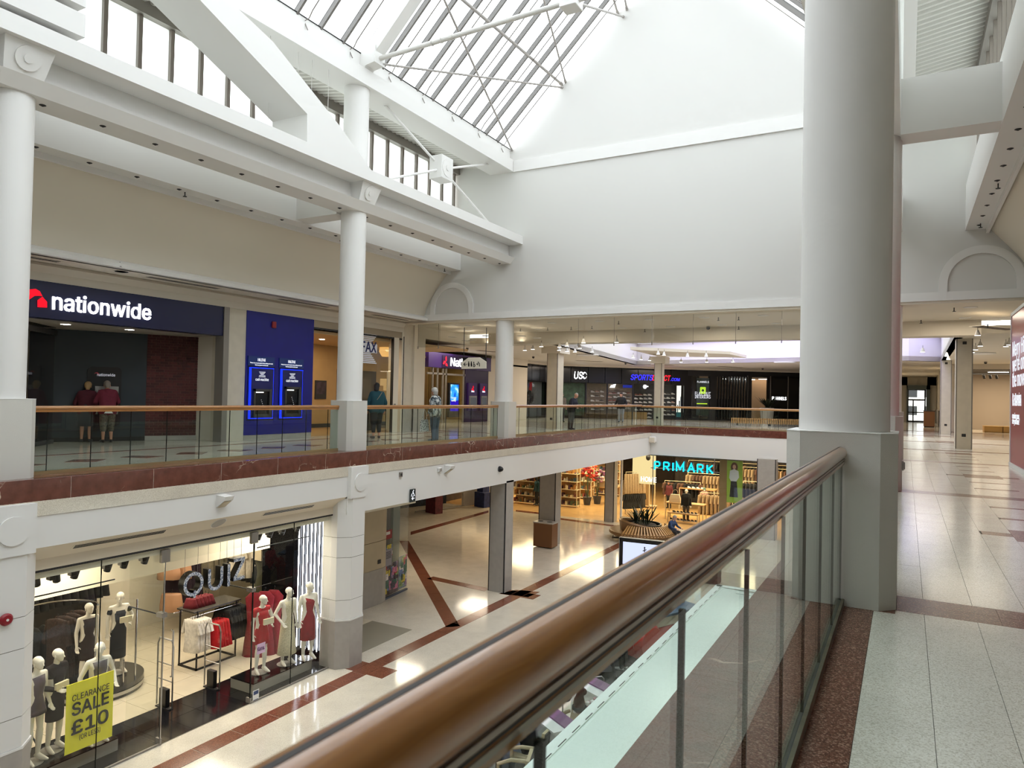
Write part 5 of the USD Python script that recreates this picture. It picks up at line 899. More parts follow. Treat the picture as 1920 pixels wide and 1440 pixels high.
Wx = Wall((XL+.03, 0), (XL+.03, 40)); obj('arrow', Wx.flat(poly3(unary_union([sbox(-.03, -.012, .07, .012), Polygon([(-.07, 0), (-.01, .05), (.01, .035), (-.03, 0), (.01, -.035), (-.01, -.05)])]), .004), 16.26, 0, -1.46), WT, h); obj('figure', Wx.flat(poly3(unary_union([Point(.02, .07).buffer(.02), affinity.rotate(sbox(-.02, -.02, .02, .05), 15), affinity.rotate(sbox(-.07, -.07, -.045, 0), -40), affinity.rotate(sbox(.03, -.08, .055, 0), 30), sbox(-.09, -.09, .09, -.075)]), .004), 16.26, 0, -1.31), WT, h)
h = thing('soffit_speaker', 'oval grey speaker in the sloping soffit above the dress shop', 'speaker'); c = V(XL-.18, 9.93, -1.25); nn = V(.63, 0, -.777); obj('grille', cyl(c-nn*.01, c+nn*.012, .15, n=28), STONEG, h); obj('rim', cyl(c-nn*.01, c+nn*.006, .165, n=28), WHITE, h)
for k, (y0, y1) in enumerate(((6.97, 8.72), (11.05, 12.6))):
    h = thing('ceiling_vent', ['slot vent in the sloping soffit above the left shop window', 'slot vent in the sloping soffit left of the pillar'][k], 'vent'); e = V(-.777, 0, -.63); o = V(XL-.1, y0, -1.185)
    obj('frame', place(bx(0, .12, 0, y1-y0, 0, .006), o, e, (0, 1, 0), nn), CREAM, h)
    for j in range(3): obj('slot', place(bx(.015+.036*j, .037+.036*j, .03, y1-y0-.03, .006, .01), o, e, (0, 1, 0), nn), BLACK, h)
# ---- dress shop
XG = -12.55; TILE = mat('cream_shop_tile', 'd8cdb6', .18, var=.05); BTILE = mat('black_shop_tile', '16161a', .12); CHROME = mat('chrome', 'c8c8c8', .15, metal=1); ACR = glass('clear_glass', (.97, .98, .97))
dsw = holder('wall_dress_shop')
obj('shell', join(bx(-19.3, -19.2, 4.5, 17, ZL, -1.7), bx(-19.3, -12.6, 4.4, 4.5, ZL, -1.7), bx(-19.3, -15.1, 16.9, 17, ZL, -1.7), bx(-19.3, -12.6, 4.4, 17, -1.72, -1.6)), mat('shop_white', 'e4dcc8', .6), dsw)
obj('dark_wall_lining', join(bx(-19.2, -19.1, 4.5, 11.5, ZL, -2.7), bx(-19.2, -13.2, 4.5, 4.6, ZL, -2.6)), mat('shop_charcoal', '1b191b', .5), dsw)
obj('bulkhead', join(bx(-14.3, -14.1, 4.5, 12.9, -2.5, -1.7)), mat('lit_bulkhead', 'ece2c9', .6), dsw)
obj('side_wall', join(bx(-15.2, -12.62, 13.66, 13.75, ZL, -1.6)), mat('mirror_black', '0a0a0d', .08), dsw)
obj('rear_bulkhead', join(bx(-19.2, -16.6, 15.8, 16.9, -2.4, -1.7), bx(-18.2, -18.0, 11, 16.9, -2.6, -1.7)), mat('lit_bulkhead', 'ece2c9', .6), dsw); obj('dark_trim', bx(-17.98, -17.9, 13, 16.9, -2.75, -2.5), BLACK, dsw)
dfl = holder('floor')
for i, x in enumerate(np.arange(-19.2, -14.05, .86)):
    for j, y in enumerate(np.arange(4.5, 16.9, .86)): obj('tile', bx(x+.004, x+.856, y+.004, min(y+.856, 16.9), ZL-.004, ZL+.012), TILE, dfl)
for y in np.arange(5.9, 13.6, .62):
    for x, x1 in ((-14.05, -13.3), (-13.3, -12.56)): obj('black_tile', bx(x+.004, x1-.004, y+.004, y+.616, ZL-.004, ZL+.011), BTILE, dfl)
obj('grout', bx(-19.3, -12.55, 4.5, 16.9, ZL-.02, ZL+.004), mat('grout', '8d8574', .8), dfl)
qf = thing('dress_shop_front', 'frameless glass front of the dress shop with big sparkling letters', 'shopfront')
for a, b in ((6.42, 7.62), (7.63, 8.86), (11.06, 12.2), (12.21, 13.44)): obj('glass_pane', bx(XG-.012, XG, a, b, ZL+.02, -1.58), ACR, qf)
for y in (8.88, 11.04): obj('return_pane', bx(-13.65, XG, y-.006, y+.006, ZL+.02, -1.6), ACR, qf)
obj('head_pane', bx(XG-.012, XG, 8.9, 11.02, -1.9, -1.58), ACR, qf); obj('head_trim', bx(XG-.03, XG+.02, 6.3, 13.5, -1.6, -1.56), DARK, qf); obj('sill', join(bx(XG-.03, XG+.01, 6.3, 8.88, ZL, ZL+.03), bx(XG-.03, XG+.01, 11.04, 13.5, ZL, ZL+.03)), ALU, qf)
for y in (7.625, 12.205): obj('pane_edge', bx(XG-.016, XG+.004, y-.005, y+.005, ZL, -1.58), EDGE, qf)
for y in (8.88, 11.04): obj('post', bx(XG-.02, XG+.005, y-.012, y+.012, ZL, -1.75), MET if y < 9 else EDGE, qf); obj('patch_fitting', join(bx(XG-.05, XG+.02, y-.09, y+.09, -1.88, -1.64), bx(XG-.12, XG+.02, y-.02, y+.02, ZL, ZL+.12), bx(XG-.16, XG+.02, y-.05, y+.06, -2.95, -2.86)), ALU, qf)
obj('brace_bar', join(bx(-13.65, -12.6, 8.87, 8.89, -2.92, -2.9), bx(-13.65, -12.6, 11.03, 11.05, -2.92, -2.9), cyl((-12.75, 6.3, -2.05), (-12.75, 8.0, -2.05), .012), cyl((-12.75, 11.3, -2.05), (-12.75, 12.9, -2.05), .012)), DARK, qf)
obj('pull_handle', tube([(-12.45, 8.99, -4.1), (-12.4, 8.99, -4.1), (-12.4, 8.99, -3.2), (-12.45, 8.99, -3.2)], .016, 6), CHROME, qf)
WQ = Wall((-12.72, 0), (-12.72, 30)); SPARK = graph('sequin_silver', {'g': ('geometry', {}), 'v': ('voronoi_texture', dict(scale=45.)), 'r': ('rgb_ramp', dict(ramp=[(0, lin('5f6a86')), (.5, lin('9fabc4')), (.8, lin('eef2fa'))])), 's': ('separate_xyz', {}), 'p': ('principled_bsdf', dict(roughness=.3, metallic=.3))}, [('g.position', 'v.vector'), ('v.color', 's.vector'), ('s.x', 'r.fac'), ('r.color', 'p.base_color')])
w_ = .075; el = affinity.scale(Point(0, 0).buffer(1, 24), .235, .25); eli = affinity.scale(Point(0, 0).buffer(1, 24), .235-w_, .25-w_)
QS = {'Q': (9.655, unary_union([el.difference(eli), sbox(-.0, -.29, .06, -.13)])), 'U': (10.185, unary_union([sbox(-.19, -.05, -.19+w_, .23), sbox(.19-w_, -.05, .19, .23), affinity.scale(Point(0, -.05).buffer(1, 24), .19, .2).difference(affinity.scale(Point(0, -.05).buffer(1, 24), .19-w_, .2-w_)).intersection(sbox(-1, -1, 1, -.05))])), 'I': (10.52, sbox(-w_/2, -.24, w_/2, .24)), 'Z': (10.79, unary_union([sbox(-.15, .17, .15, .24), sbox(-.15, -.24, .15, -.17), Polygon([(-.15, -.17), (-.06, -.17), (.15, .17), (.06, .17)])]))}
for ch, (y, pg) in QS.items():
    z = -2.5 if ch != 'Z' else -2.42; obj('letter_body', WQ.flat(mv(poly3(pg, .16), y, 0), 0, -.165, z), BLACK, qf); obj('letter_face', WQ.flat(mv(poly3(pg.buffer(-.004), .008), y, 0), 0, -.004, z), SPARK, qf)
obj('letter_wire', join(*[cyl((-12.8, y, -2.3), (-12.8, y, -1.7), .004, n=5) for y in (9.5, 9.8, 10.05, 10.35, 10.52, 10.7, 10.9)]), ALU, qf)
hz = (.2, .55)
for k, x in enumerate((-12.85, -12.98, -13.11, -13.25, -13.38, -13.52, -13.66, -13.82)):
    h = thing('light_tube', f'{["first", "second", "third", "fourth", "fifth", "sixth", "seventh", "eighth"][k]} vertical light tube from the right on the dress shop side wall', 'light', group='vertical light tubes of the dress shop'); obj('tube', cyl((x, 13.62, ZL+.25), (x, 13.62, -1.75), .017, n=8), emis('tube_white', 'eef2ff', 5.5), h); obj('cap', join(cyl((x, 13.62, ZL+.2), (x, 13.62, ZL+.25), .022, n=8), cyl((x, 13.62, -1.75), (x, 13.62, -1.7), .022, n=8)), DARK, h)
for k, y in enumerate((6.67, 7.0, 7.36, 7.96, 8.28, 8.7, 11.49, 11.82, 12.2, 12.68)):
    h = thing('spotlight', ['black spotlight furthest left', 'second black spotlight from the left', 'third black spotlight from the left', 'fourth black spotlight from the left', 'fifth black spotlight from the left', 'black spotlight left of the metal door post', 'black spotlight over the red short dress', 'black spotlight over the gap between red and cream dresses', 'black spotlight over the cream dress', 'black spotlight nearest the light tubes'][k]+' in the dress shop window', 'spotlight', (-12.95, y, -1.72)); d = V(-.3, .25 if k < 2 else -.1, -.9); d /= np.linalg.norm(d)
    obj('box', cbx(-.07, .07, -.07, .03, -.15, 0, .01), BLACK, h); obj('can', cyl(V(0, .06, -.04), V(0, .06, -.04)+d*.18, .062, n=16), BLACK, h); obj('lens', cyl(V(0, .06, -.04)+d*.178, V(0, .06, -.04)+d*.184, .052, n=16), LAMPW if k < 2 else DARK, h)
for lab, y0, y1, x0, x1 in (('low grey and black display plinth behind the yellow sale banner', 5.9, 8.33, -13.95, -13.02), ('low grey and black display plinth under the red and cream dresses', 11.38, 13.2, -13.6, -12.85)):
    h = thing('display_plinth', lab, 'plinth'); obj('body', bx(x0, x1, y0, y1, ZL+.012, -5.17), mat('plinth_grey', '9b968c', .25), h); obj('top', bx(x0-.01, x1+.005, y0-.005, y1+.005, -5.17, -5.15), mat('gloss_black_top', '0f0f12', .12), h)
bn_ = thing('sale_banner', 'yellow clearance sale banner in the left shop window', 'banner'); YEL = mat('sale_yellow', 'e8e02a', .5); Wb = Wall((-12.72, 0), (-12.72, 30)); b0 = Wb.at(125, 1287); b1 = Wb.at(214, 1258); b2 = Wb.at(121, 1417)
y0, y1, zt, zb = b0[0], b1[0], b0[1], b2[1]; n = 12; tt = np.linspace(0, 1, n); ring = [(-12.72-.02*math.sin(t*9)*.5, y0+(y1-y0)*t) for t in tt]; obj('sheet', prism(ring+[(x-.006, y) for x, y in ring[::-1]], 2, zb, zt), YEL, bn_)
INK = mat('print_black', '1d1c14', .6); W_ = y1-y0; Hh = zt-zb
for t, h_, wd, zz in (('CLEARANCE', .105, .78, .735), ('SALE', .215, .78, .52), ('£10', .23, .78, .245), ('(OR LESS)', .085, .44, .135)):
    obj('lettering', Wb.flat(text(t, h_, .004, t in ('SALE', '£10'), W_*wd, 0, True), (y0+y1)/2, .016, zb+Hh*zz+.02), INK, bn_)
obj('hem_pole', join(cyl((-12.73, y0, zt), (-12.73, y1, zt), .008, n=6), cyl((-12.73, y0, zb), (-12.73, y1, zb), .008, n=6)), YEL, bn_)
# ---- garments
def garment(name, label, cat, kind, m, w=.42, L=.8, group=None, hanger=True):
    h = thing(name, label, cat, (0, 0, -30), group=group); n = 18; R = []
    if kind == 'shirt': zs = [(0, .12, .035), (-.03, .5, .06), (-.12, .5, .08), (-.4, .44, .07), (-.7, .46, .08), (-1, .5, .09)]
    elif kind == 'skirt': zs = [(0, .36, .05), (-.1, .38, .06), (-.5, .46, .09), (-1, .56, .12)]
    elif kind == 'bag': zs = [(0, .4, .06), (-.1, .44, .09), (-.6, .5, .12), (-1, .5, .12)]
    else: zs = [(0, .2, .03), (-.08, .42, .06), (-.25, .36, .07), (-.45, .32, .07), (-.7, .42, .09), (-1, .52, .11)]
    for z, a, d in zs:
        t = np.arange(n)*2*np.pi/n; f = 1+.18*np.sin(t*5)*min(1, -z*1.5); R.append(np.c_[np.cos(t)*a*w, np.sin(t)*d*f, np.full(n, z*L)])
    obj('cloth', loft(R), m, h, smooth=True)
    if kind == 'shirt': obj('sleeves', join(*[hull([(s*w*.42, y, z) for y in (-.05, .05) for z in (-.02, -.14)]+[(s*w*.62, y, -L*.42) for y in (-.04, .04)]+[(s*w*.46, y, -L*.45) for y in (-.04, .04)]) for s in (-1, 1)]), m, h)
    if hanger: obj('hanger', tube([(0, 0, .09), (.02, 0, .11), (.03, 0, .08), (0, 0, .04), (0, 0, .0)], .006, 5), BLACK, h)
    return h
def placeg(src, p, rz, first=set()):
    if src not in first:
        first.add(src); X = UsdGeom.Xformable(stage.GetPrimAtPath(src)); X.ClearXformOpOrder(); X.AddTranslateOp(opSuffix='q').Set(Gf.Vec3d(*map(float, p))); X.AddRotateZOp(opSuffix='q').Set(math.degrees(rz)); return src
    return dup(src, p, rz)
cloth = lambda n, c: mat('cloth_'+n, c, .85, var=.18, vscale=14)
def row(src, p0, p1, n, rz):
    for t in np.linspace(0, 1, n): placeg(src if not isinstance(src, list) else src[rng.randrange(len(src))], np.array(p0)+(np.array(p1)-np.array(p0))*t, rz+rng.uniform(-.08, .08))
# mid rack
rk = thing('clothes_rack', 'black two-bar clothes rack with white tops and red skirts in the dress shop', 'clothes rack')
def bar(*p): return join([cyl(a, b, .014, n=8) for a, b in zip(p, p[1:])])
ra = [V(-15.1, 11.6, 0), V(-15.1, 12.75, 0), V(-15.75, 12.75, 0), V(-15.75, 11.6, 0)]
obj('base', join(*[bx(min(a[0], b[0])-.02, max(a[0], b[0])+.02, min(a[1], b[1])-.02, max(a[1], b[1])+.02, ZL+.012, ZL+.05) for a, b in zip(ra, ra[1:]+ra[:1])]), BLACK, rk); obj('shelf', bx(-15.75, -15.1, 11.5, 12.9, -3.98, -3.94), mat('rack_shelf', '3a3630', .4), rk)
obj('posts', join(*[bx(p[0]-.015, p[0]+.015, p[1]-.015, p[1]+.015, ZL, -3.94) for p in ra]), BLACK, rk); obj('rail', join(cyl((-15.1, 11.4, -4.05), (-15.1, 12.9, -4.05), .014), cyl((-15.75, 11.4, -4.05), (-15.75, 12.9, -4.05), .014)), CHROME, rk)
gW = garment('top', 'white blouse hanging at the left end of the mid rack in the dress shop', 'blouse', 'shirt', cloth('white', 'd9d3c8'), .5, .78, 'white blouses on the mid rack'); row(gW, (-15.1, 11.45, -4.1), (-15.1, 11.75, -4.1), 5, .15)
gR = garment('skirt', 'bright red pleated skirt on the mid rack in the dress shop', 'skirt', 'skirt', cloth('red', 'b8121c'), .55, .62, 'red skirts on the mid rack'); row(gR, (-15.05, 11.95, -4.28), (-15.05, 12.3, -4.28), 5, .2)
gJ = garment('jacket', 'black jacket on the right of the mid rack in the dress shop', 'jacket', 'shirt', cloth('black', '17181a'), .5, .8, 'black jackets on the mid rack'); row(gJ, (-15.2, 12.42, -4.1), (-15.2, 12.95, -4.1), 8, .2)
gJ2 = garment('top', 'maroon top folded over the upper shelf rail of the mid rack', 'top', 'skirt', cloth('maroon', '6d1822'), .4, .22, 'maroon tops above the mid rack'); row(gJ2, (-15.5, 11.7, -3.72), (-15.5, 12.2, -3.72), 6, .2)
yt = thing('price_tag_sign', 'small yellow price sign on the red skirts of the mid rack', 'sign'); obj('card', bx(-14.9, -14.89, 12.08, 12.3, -4.75, -4.4), YEL, yt); obj('print', bx(-14.889, -14.885, 12.13, 12.25, -4.65, -4.5), INK, yt)
# back wall garments
row(garment('dress', 'black party dress on the rear rail of the dress shop', 'dress', 'dress', cloth('black', '17181a'), .5, .9, 'black dresses on the rear rail'), (-17.4, 14.5, -3.1), (-15.2, 14.4, -3.1), 12, 1.3)
row(garment('dress', 'olive green gathered dress hanging at the front of the rear rail', 'dress', 'dress', cloth('olive', '3b3a24'), .6, 1.0, 'olive dresses'), (-15.4, 13.9, -3.15), (-15.4, 13.9, -3.15), 1, .3)
gD = garment('dress', 'long deep red gown hanging behind the cream dress in the dress shop', 'dress', 'dress', cloth('deepred', '7c1220'), .62, 1.75, 'long deep red gowns'); row(gD, (-14.7, 13.0, -3.75), (-14.5, 13.45, -3.75), 3, .5)
obj('rear_rail', join(cyl((-17.6, 14.55, -3.0), (-14.4, 14.55, -3.0), .016), cyl((-14.8, 12.8, -3.65), (-14.8, 13.6, -3.65), .014), cyl((-18, 11.7, -2.75), (-18, 15, -2.75), .014)), CHROME, thing('wall_rail', 'chrome hanging rail along the rear wall of the dress shop', 'rail'))
row(garment('dress', 'dark aubergine long dress on the back wall behind the sparkling letters', 'dress', 'dress', cloth('aubergine', '241420'), .6, 1.6, 'aubergine dresses on the back wall'), (-17.9, 12.9, -2.9), (-17.9, 13.6, -2.9), 5, .3)
row(garment('trousers', 'khaki grey trousers on the back wall between the sparkling letters', 'trousers', 'skirt', cloth('khaki', '6a6350'), .4, 1.2, 'khaki trousers on the back wall'), (-17.6, 13.8, -2.75), (-17.6, 14.5, -2.75), 5, .3)
row(garment('blouse', 'cream blouse on the back wall right of the sparkling letters', 'blouse', 'shirt', cloth('creamy', 'c9bfae'), .55, 1.0, 'cream blouses on the back wall'), (-16.6, 14.0, -2.85), (-16.4, 14.3, -2.85), 3, .3)
gB = garment('handbag', 'tan handbag hanging on the back wall left of the letter Q', 'bag', 'bag', mat('tan_leather', 'a97f5e', .5), .62, .5, 'tan handbags on the back wall', True); [placeg(gB, p, .6) for p in ((-17.5, 12.5, -3.2), (-17.5, 12.85, -3.25), (-17.5, 12.6, -4.1))]
gK = garment('dress', 'black dress in the dark racks at the left of the dress shop', 'dress', 'dress', cloth('black', '17181a'), .55, 1.05, 'black dresses in the left racks')
for y in np.arange(6.6, 11.4, .2): placeg(gK, (-18.7+rng.uniform(-.1, .1), y, -3.0), .2)
for y in np.arange(6.6, 9.4, .22): placeg(gK, (-16.9, y, -3.9), .1)
gN = garment('coat', 'brown and black patterned coat in the left racks of the dress shop', 'coat', 'shirt', mat('cloth_pattern', '33221c', .85, var=.7, vscale=24), .6, 1.3, 'patterned coats in the left racks'); row(gN, (-16.2, 8.9, -3.6), (-16.4, 9.5, -3.6), 4, .2)
gP = garment('dress', 'pinkish red dress on the low rail at the bottom left corner', 'dress', 'dress', cloth('rose', '8c2a34'), .45, 1.1, 'pinkish red dresses on the low rail'); row(gP, (-14.6, 6.9, -4.0), (-14.5, 7.35, -4.0), 4, .3)
lr = thing('clothes_rail', 'low black clothes rail with a yellow £10 sign at the bottom left', 'clothes rack'); obj('rail', cyl((-14.6, 6.6, -3.9), (-14.6, 7.6, -3.9), .015), BLACK, lr); obj('leg', tube([(-14.6, 7.55, -3.9), (-14.6, 7.55, -5.1), (-14.45, 7.6, -5.3), (-14.4, 7.62, -5.38)], .018, 6), BLACK, lr); obj('leg', tube([(-14.6, 6.65, -3.9), (-14.6, 6.65, -5.38)], .018, 6), BLACK, lr)
obj('sign', bx(-14.5, -14.49, 7.0, 7.28, -3.72, -3.5), YEL, lr); obj('lettering', Wall((-14.49, 0), (-14.49, 20)).flat(text('£10', .11, .003, True, .2, 0, True), 7.14, .002, -3.66), INK, lr)
# round platform with chrome posts and curved rail
rp = thing('round_stand', 'round glossy black display stand with chrome posts in the dress shop', 'display stand', (-16.1, 9.75, ZL)); obj('drum', lathe([(.0, .012), (.95, .012), (.95, .07), (.88, .08), (.88, .16), (.96, .17), (.96, .27), (0, .27)], 40), mat('gloss_black_top', '0f0f12', .12), rp); obj('band', lathe([(.955, .075), (.965, .075), (.965, .15), (.955, .15)], 40), MET, rp)
for k, (a, z1) in enumerate(((-.3, .8), (.1, .8), (.55, 2.05), (-.6, 2.05))): obj('post', cyl((.85*math.cos(a), .85*math.sin(a), .27), (.85*math.cos(a), .85*math.sin(a), z1), .02), CHROME, rp)
cr = thing('curved_rail', 'curved chrome clothes rail behind the yellow banner', 'clothes rack'); t = np.linspace(-1.2, 2.0, 20); obj('rail', tube(np.c_[-16.3-.75*np.cos(t)+.3, 8.75+.8*np.sin(t), np.full(20, -3.35)], .022, 8), CHROME, cr); obj('leg', cyl((-16.1, 8.05, -3.35), (-16.1, 8.05, ZL), .02), CHROME, cr)
for k, y in enumerate((9.92, 11.12)):
    h = thing('security_gate', ['left black-footed security loop in the dress shop doorway', 'right black-footed security loop in the dress shop doorway'][k], 'security gate', (-13.92, y, ZL+.01)); obj('foot', bx(-.22, .22, -.06, .06, 0, .03), DARK, h); obj('box', cbx(-.12, .12, -.05, .05, .03, .42, .01), BLACK, h); obj('loop', tube([(-.26, 0, .03), (-.26, 0, 1.35), (-.2, 0, 1.48), (.2, 0, 1.48), (.26, 0, 1.35), (.26, 0, .03)], .018, 6), MET, h); obj('crossbar', join(cyl((-.26, 0, .95), (.26, 0, .95), .012), cyl((-.26, 0, .6), (.26, 0, .6), .012)), MET, h)
# ---- mannequins
def dummy(label, F_, p, rz, dress, clutch=None, stand_=True, heel=.05):
    h = thing('mannequin', label, 'mannequin', (p[0], p[1], p[2]+setdown(F_, heel)), rz); obj('body', F_.body(heel=heel, curl=(.5, .5)), DUMMY, h, smooth=True)
    for nm, me, mm in dress: obj(nm, me, mm, h, smooth=True)
    if stand_: obj('base_plate', cyl((0, -.05, -setdown(F_, heel)+.002), (0, -.05, -setdown(F_, heel)+.012), .2, n=24), mat('clear_base', '8e8c86', .15), h); obj('base_rod', cyl((.02, -.12, -setdown(F_, heel)+.01), (.02, -.1, F_.kn[0][2]), .009, n=6), CHROME, h)
    if clutch: obj('clutch_bag', clutch(F_), mat('clutch_ivory', 'd9cfb0', .4), h)
    return h
def dr(F_, hem, bust=.155, waist=.125, hipw=.17, hemw=.17, top=None, pleat=0., n=36, cut=0.):
    z = lambda d: F_.hip[2]+d; k = F_.k; top = F_.chest[2]+.1*k if top is None else top
    return ringdress(F_, [(hem, hemw, hemw*.8, 0, 0), ((hem+z(0))/2, (hemw+hipw)/2, (hemw+hipw)*.38, 0, 0), (z(-.02), hipw, hipw*.74, 0, 0), (z(.16), waist, waist*.84, 0, F_.waist[1]), (F_.chest[2]-.02, bust, bust*.83, 0, F_.chest[1]+.012), (top, bust*1.02, bust*.74, 0, F_.chest[1])], n, pleat, cut)
REDC, REDD = mat('bright_red_cloth', 'b00f1a', .7, var=.15, vscale=10), mat('crimson_cloth', '8d1622', .75, var=.2, vscale=9); CRO = mat('cream_crochet', 'cfc6a8', .85, var=.25, vscale=40, bump=.6, bscale=45); BLKC = mat('black_velvet', '121013', .9); WINE = mat('dark_plum_cloth', '1c1316', .9)
clf = lambda F_: hull([F_.wr[1]+V(x, y, z) for x in (-.02, .24) for y in (.0, .05) for z in (.02, .15)])
bentL = [(V(.05, -.02, -.27), V(.07, .03, -.52)), (V(-.13, -.03, -.25), V(.03, .2, -.32))]; bentR = [(V(.13, -.03, -.25), V(-.02, .2, -.32)), (V(-.05, -.02, -.27), V(-.07, .03, -.52))]
P_ = lambda x, y: at(2, -5.15, x, y)
fx = toward(1, -.15)
Fa = Fig(1.76, bentL, sw=.95, build=.86, turn=.5); dummy('mannequin in red ruffled short dress with ivory clutch bag', Fa, P_(488, 1262), fx, [('dress', dr(Fa, Fa.hip[2]-.3, hemw=.2, pleat=.25, top=Fa.sh[0][2]-.03), REDC), ('sleeves', cl_(Fa, Fa.arm(0, .012, .22)+[M3.batch_hull([ball(Fa.sh[0], .06), ball(Fa.sh[1], .06), ball(Fa.chest, .1)])]), REDC)], clf)
cd_ = thing('payment_card_sign', 'small lilac pay-later sign reading Klarna on the right window glass', 'sign'); Wg = Wall((XG+.002, 0), (XG+.002, 30)); a = Wg.at(482, 1207); b = Wg.at(497, 1222); obj('card', Wg.box(a[0], b[0], 0, .004, b[1], a[1]-.02), mat('lilac_card', 'd3b4cf', .5), cd_); obj('lettering', Wg.flat(text('Klarna.', (a[1]-b[1])*.34, .002, True, (b[0]-a[0])*.86), a[0]+.01, .004, b[1]+(a[1]-b[1])*.3), mat('deep_purple_print', '4a1d5c', .5), cd_)
c2 = thing('window_sticker', 'small white and blue sticker low on the right window glass', 'sticker'); a = Wg.at(474, 1296); b = Wg.at(485, 1316); obj('sheet', Wg.box(a[0], b[0], 0, .003, b[1], a[1]), WHITE, c2); obj('print', join(Wg.box(a[0]+.02, b[0]-.02, .003, .005, b[1]+.02, b[1]+.09), Wg.box(a[0]+.02, b[0]-.02, .003, .005, a[1]-.1, a[1]-.02)), mat('blue_print', '34466e', .5), c2)
Fb = Fig(1.8, [(V(.1, -.1, -.26), V(.02, .06, -.45)), (V(-.05, -.02, -.27), V(-.05, .04, -.52))], sw=.95, build=.88, turn=.4); dummy('mannequin in long cream crochet dress', Fb, P_(537, 1246), fx, [('dress', dr(Fb, .2, hemw=.24, hipw=.17, top=Fb.neck0[2]-.02, waist=.12), CRO)])
Fc = Fig(1.84, None, sw=.95, build=.88, turn=.6); dummy('mannequin in crimson one-shoulder midi dress beside the light tubes', Fc, P_(576, 1236), fx-.2, [('dress', dr(Fc, .42, hemw=.19, hipw=.17, top=Fc.sh[0][2]-.06, cut=.05), REDD)])
Fd = Fig(1.78, [(V(.13, -.05, -.25), V(-.03, .2, -.36)), (V(-.1, -.02, -.27), V(-.12, .04, -.5))], sw=.95, build=.88, turn=.3, legs=[(V(.0, .03, -.41), V(.02, -.02, -.82)), (V(-.01, .1, -.4), V(-.01, .1, -.8))]); Fd2 = Fig(1.78, bentR, sw=.95, build=.88, turn=.3)
dummy('mannequin in long-sleeved black dress holding an ivory clutch, left of the yellow banner', Fd2, P_(100, 1408), toward(1, .25), [('dress', dr(Fd2, .5, hemw=.16, top=Fd2.sh[0][2]-.02), WINE), ('sleeves', cl_(Fd2, Fd2.arm(0, .014, .95)+Fd2.arm(1, .014, .95)+Fd2.torso(.012)[2:]), WINE)], lambda F_: hull([F_.wr[0]+V(x, y, z) for x in (-.2, .06) for y in (.0, .05) for z in (.02, .13)]))
Fe = Fig(1.8, [(V(.12, -.04, -.26), V(.14, .1, -.47)), (V(-.12, -.06, -.25), V(-.06, .16, -.4))], sw=.95, build=.88, turn=-.4); dummy('mannequin in wine and silver satin top behind the yellow banner', Fe, P_(180, 1393), toward(1, -.1), [('dress', dr(Fe, .85, hemw=.18, top=Fe.sh[0][2]-.0), mat('silver_wine_satin', '6b6468', .3, var=.7, vscale=3.5))])
Ff = Fig(1.8, None, sw=.95, build=.88); dummy('mannequin in grey and plum skirt cut by the bottom left edge', Ff, P_(62, 1432), toward(1, .3), [('dress', dr(Ff, .8, hemw=.2, top=Ff.sh[0][2]-.0), mat('plum_grey_satin', '51434c', .35, var=.5, vscale=4))])
Fg = Fig(1.78, None, sw=.95, build=.88, turn=.2); dummy('mannequin in dark patterned sleeveless dress behind the banner', Fg, (-15.75, 9.3, -5.13), toward(1, -.1), [('dress', dr(Fg, .55, hemw=.16, top=Fg.sh[0][2]-.0), mat('black_brown_print', '2a1712', .8, var=.9, vscale=45))])
Fh = Fig(1.8, [(V(.05, -.02, -.27), V(.07, .03, -.52)), (V(-.13, -.03, -.25), V(-.0, .2, -.32))], sw=.95, build=.88, turn=-.5); dummy('mannequin in black off-shoulder gown with gold clutch on the round stand', Fh, (-15.9, 10.1, -5.12), toward(1, -.2), [('dress', dr(Fh, .3, hemw=.17, top=Fh.sh[0][2]-.07), BLKC), ('sleeves', cl_(Fh, [M3.batch_hull([ball(Fh.sh[i]-V(0, 0, .06), .065), ball(Fh.sh[i]+(Fh.el[i]-Fh.sh[i])*.4, .06)]) for i in (0, 1)]+[M3.batch_hull([ball(Fh.sh[0]-V(.02, 0, .07), .05), ball(Fh.sh[1]-V(-.02, 0, .07), .05), ball(Fh.chest, .1)])]), BLKC)], clf)
# ---- beyond the dress shop: stone corner, toy window, dim corridor, big store
lw = holder('wall_lower'); TANW = mat('warm_limestone', 'c2b497', .6, var=.05)
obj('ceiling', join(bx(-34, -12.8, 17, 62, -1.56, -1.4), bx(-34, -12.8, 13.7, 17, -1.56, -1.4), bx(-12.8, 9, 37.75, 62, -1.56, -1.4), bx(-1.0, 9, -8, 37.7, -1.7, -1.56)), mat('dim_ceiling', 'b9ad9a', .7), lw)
obj('near_side_wall', bx(1.8, 2, -8, 37, ZL, -1.6), TANW, lw)
def stone(pts, z0, z1, m, n): obj(n, prism(pts, 2, z0, z1), m, lw)
base = [(-15.5, 16.9), (-15.2, 16.9), (-14.98, 17.2), (-14.98, 18.5), (-15.05, 18.75), (-15.6, 18.75)]
stone(base, ZL, -4.25, STONEG, 'stone_base'); 
for a, b in ((-4.25, -3.35), (-3.34, -2.3), (-2.29, -1.56)): stone([(x-.02 if x > -15.1 else x, y) for x, y in base], a, b-.006, TANW, 'stone_block')
obj('lintel', bx(-15.6, -15.3, 13.7, 17.0, -3.15, -1.56), TANW, lw); obj('socket', bx(-14.995, -14.98, 18.25, 18.4, -4.08, -3.95), DARK, lw)
h = thing('service_door', 'narrow brown timber door between the pillar and the stone corner', 'door'); obj('leaf', bx(-15.6, -15.5, 15.6, 16.95, ZL, -3.15), mat('brown_door', '6a4024', .4), h); obj('handle', cyl((-15.48, 16.75, -4.4), (-15.44, 16.75, -4.3), .02), MET, h)
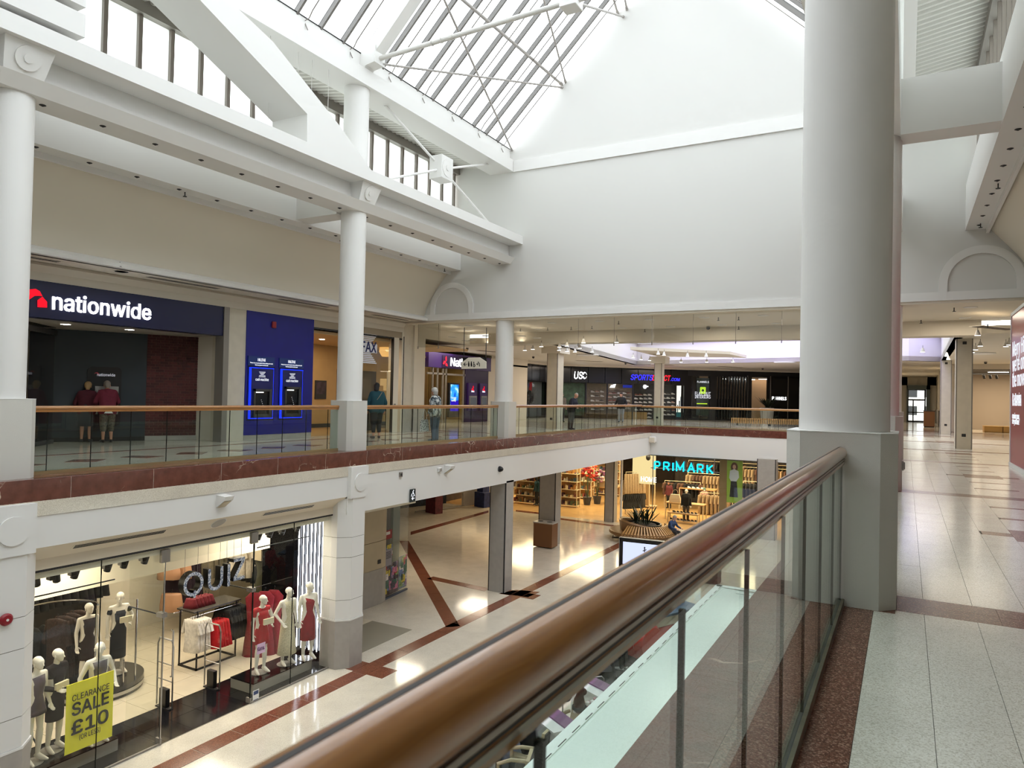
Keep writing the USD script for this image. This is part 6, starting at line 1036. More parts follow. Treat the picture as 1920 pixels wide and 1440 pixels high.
tw = thing('toy_shop_window', 'toy shop window filled with colourful pictures at the stone corner', 'shopfront'); WT_ = Wall((-15.12, 18.75), (-15.3, 20.25))
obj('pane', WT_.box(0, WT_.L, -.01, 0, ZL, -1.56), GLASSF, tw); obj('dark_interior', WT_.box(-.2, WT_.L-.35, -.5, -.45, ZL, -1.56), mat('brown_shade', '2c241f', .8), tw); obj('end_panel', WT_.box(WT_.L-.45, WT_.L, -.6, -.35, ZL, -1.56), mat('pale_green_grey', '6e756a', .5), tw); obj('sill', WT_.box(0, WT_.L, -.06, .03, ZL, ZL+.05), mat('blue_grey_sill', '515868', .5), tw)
pal = ['b9423c', '6a83b8', 'd9c13e', '8fa86a', 'd8d2d0', '4f4a58', 'c97b9a', '3d6a5c', 'a48ab0', 'e4ded2']
def collage(parent, W, s0, s1, z0, z1, d, n, seed, mn=.08, mx=.3):
    rg = random.Random(seed)
    for k in range(n):
        w, hh = rg.uniform(mn, mx), rg.uniform(mn, mx); s, z = rg.uniform(s0, s1-w*.5), rg.uniform(z0, z1-hh*.5); c = rg.choice(pal); obj('picture', W.box(s, min(s+w, s1), d, d+.003+.0004*k, z, min(z+hh, z1)), mat('print_'+c, c, .5, var=.5, vscale=13), parent)
obj('backing_print', WT_.box(.02, WT_.L-.6, -.02, -.012, ZL+.1, -4.25), mat('print_plum', '5c4a52', .6, var=.6, vscale=8), tw); obj('backing_print', WT_.box(WT_.L-.58, WT_.L-.03, -.02, -.012, ZL+.12, -4.15), mat('print_sky', '8694a0', .6, var=.5, vscale=7), tw)
collage(tw, WT_, .03, WT_.L-.62, ZL+.12, -4.25, -.011, 40, 5); collage(tw, WT_, WT_.L-.57, WT_.L-.04, ZL+.15, -4.15, -.011, 22, 6); collage(tw, WT_, .03, .5, -4.2, -3.6, -.011, 10, 8)
h = thing('notice', 'grey printed opening-times notice on the toy shop window', 'notice'); obj('sheet', WT_.box(.05, .45, .003, .006, -4.3, -3.75), mat('lilac_grey_paper', '9b98a2', .6), h); obj('print', join(*[WT_.box(.08, .4, .006, .008, -3.85-.05*k, -3.83-.05*k) for k in range(5)]), DARK, h)
h = thing('notice', 'dark red and white price label on the toy shop window', 'notice'); obj('sheet', WT_.box(.0, .42, .003, .006, -3.4, -3.1), mat('red_print', '8c1f24', .5), h); obj('print', WT_.box(.04, .3, .006, .008, -3.25, -3.15), WHITE, h)
# dim closed store at the back left
dk = thing('closed_store', 'dark closed store with blue goods beyond the dim corridor', 'shopfront'); WD = Wall(at(2, ZL, 780, 962)[:2], at(2, ZL, 925, 944)[:2]); DIMB = mat('dim_store_blue', '1c2838', .8, var=.6, vscale=4)
obj('back', WD.box(-14, WD.L*.62, -2, -1.9, ZL, -1.6), DIMB, dk); obj('rail', join(*[WD.box(0, WD.L*.6, -.1, 0, z, z+.06) for z in (ZL+.05, ZL+.9, ZL+1.9)]), ALU, dk); obj('pale_wall', WD.box(WD.L*.62, WD.L*1.3, -.4, -.3, ZL, -1.6), CREAM, dk); obj('pale_wall_base', WD.box(WD.L*.62, WD.L*1.3, -.3, -.26, ZL, ZL+1), STONEG, dk)
for k, (s, lab, c) in enumerate(((.1, 'dark red stacked display at the left of the closed store', '5a1a22'), (.72, 'dark blue covered seat in front of the pale wall', '1c2a5a'))):
    h = thing('display_unit', lab, 'display'); obj('body', WD.box(WD.L*s, WD.L*(s+.09), .1, 1.0, ZL, ZL+(1.6 if k == 0 else .9)), mat('dim_'+c, c, .7, var=.4, vscale=5), h); obj('upper', WD.box(WD.L*(s+.04), WD.L*(s+.13), .05, .6, ZL, ZL+(1.2 if k == 0 else 1.6)), mat('dim_'+c, c, .7, var=.4, vscale=5), h)
# square pillars of the lower floor
sq('square grey stone pillar on the lower floor nearest the handrail', -12.85, -12.2, 21.7, 22.3, ZL, -1.5, STONEG, DARK, False); sq('square grey pillar behind the timber litter bin', -15.0, -14.15, 29.85, 30.5, ZL, -1.5, STONEG, DARK, False)
sq('square grey pillar between the two shop openings of the fashion store', -14.65, -14.1, 37.3, 37.9, ZL, -1.4, STONEG, DARK, False); sq('wide grey pillar at the right end of the fashion store', -6.5, -5.6, 37.2, 38.0, ZL, -1.4, STONEG, DARK, False)
h = thing('litter_bin', 'timber litter bin with two round holes beside the lower pillar', 'litter bin'); p = at(2, ZL, 1007, 1023); q = at(2, ZL, 1026, 1028); obj('body', bx(p[0]-.05, q[0]+.25, q[1]-.05, q[1]+.55, ZL+.04, -4.3), mat('bin_wood', '7a5232', .4), h); obj('top', bx(p[0]-.07, q[0]+.27, q[1]-.07, q[1]+.57, -4.3, -4.25), mat('bin_top', 'b7b2aa', .3), h)
for x in (.15, .62): obj('hole', cyl((p[0]+x, q[1]+.25, -4.25), (p[0]+x, q[1]+.25, -4.243), .13, n=20), BLACK, h)
# ---- fashion store
WP = Wall((-22, 37.55), (-4, 37.55)); pf_ = thing('fashion_store_front', 'glazed fashion store front under glowing cyan letters', 'shopfront')
CY = emis('cyan_neon', '18c8f4', 1.7); YP = 37.5; PW = Wall((-22, YP), (0, YP))
l0, l1 = PW.at(1227, 875)[0], PW.at(1338, 880)[0]; zL, zR = PW.at(1227, 880)[1], PW.at(1338, 884.5)[1]; hL = PW.at(1227, 864)[1]-zL
st = .085; lw_ = {'P': [[(0, 0), (0, 1)], [(0, 1), (.55, 1), (.72, .87), (.72, .6), (.55, .47), (0, .47)]], 'R': [[(0, 0), (0, 1)], [(0, 1), (.55, 1), (.72, .87), (.72, .6), (.55, .47), (0, .47)], [(.35, .47), (.75, 0)]], 'I': [[(0, 0), (0, 1)]], 'M': [[(0, 0), (0, 1), (.48, .25), (.96, 1), (.96, 0)]], 'A': [[(0, 0), (.45, 1), (.9, 0)], [(.2, .36), (.7, .36)]], 'K': [[(0, 0), (0, 1)], [(.7, 1), (0, .42)], [(.2, .58), (.75, 0)]]}
from shapely.geometry import LineString
x = 0; sp_ = []
for ch in 'PRIMARK':
    g = unary_union([LineString(s_).buffer(st, cap_style=2, join_style=2) for s_ in lw_[ch]]); sp_.append(affinity.translate(g, x, 0)); x += {'I': .5}.get(ch, 1.32)+(.25 if ch == 'M' else 0)
g = unary_union(sp_); k = (l1-l0)/(g.bounds[2]-g.bounds[0]); g = affinity.affine_transform(g, [k, 0, 0, hL*.92, -g.bounds[0]*k, 0])
for gg in g.geoms: obj('letter', PW.flat(poly3(gg, .06), l0, .05, zL), CY, pf_)
zc = zL; obj('sign_rail', join(PW.box(l0-.2, l1+.3, -.02, .0, zc+.05, zc+.09), PW.box(l0-.1, l0-.06, -.02, 0, ZL, -1.56), PW.box(l1+.02, l1+.06, -.02, 0, zc, -1.56)), MET, pf_)
obj('glazing', PW.box(.5, 15.4, -.06, -.05, ZL, -1.56), GLASSF, pf_); obj('end_posts', join(*[PW.box(PW.at(x, 950)[0]-.05, PW.at(x, 950)[0]+.05, -.1, 0, ZL, -1.56) for x in (1164, 1420)]), WHITE, pf_)
ps = holder('wall_store'); obj('back_wall', join(bx(-26, 4, 57, 57.2, ZL, -1.5), bx(-26, -25.8, 37.6, 57, ZL, -1.5)), mat('store_brown', '4a3c30', .8, var=.5, vscale=1.5), ps); obj('dark_wall', bx(-13.6, 2, 47.5, 47.7, ZL, -1.5), mat('store_dark', '2a241f', .8, var=.6, vscale=2), ps)
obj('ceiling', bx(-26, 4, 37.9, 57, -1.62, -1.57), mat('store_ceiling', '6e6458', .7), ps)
for k in range(9):
    for j in range(4): obj('lamp_panel', bx(-24+2.4*k, -22.9+2.4*k, 39.5+3.2*j, 39.9+3.2*j, -1.66, -1.62), emis('store_lamp', 'ffdca6', 7), ps)
HM = thing('home_sign', 'lit white HOME sign on a cream panel inside the fashion store', 'sign'); ph = at(1, 41, 1186, 872); pq = at(1, 41, 1219, 905); obj('panel', bx(ph[0], pq[0]+.3, 41, 41.1, pq[2]-.1, -1.6), emis('lit_cream', 'f2d79a', .8), HM); obj('lettering', place(text('HOME', .28, .02, True, .95), (ph[0]+.55, 40.98, pq[2]+.05), (1, 0, 0), (0, 0, 1), (0, -1, 0)), LETW, HM); obj('lamp', sph((ph[0]+1.0, 40.9, -2.0), .14, 8, (1, 1, 1.3)), BLACK, HM)
cb = thing('timber_screen', 'tall tan panel screen with white frame inside the fashion store', 'screen'); a = at(2, ZL, 1199, 951); b = at(2, ZL, 1218, 952); obj('panel', bx(a[0], b[0], a[1], a[1]+.1, ZL+.15, -2.9), mat('tan_board', '8f744c', .6), cb); obj('frame', join(bx(a[0]-.05, b[0]+.4, a[1]-.02, a[1]+.5, -2.9, -2.84), *[bx(x, x+.05, a[1]-.02, a[1]+.03, ZL, -2.9) for x in (a[0]-.05, b[0], b[0]+.35)], bx(a[0]-.05, b[0]+.4, a[1]-.02, a[1]+.5, ZL+.1, ZL+.15)), mat('white_frame', 'd8c7a2', .5), cb)
OAK = mat('store_oak', 'b48e5c', .5); WFR = mat('white_frame', 'd8c7a2', .5)
def table(label, x, y, w, d, h_, name='display_table'):
    h = thing(name, label, 'table', (x, y, ZL)); obj('top', bx(-w/2, w/2, -d/2, d/2, h_-.06, h_), OAK, h)
    for sx in (-1, 1):
        for sy in (-1, 1): obj('leg', bx(sx*w/2-.025*(1+sx), sx*w/2+.025*(1-sx), sy*d/2-.025*(1+sy), sy*d/2+.025*(1-sy), 0, h_-.06), WFR, h)
    return h
def on(x, y): q = at(2, ZL, x, y); return q
a = on(1268, 975); table('front white-framed shoe table of the fashion store', a[0]+.4, a[1]+.5, 2.2, .8, .95); b_ = on(1266, 978); table('low shoe bench before the front table of the fashion store', b_[0]+.5, b_[1]-.1, 1.7, .5, .55); c_ = on(1300, 955); table('rear white-framed table of the fashion store', c_[0]+.3, c_[1], 2.2, .9, 1.35); table('right-hand white-framed table of the fashion store', c_[0]+3.4, c_[1]-1, 1.5, .8, 1.0)
fs_ = thing('low_shoe', 'dark flat shoe on the low shoe bench of the fashion store', 'shoe', (b_[0]-.1, b_[1]-.2, ZL+.58), group='shoes on the low bench'); obj('upper', hull([(x*.5, y*.8, z*.8) for x, y, z in sh]), DARK, fs_); obj('sole', bx(-.01, .15, -.035, .035, -.03, -.015), WHITE, fs_)
for k in range(1, 8): dup(fs_, (b_[0]-.25+.2*k, b_[1]-.2, ZL+.58))
for k in range(8): dup(fs_, (b_[0]-.25+.2*k, b_[1]-.15, ZL+.15))
handbag('cream handbag standing on the front table of the fashion store', (a[0]-.2, a[1]+.4, ZL+.95), .62, .45, mat('cream_leather', 'd2bd9f', .5), 0, .22, .28)
for k in range(4): q = thing('shoe_pair', f'white shoe on the rear table of the fashion store', 'shoe', (c_[0]-.3+.28*k, c_[1]-.3, ZL+1.36), group='white shoes on the rear table'); obj('upper', hull([(x*.7, y, z) for x, y, z in sh]), WHITE, q); obj('sole', bx(0, .2, -.04, .04, -.02, .0), SHOEG, q)
def srack(label, p0, p1, z, garms, step=.14, shelf=False):
    h = thing('clothes_rail', label, 'clothes rack'); obj('rail', cyl((p0[0], p0[1], z), (p1[0], p1[1], z), .02, n=6), WFR, h); obj('upright', join(*[cyl((p[0], p[1], ZL), (p[0], p[1], z), .02, n=6) for p in (p0, p1)]), WFR, h)
    n = max(2, int(np.hypot(p1[0]-p0[0], p1[1]-p0[1])/step)); row(garms, (*p0, z-.12), (*p1, z-.12), n, 1.4)
gT = garment('trousers', 'sand coloured trousers on the left rails of the fashion store', 'trousers', 'skirt', cloth('sand', 'b59c78'), .4, 1.15, 'sand trousers in the fashion store'); gBk = garment('jacket', 'black jacket on the rails of the fashion store', 'jacket', 'shirt', cloth('black', '17181a'), .5, .85, 'black jackets in the fashion store'); gBn = garment('top', 'brown top on the rails of the fashion store', 'top', 'shirt', cloth('brown', '5c3f30'), .5, .75, 'brown tops in the fashion store'); gBe = garment('coat', 'beige coat on the rails of the fashion store', 'coat', 'shirt', cloth('beige', '9c8464'), .5, 1.15, 'beige coats in the fashion store'); gOl = garment('top', 'olive grey top on the rails of the fashion store', 'top', 'shirt', cloth('olive', '3b3a24'), .5, .75, 'olive tops in the fashion store')
p = on(1170, 965); srack('upper rail of sand trousers by the left pillar of the fashion store', (p[0], p[1]+.2), (p[0]+.75, p[1]+1.2), -2.9, [gT]); srack('lower rail of black garments by the left pillar of the fashion store', (p[0], p[1]+.2), (p[0]+.75, p[1]+1.2), -4.1, [gBk], .12)
for k, (x, y, L_, z, g_, l) in enumerate(((-13.4, 44.5, 2.2, -3.7, [gBk, gBn], 'dark rail left of the beige coats in the fashion store'), (-12.2, 45.5, 3.2, -3.2, [gBe, gBn, gBe], 'long rail of beige coats in the fashion store'), (-12.5, 46.8, 6.5, -2.5, [gOl, gBk, gBn], 'high rear rail under the cyan letters'), (-8.6, 44.8, 2.4, -3.4, [gBk], 'rail of black jackets right of the beige coats'), (-9.0, 46.6, 4, -2.7, [gBe, gBn], 'high rear rail right of the cyan letters'), (-6.8, 43.6, 1.6, -3.3, [gBk, gOl], 'dark rail beside the green poster'), (-10.8, 43.2, 1.6, -4.1, [gBe], 'low rail behind the three mannequins'), (-6.2, 46, 2.5, -2.6, [gOl, gBe], 'high rail at the right end of the fashion store'))): srack(l, (x, y), (x+L_, y+.3), z, g_, .2)
# mannequins in the fashion store
def dummy2(label, px, py, H, topm, botm, skin=DUMMY, hat=None):
    F_ = Fig(H, sw=.95, build=.9); p = on(px, py); return person(label, F_, (p[0], p[1], ZL+setdown(F_)), toward(.3, -1), skin=skin, top=topm, bottom=botm, face=False, shoe=SHOEK, cat='mannequin', name='mannequin', loose=.025, hair=hat and dict(e=.02), hairm=hat)
dummy2('headscarf mannequin in black jacket and grey trousers before the front shoe table', 1286, 977, 1.78, cloth('black', '17181a'), mat('grey_leggings', '4c4846', .8)); dummy2('child mannequin in pink top, dark jeans and green mask by the shoe tables', 1320, 962, 1.5, mat('pink_top', 'b08a80', .8), mat('dark_jeans', '171b2a', .8), hat=mat('green_hair', '5c7a68', .7)); dummy2('mannequin in patterned dark top at the far right of the shoe tables', 1348, 950, 1.6, mat('dark_print_top', '35302a', .8, var=.7, vscale=20), mat('dark_print_top', '35302a', .8, var=.7, vscale=20))
Fq = Fig(1.7, [(V(.1, -.02, -.27), V(.02, .2, -.3)), (V(-.1, -.02, -.27), V(.0, .2, -.36))]); q = at(1, 45, 1200, 930); person('person in wine red top browsing at the left rail under the cyan letters', Fig(1.68, build=1.05), (-12.9, 43.8, ZL+.08), 2.8, top=cloth('wine', '5c1e26'), bottom=cloth('black', '17181a'), hair=dict(e=.015, long=.12), hairm=mat('dark_hair', '1d1713', .7))
po = thing('poster', 'lime green poster with a standing woman beside the right pillar of the fashion store', 'poster'); a = PW.at(1367, 867, -1); b = PW.at(1386, 933, -1); obj('board', PW.box(a[0]-.1, b[0]+.15, -1.05, -1, b[1]-.3, a[1]+.1), mat('lime_board', '8fae3c', .5), po)
g0 = (a[0]+b[0])/2; hz_ = (a[1]-b[1]); fz = b[1]
sil = lambda pts: poly3(Polygon(pts), .006)
obj('printed_hair', PW.flat(mv(poly3(affinity.scale(Point(0, 0).buffer(.2), .9, 1.25), .004), g0, fz+hz_*.87), 0, -.999, 0), mat('auburn_print', '5c3a26', .6), po); obj('printed_face', PW.flat(mv(poly3(affinity.scale(Point(0, 0).buffer(.1), .85, 1.15), .007), g0, fz+hz_*.88), 0, -.998, 0), SKINP, po); obj('printed_shirt', PW.flat(sil([(g0-.25, fz+hz_*.55), (g0-.22, fz+hz_*.76), (g0, fz+hz_*.82), (g0+.22, fz+hz_*.76), (g0+.25, fz+hz_*.58), (g0+.1, fz+hz_*.45), (g0-.15, fz+hz_*.45)]), 0, -.996, 0), mat('pale_shirt_print', 'c9ced2', .6), po); obj('printed_skirt', PW.flat(sil([(g0-.16, fz+hz_*.46), (g0+.14, fz+hz_*.46), (g0+.2, fz), (g0-.22, fz)]), 0, -.995, 0), mat('charcoal_print', '22242a', .6), po)
tp = thing('timber_post', 'tan timber post left of the lime green poster', 'post'); s_ = PW.at(1356, 900, -1)[0]; obj('post', PW.box(s_-.2, s_+.18, -1.2, -1, ZL, -1.6), mat('tan_board', '8f744c', .6), tp); obj('foot', PW.box(s_-.22, s_+.2, -1.22, -.98, ZL, ZL+.12), DARK, tp)
# home section: shelves with goods and flowers
def shelves(label, x, y, w, hgt, n, seed, deep=.5, cols=('7c3a2c', 'c9bfae', '2e4450', 'a8743c', '4a2a44', 'd8c7a2', '5c6a4a')):
    h = thing('shelf_unit', label, 'shelves', (x, y, ZL)); rg = random.Random(seed); obj('frame', join(*[bx(sx-.02, sx+.02, sy-.02, sy+.02, 0, hgt) for sx in (-w/2, w/2) for sy in (-deep/2, deep/2)]), WFR, h); obj('back', bx(-w/2, w/2, deep/2, deep/2+.02, .1, hgt), OAK, h)
    for k in range(n):
        z = .12+(hgt-.15)*k/n; obj('shelf', bx(-w/2, w/2, -deep/2, deep/2, z-.02, z+.015), WFR, h); u = -w/2+.05
        while u < w/2-.12:
            ww = rg.uniform(.08, .2); hh = rg.uniform(.08, min(.3, (hgt-.2)/n*.75)); c = rg.choice(cols); m_ = bx(u, u+ww*.85, -deep*.35, deep*.2, z+.015, z+.015+hh) if rg.random() < .5 else lathe([(.3*ww, z+.016), (.45*ww, z+.016+hh*.4), (.25*ww, z+.015+hh)], 8, (u+ww/2, -deep*.1, 0)); obj('item', m_, mat('ware_'+c, c, .5), h); u += ww
    return h
for x, y, w, hg, n, l in ((1057, 951, 1.6, 2.6, 5, 'white-framed homeware shelves right of the binned pillar'), (1000, 948, 3.2, 2.4, 5, 'long homeware shelves at the left of the home section'), (1078, 935, 2.2, 2.3, 4, 'rear homeware shelves behind the white-framed shelves'), (1127, 929, 2.6, 2.8, 5, 'tall crowded shelves behind the flowers')): q = on(x, y); shelves(l, q[0], q[1]+.4, w, hg, n, int(x))
q = on(1124, 944); table('white-framed homeware table left of the grey pillar', q[0]+.3, q[1]+.3, 1.6, 1.0, 1.1); h = thing('storage_box', 'beige box on the homeware table left of the grey pillar', 'box', (q[0]+.3, q[1]+.3, ZL+1.1)); obj('body', bx(-.5, .4, -.35, .35, 0, .35), mat('beige_box', 'b39c78', .6), h); obj('lid', bx(-.53, .43, -.38, .38, .35, .42), mat('beige_box2', 'c4b08e', .6), h)
for nm, px, py, zz, r, n_, cs_, lab in (('red', 1096, 948, -3.2, .75, 60, ('a8201c', 'd2441e', '7a1420'), 'big bunch of red and orange artificial flowers in the home section'), ('mauve', 1115, 946, -3.6, .5, 40, ('6a3c5a', 'c9b8b0', '8a5a6c'), 'bunch of mauve and white artificial flowers in the home section'), ('amber', 1058, 951, -2.6, .6, 30, ('9c5a2a', '6a4a2a', 'b0803c'), 'amber garland on top of the white-framed shelves')):
    q = on(px, py); h = thing('flower_bunch', lab, 'flowers', (q[0], q[1]+.4, 0)); rg = random.Random(px)
    if nm != 'amber': obj('bucket', lathe([(.2, ZL), (.28, ZL+.5), (.25, ZL+.5), (0, ZL+.45)], 14), DARK, h)
    obj('stems', join(*[cyl((0, 0, ZL+.4 if nm != 'amber' else zz-.2), (rg.uniform(-r, r)*.6, rg.uniform(-r, r)*.5, zz), .012, n=4) for _ in range(12)]), mat('stem_green', '3c4a30', .7), h)
    for k in range(n_): obj('flower', sph((rg.gauss(0, r*.42), rg.gauss(0, r*.35), zz+rg.gauss(0, r*.32)), rg.uniform(.07, .13), 4, (1, 1, .7)), mat('petal_'+cs_[k % 3], cs_[k % 3], .7), h)
h = person('dark-clothed mannequin in teal scarf left of the binned pillar', Fig(1.75, build=.95), (*on(1006, 949)[:2], ZL+.085), 2.6, skin=cloth('black', '17181a'), top=mat('teal_jumper', '12404a', .85), bottom=cloth('black', '17181a'), face=False, cat='mannequin', name='mannequin')
# ---- round planter bench with plant, seated person, advertising screen
bq = at(2, ZL, 1196, 1012); bc = (bq[0]+.15, bq[1]+.2); pb2 = thing('planter_bench', 'curved brown timber bench wrapped round a plant tub', 'bench', (bc[0], bc[1], ZL)); SL2 = mat('bench_brown', '7c5a34', .35, var=.12)
def ringprof(prof, n=60, sx=1.0, sy=1.0): return lathe(prof, n)
obj('seat_shell', lathe([(1.05, .28), (1.45, .22), (1.62, .34), (1.6, .46), (1.35, .5), (1.08, .46)], 48), SL2, pb2, smooth=35)
obj('back_shell', loft([np.c_[np.cos(t_)*r, np.sin(t_)*r, np.array([z+dz*(.5+.5*np.cos(a+2.6)) for a in t_])] for t_ in [np.arange(48)*2*np.pi/48] for r, z, dz in ((1.06, .44, 0), (1.14, .6, .35), (1.08, .62, .42), (.98, .6, .38), (.95, .4, 0))]), SL2, pb2, smooth=35)
for k in range(26): a = -1.9+k*.1; obj('slat', hull([(r*math.cos(a+da), r*math.sin(a+da), z) for r, z in ((1.1, .47), (1.63, .4), (1.12, .8), (1.18, .78)) for da in (0, .055)]), mat('bench_slat', 'b58a52', .4), pb2)
for a in (2.2, 3.4, 4.4, 5.4): obj('leg', tube([(1.3*math.cos(a), 1.3*math.sin(a), .3), (1.45*math.cos(a), 1.45*math.sin(a), .02), (1.1*math.cos(a), 1.1*math.sin(a), .02)], .035, 6), DARK, pb2)
plant('yucca', 'dark spiky yucca growing from the round timber bench', (bc[0], bc[1], ZL+.3), lathe([(.7, 0), (.9, .1), (.93, .5), (.86, .5), (.85, .3), (0, .3)], 24), .8, 60, 1.55, .035, 11, BLACK, '27331f')
Fs = Fig(1.7, [(V(.08, .12, -.24), V(.02, .34, -.3)), (V(-.08, .12, -.24), V(-.02, .34, -.3))], legs=[(V(.06, .42, -.02), V(.06, .44, -.44)), (V(-.06, .42, -.02), V(-.06, .44, -.44))], lean=.25, nod=.3, build=1.15); q = at(2, ZL+.95, 1226, 1003)
person('grey-haired person in blue jacket sitting bent over on the round bench', Fs, (bc[0]+1.3, bc[1]+.3, ZL-.38), toward(1, -.3), skin=SKINP, top=mat('denim_blue', '2e4468', .8), bottom=mat('dark_trousers', '2d2c2e', .8), hair=dict(e=.004), hairm=mat('sparse_grey_hair', '9c958c', .8))
ad = thing('advert_screen', 'pale blue advertising screen in a black frame before the round bench', 'screen'); YA = 27.0; a = at(1, YA, 1162, 1008); b = at(1, YA, 1222, 1040); W3 = Wall((a[0], YA), (a[0]+1.75, YA+.15)); zt = a[2]; obj('frame', join(W3.box(0, 1.75, -.18, 0, zt-.14, zt), W3.box(0, .13, -.18, 0, ZL, zt), W3.box(1.62, 1.75, -.18, 0, ZL, zt), W3.box(0, 1.75, -.18, 0, ZL, ZL+.3)), BLACK, ad); obj('edge_trim', join(W3.box(-.02, 0, -.18, .01, ZL, zt), W3.box(-.02, 1.77, -.18, .01, zt, zt+.02)), MET, ad)
obj('screen', W3.box(.13, 1.62, -.05, -.04, ZL+.3, zt-.14), emis('screen_lilac', 'c9d2f4', .85), ad); obj('printed_figure', W3.flat(poly3(unary_union([Point(0, .12).buffer(.03), sbox(-.02, -.06, .02, .1), affinity.rotate(sbox(-.08, 0, .08, .03), 25)]), .003), 1.0, -.038, zt-.42), DARK, ad)
# ---- nail bar kiosk, canopy, car backdrop under the near gallery
FAB = mat('mint_canvas', 'cfdcd6', .8, bump=.25, bscale=6); ZC = -2.55; cx0, cx1 = -3.56, .6; cy0, cy1 = 1.5, 15.85
cn = thing('canopy', 'pale mint canvas canopy over the kiosk below the near gallery', 'canopy'); nx, ny = 14, 40; xs_ = np.linspace(cx0, cx1, nx); ys_ = np.linspace(cy0, cy1, ny); gx, gy = np.meshgrid(xs_, ys_, indexing='ij'); gz = ZC-.05*np.sin((gx-cx0)/(cx1-cx0)*np.pi)*np.abs(np.sin(gy*.9))+.012*meshkit.noise(np.stack([gx*2.5, gy*2.5, gx*0], -1), 3)
v = np.stack([gx, gy, gz], -1).reshape(-1, 3); i, j = np.meshgrid(np.arange(nx-1), np.arange(ny-1), indexing='ij'); a_ = (i*ny+j).ravel(); f = np.vstack([np.c_[a_, a_+ny, a_+ny+1], np.c_[a_, a_+ny+1, a_+1]]); top_ = T(v, f); obj('sheet', join(top_, T(v-[0, 0, .012], f[:, ::-1])), FAB, cn, smooth=True)
obj('hem', join(bx(cx0-.02, cx0+.12, cy0, cy1, ZC+.008, ZC+.022), bx(cx0, cx1, cy1-.14, cy1+.02, ZC+.008, ZC+.022)), mat('mint_hem', 'dde6e2', .8), cn); obj('stitching', join(*[bx(cx0+.1, cx0+.11, y, y+.22, ZC+.022, ZC+.028) for y in np.arange(cy0, cy1-.3, .4)]), DARK, cn); obj('end_fold', bx(cx0+.5, cx1, cy1-.5, cy1-.49, ZC+.012, ZC+.02), mat('fold_grey', '8fa09c', .8), cn)
obj('poles', join(*[cyl((cx1-.3, y, ZL), (cx1-.3, y, ZC-.06), .04, n=10) for y in (3, 9, 15)]), ALU, cn)
GW_ = mat('kiosk_white', 'dfe1e0', .3); LIL = mat('lilac_top', '7a5478', .4); CHR = mat('cream_leatherette', 'b9a98a', .45)
ZT_ = ZL+.78
kd = thing('nail_desk', 'long white nail bar desk with lamps under the handrail', 'desk'); ax_ = V(at(2, ZT_, 990, 1338)[0], at(2, ZT_, 990, 1338)[1], 0); bx_ = V(at(2, ZT_, 872, 1440)[0], at(2, ZT_, 872, 1440)[1], 0); WK = Wall(bx_[:2], ax_[:2]); Lk = WK.L
obj('top', WK.box(-3, Lk, -.75, 0, ZT_-.05, ZT_), GW_, kd); obj('front_panel', WK.box(-3, Lk, -.72, -.66, ZL, ZT_-.05), GW_, kd)
for s in (-1.5, .1, 1.05, Lk-.1): obj('leg_panel', WK.box(s, s+.1, -.7, -.06, ZL, ZT_-.05), GW_, kd)
def nl(label, s, d, rz=0):
    h = thing('nail_lamp', label, 'nail lamp', WK.pt(s, d, ZT_), math.atan2(WK.e[1], WK.e[0])+rz); obj('housing', hull([(x, y, z) for x, y, z in ((-.14, -.12, 0), (.14, -.12, 0), (-.14, .12, 0), (.14, .12, 0), (-.12, -.09, .09), (.12, -.09, .09), (-.12, .08, .1), (.12, .08, .1))]), GW_, h); obj('mouth', bx(-.11, .11, -.128, -.118, .01, .07), BLACK, h); obj('button', join(bx(-.03, .03, .0, .03, .1, .104), bx(.06, .1, .0, .02, .098, .103)), DARK, h)
for k, (x, y) in enumerate(((865, 1415), (905, 1392), (942, 1362))): s, _ = 0, 0; p = at(2, ZT_, x, y); r_ = p-WK.o; nl(['white nail lamp at the bottom of the desk', 'white nail lamp in the middle of the desk', 'white nail lamp beside the seated worker'][k], r_@WK.e, r_@WK.n)
for k, (x, y) in enumerate(((895, 1406), (938, 1376), (862, 1437))): p = at(2, ZT_, x, y); h = thing('hand_rest', ['tan padded hand rest at the front of the nail desk', 'tan padded hand rest by the seated worker', 'tan padded hand rest at the picture bottom'][k], 'cushion', p, math.atan2(WK.e[1], WK.e[0])); obj('pad', cyl((-.16, 0, .045), (.16, 0, .045), .04, n=12), CHR, h); obj('foot', bx(-.1, .1, -.03, .03, 0, .02), ALU, h)
for k, (x, y) in enumerate(((880, 1412), (853, 1436))): p = at(2, ZT_, x, y); h = thing('dish', ['round steel dish on the nail desk', 'round steel dish at the bottom edge of the nail desk'][k], 'dish', p); obj('bowl', lathe([(.03, 0), (.06, .02), (.065, .035), (.055, .034), (.03, .012), (0, .01)], 18), CHROME, h); obj('rim', lathe([(.063, .033), (.068, .033), (.068, .04), (.063, .04)], 18), MET, h)
bot = thing('bottle', 'small clear polish bottle standing on the nail desk', 'bottle', (0, 0, -40), group='polish bottles on the nail desk'); obj('body', cyl((0, 0, 0), (0, 0, .06), .016, n=10), mat('bottle_clear', 'b9bcb8', .1), bot); obj('cap', cyl((0, 0, .06), (0, 0, .1), .009, n=8), DARK, bot); fst = 1; rg = random.Random(9)
for k in range(22):
    p = at(2, ZT_, 893+rg.uniform(-6, 40), 1387+rg.uniform(-10, 4)-.75*0); s = (p-WK.o)@WK.e; p = WK.pt(rg.uniform(.5, 1.5), -.45+rg.uniform(-.12, .12), ZT_)
    if fst: fst = 0; X = UsdGeom.Xformable(stage.GetPrimAtPath(bot)); X.ClearXformOpOrder(); X.AddTranslateOp(opSuffix='q').Set(Gf.Vec3d(*map(float, p)))
    else: dup(bot, p)
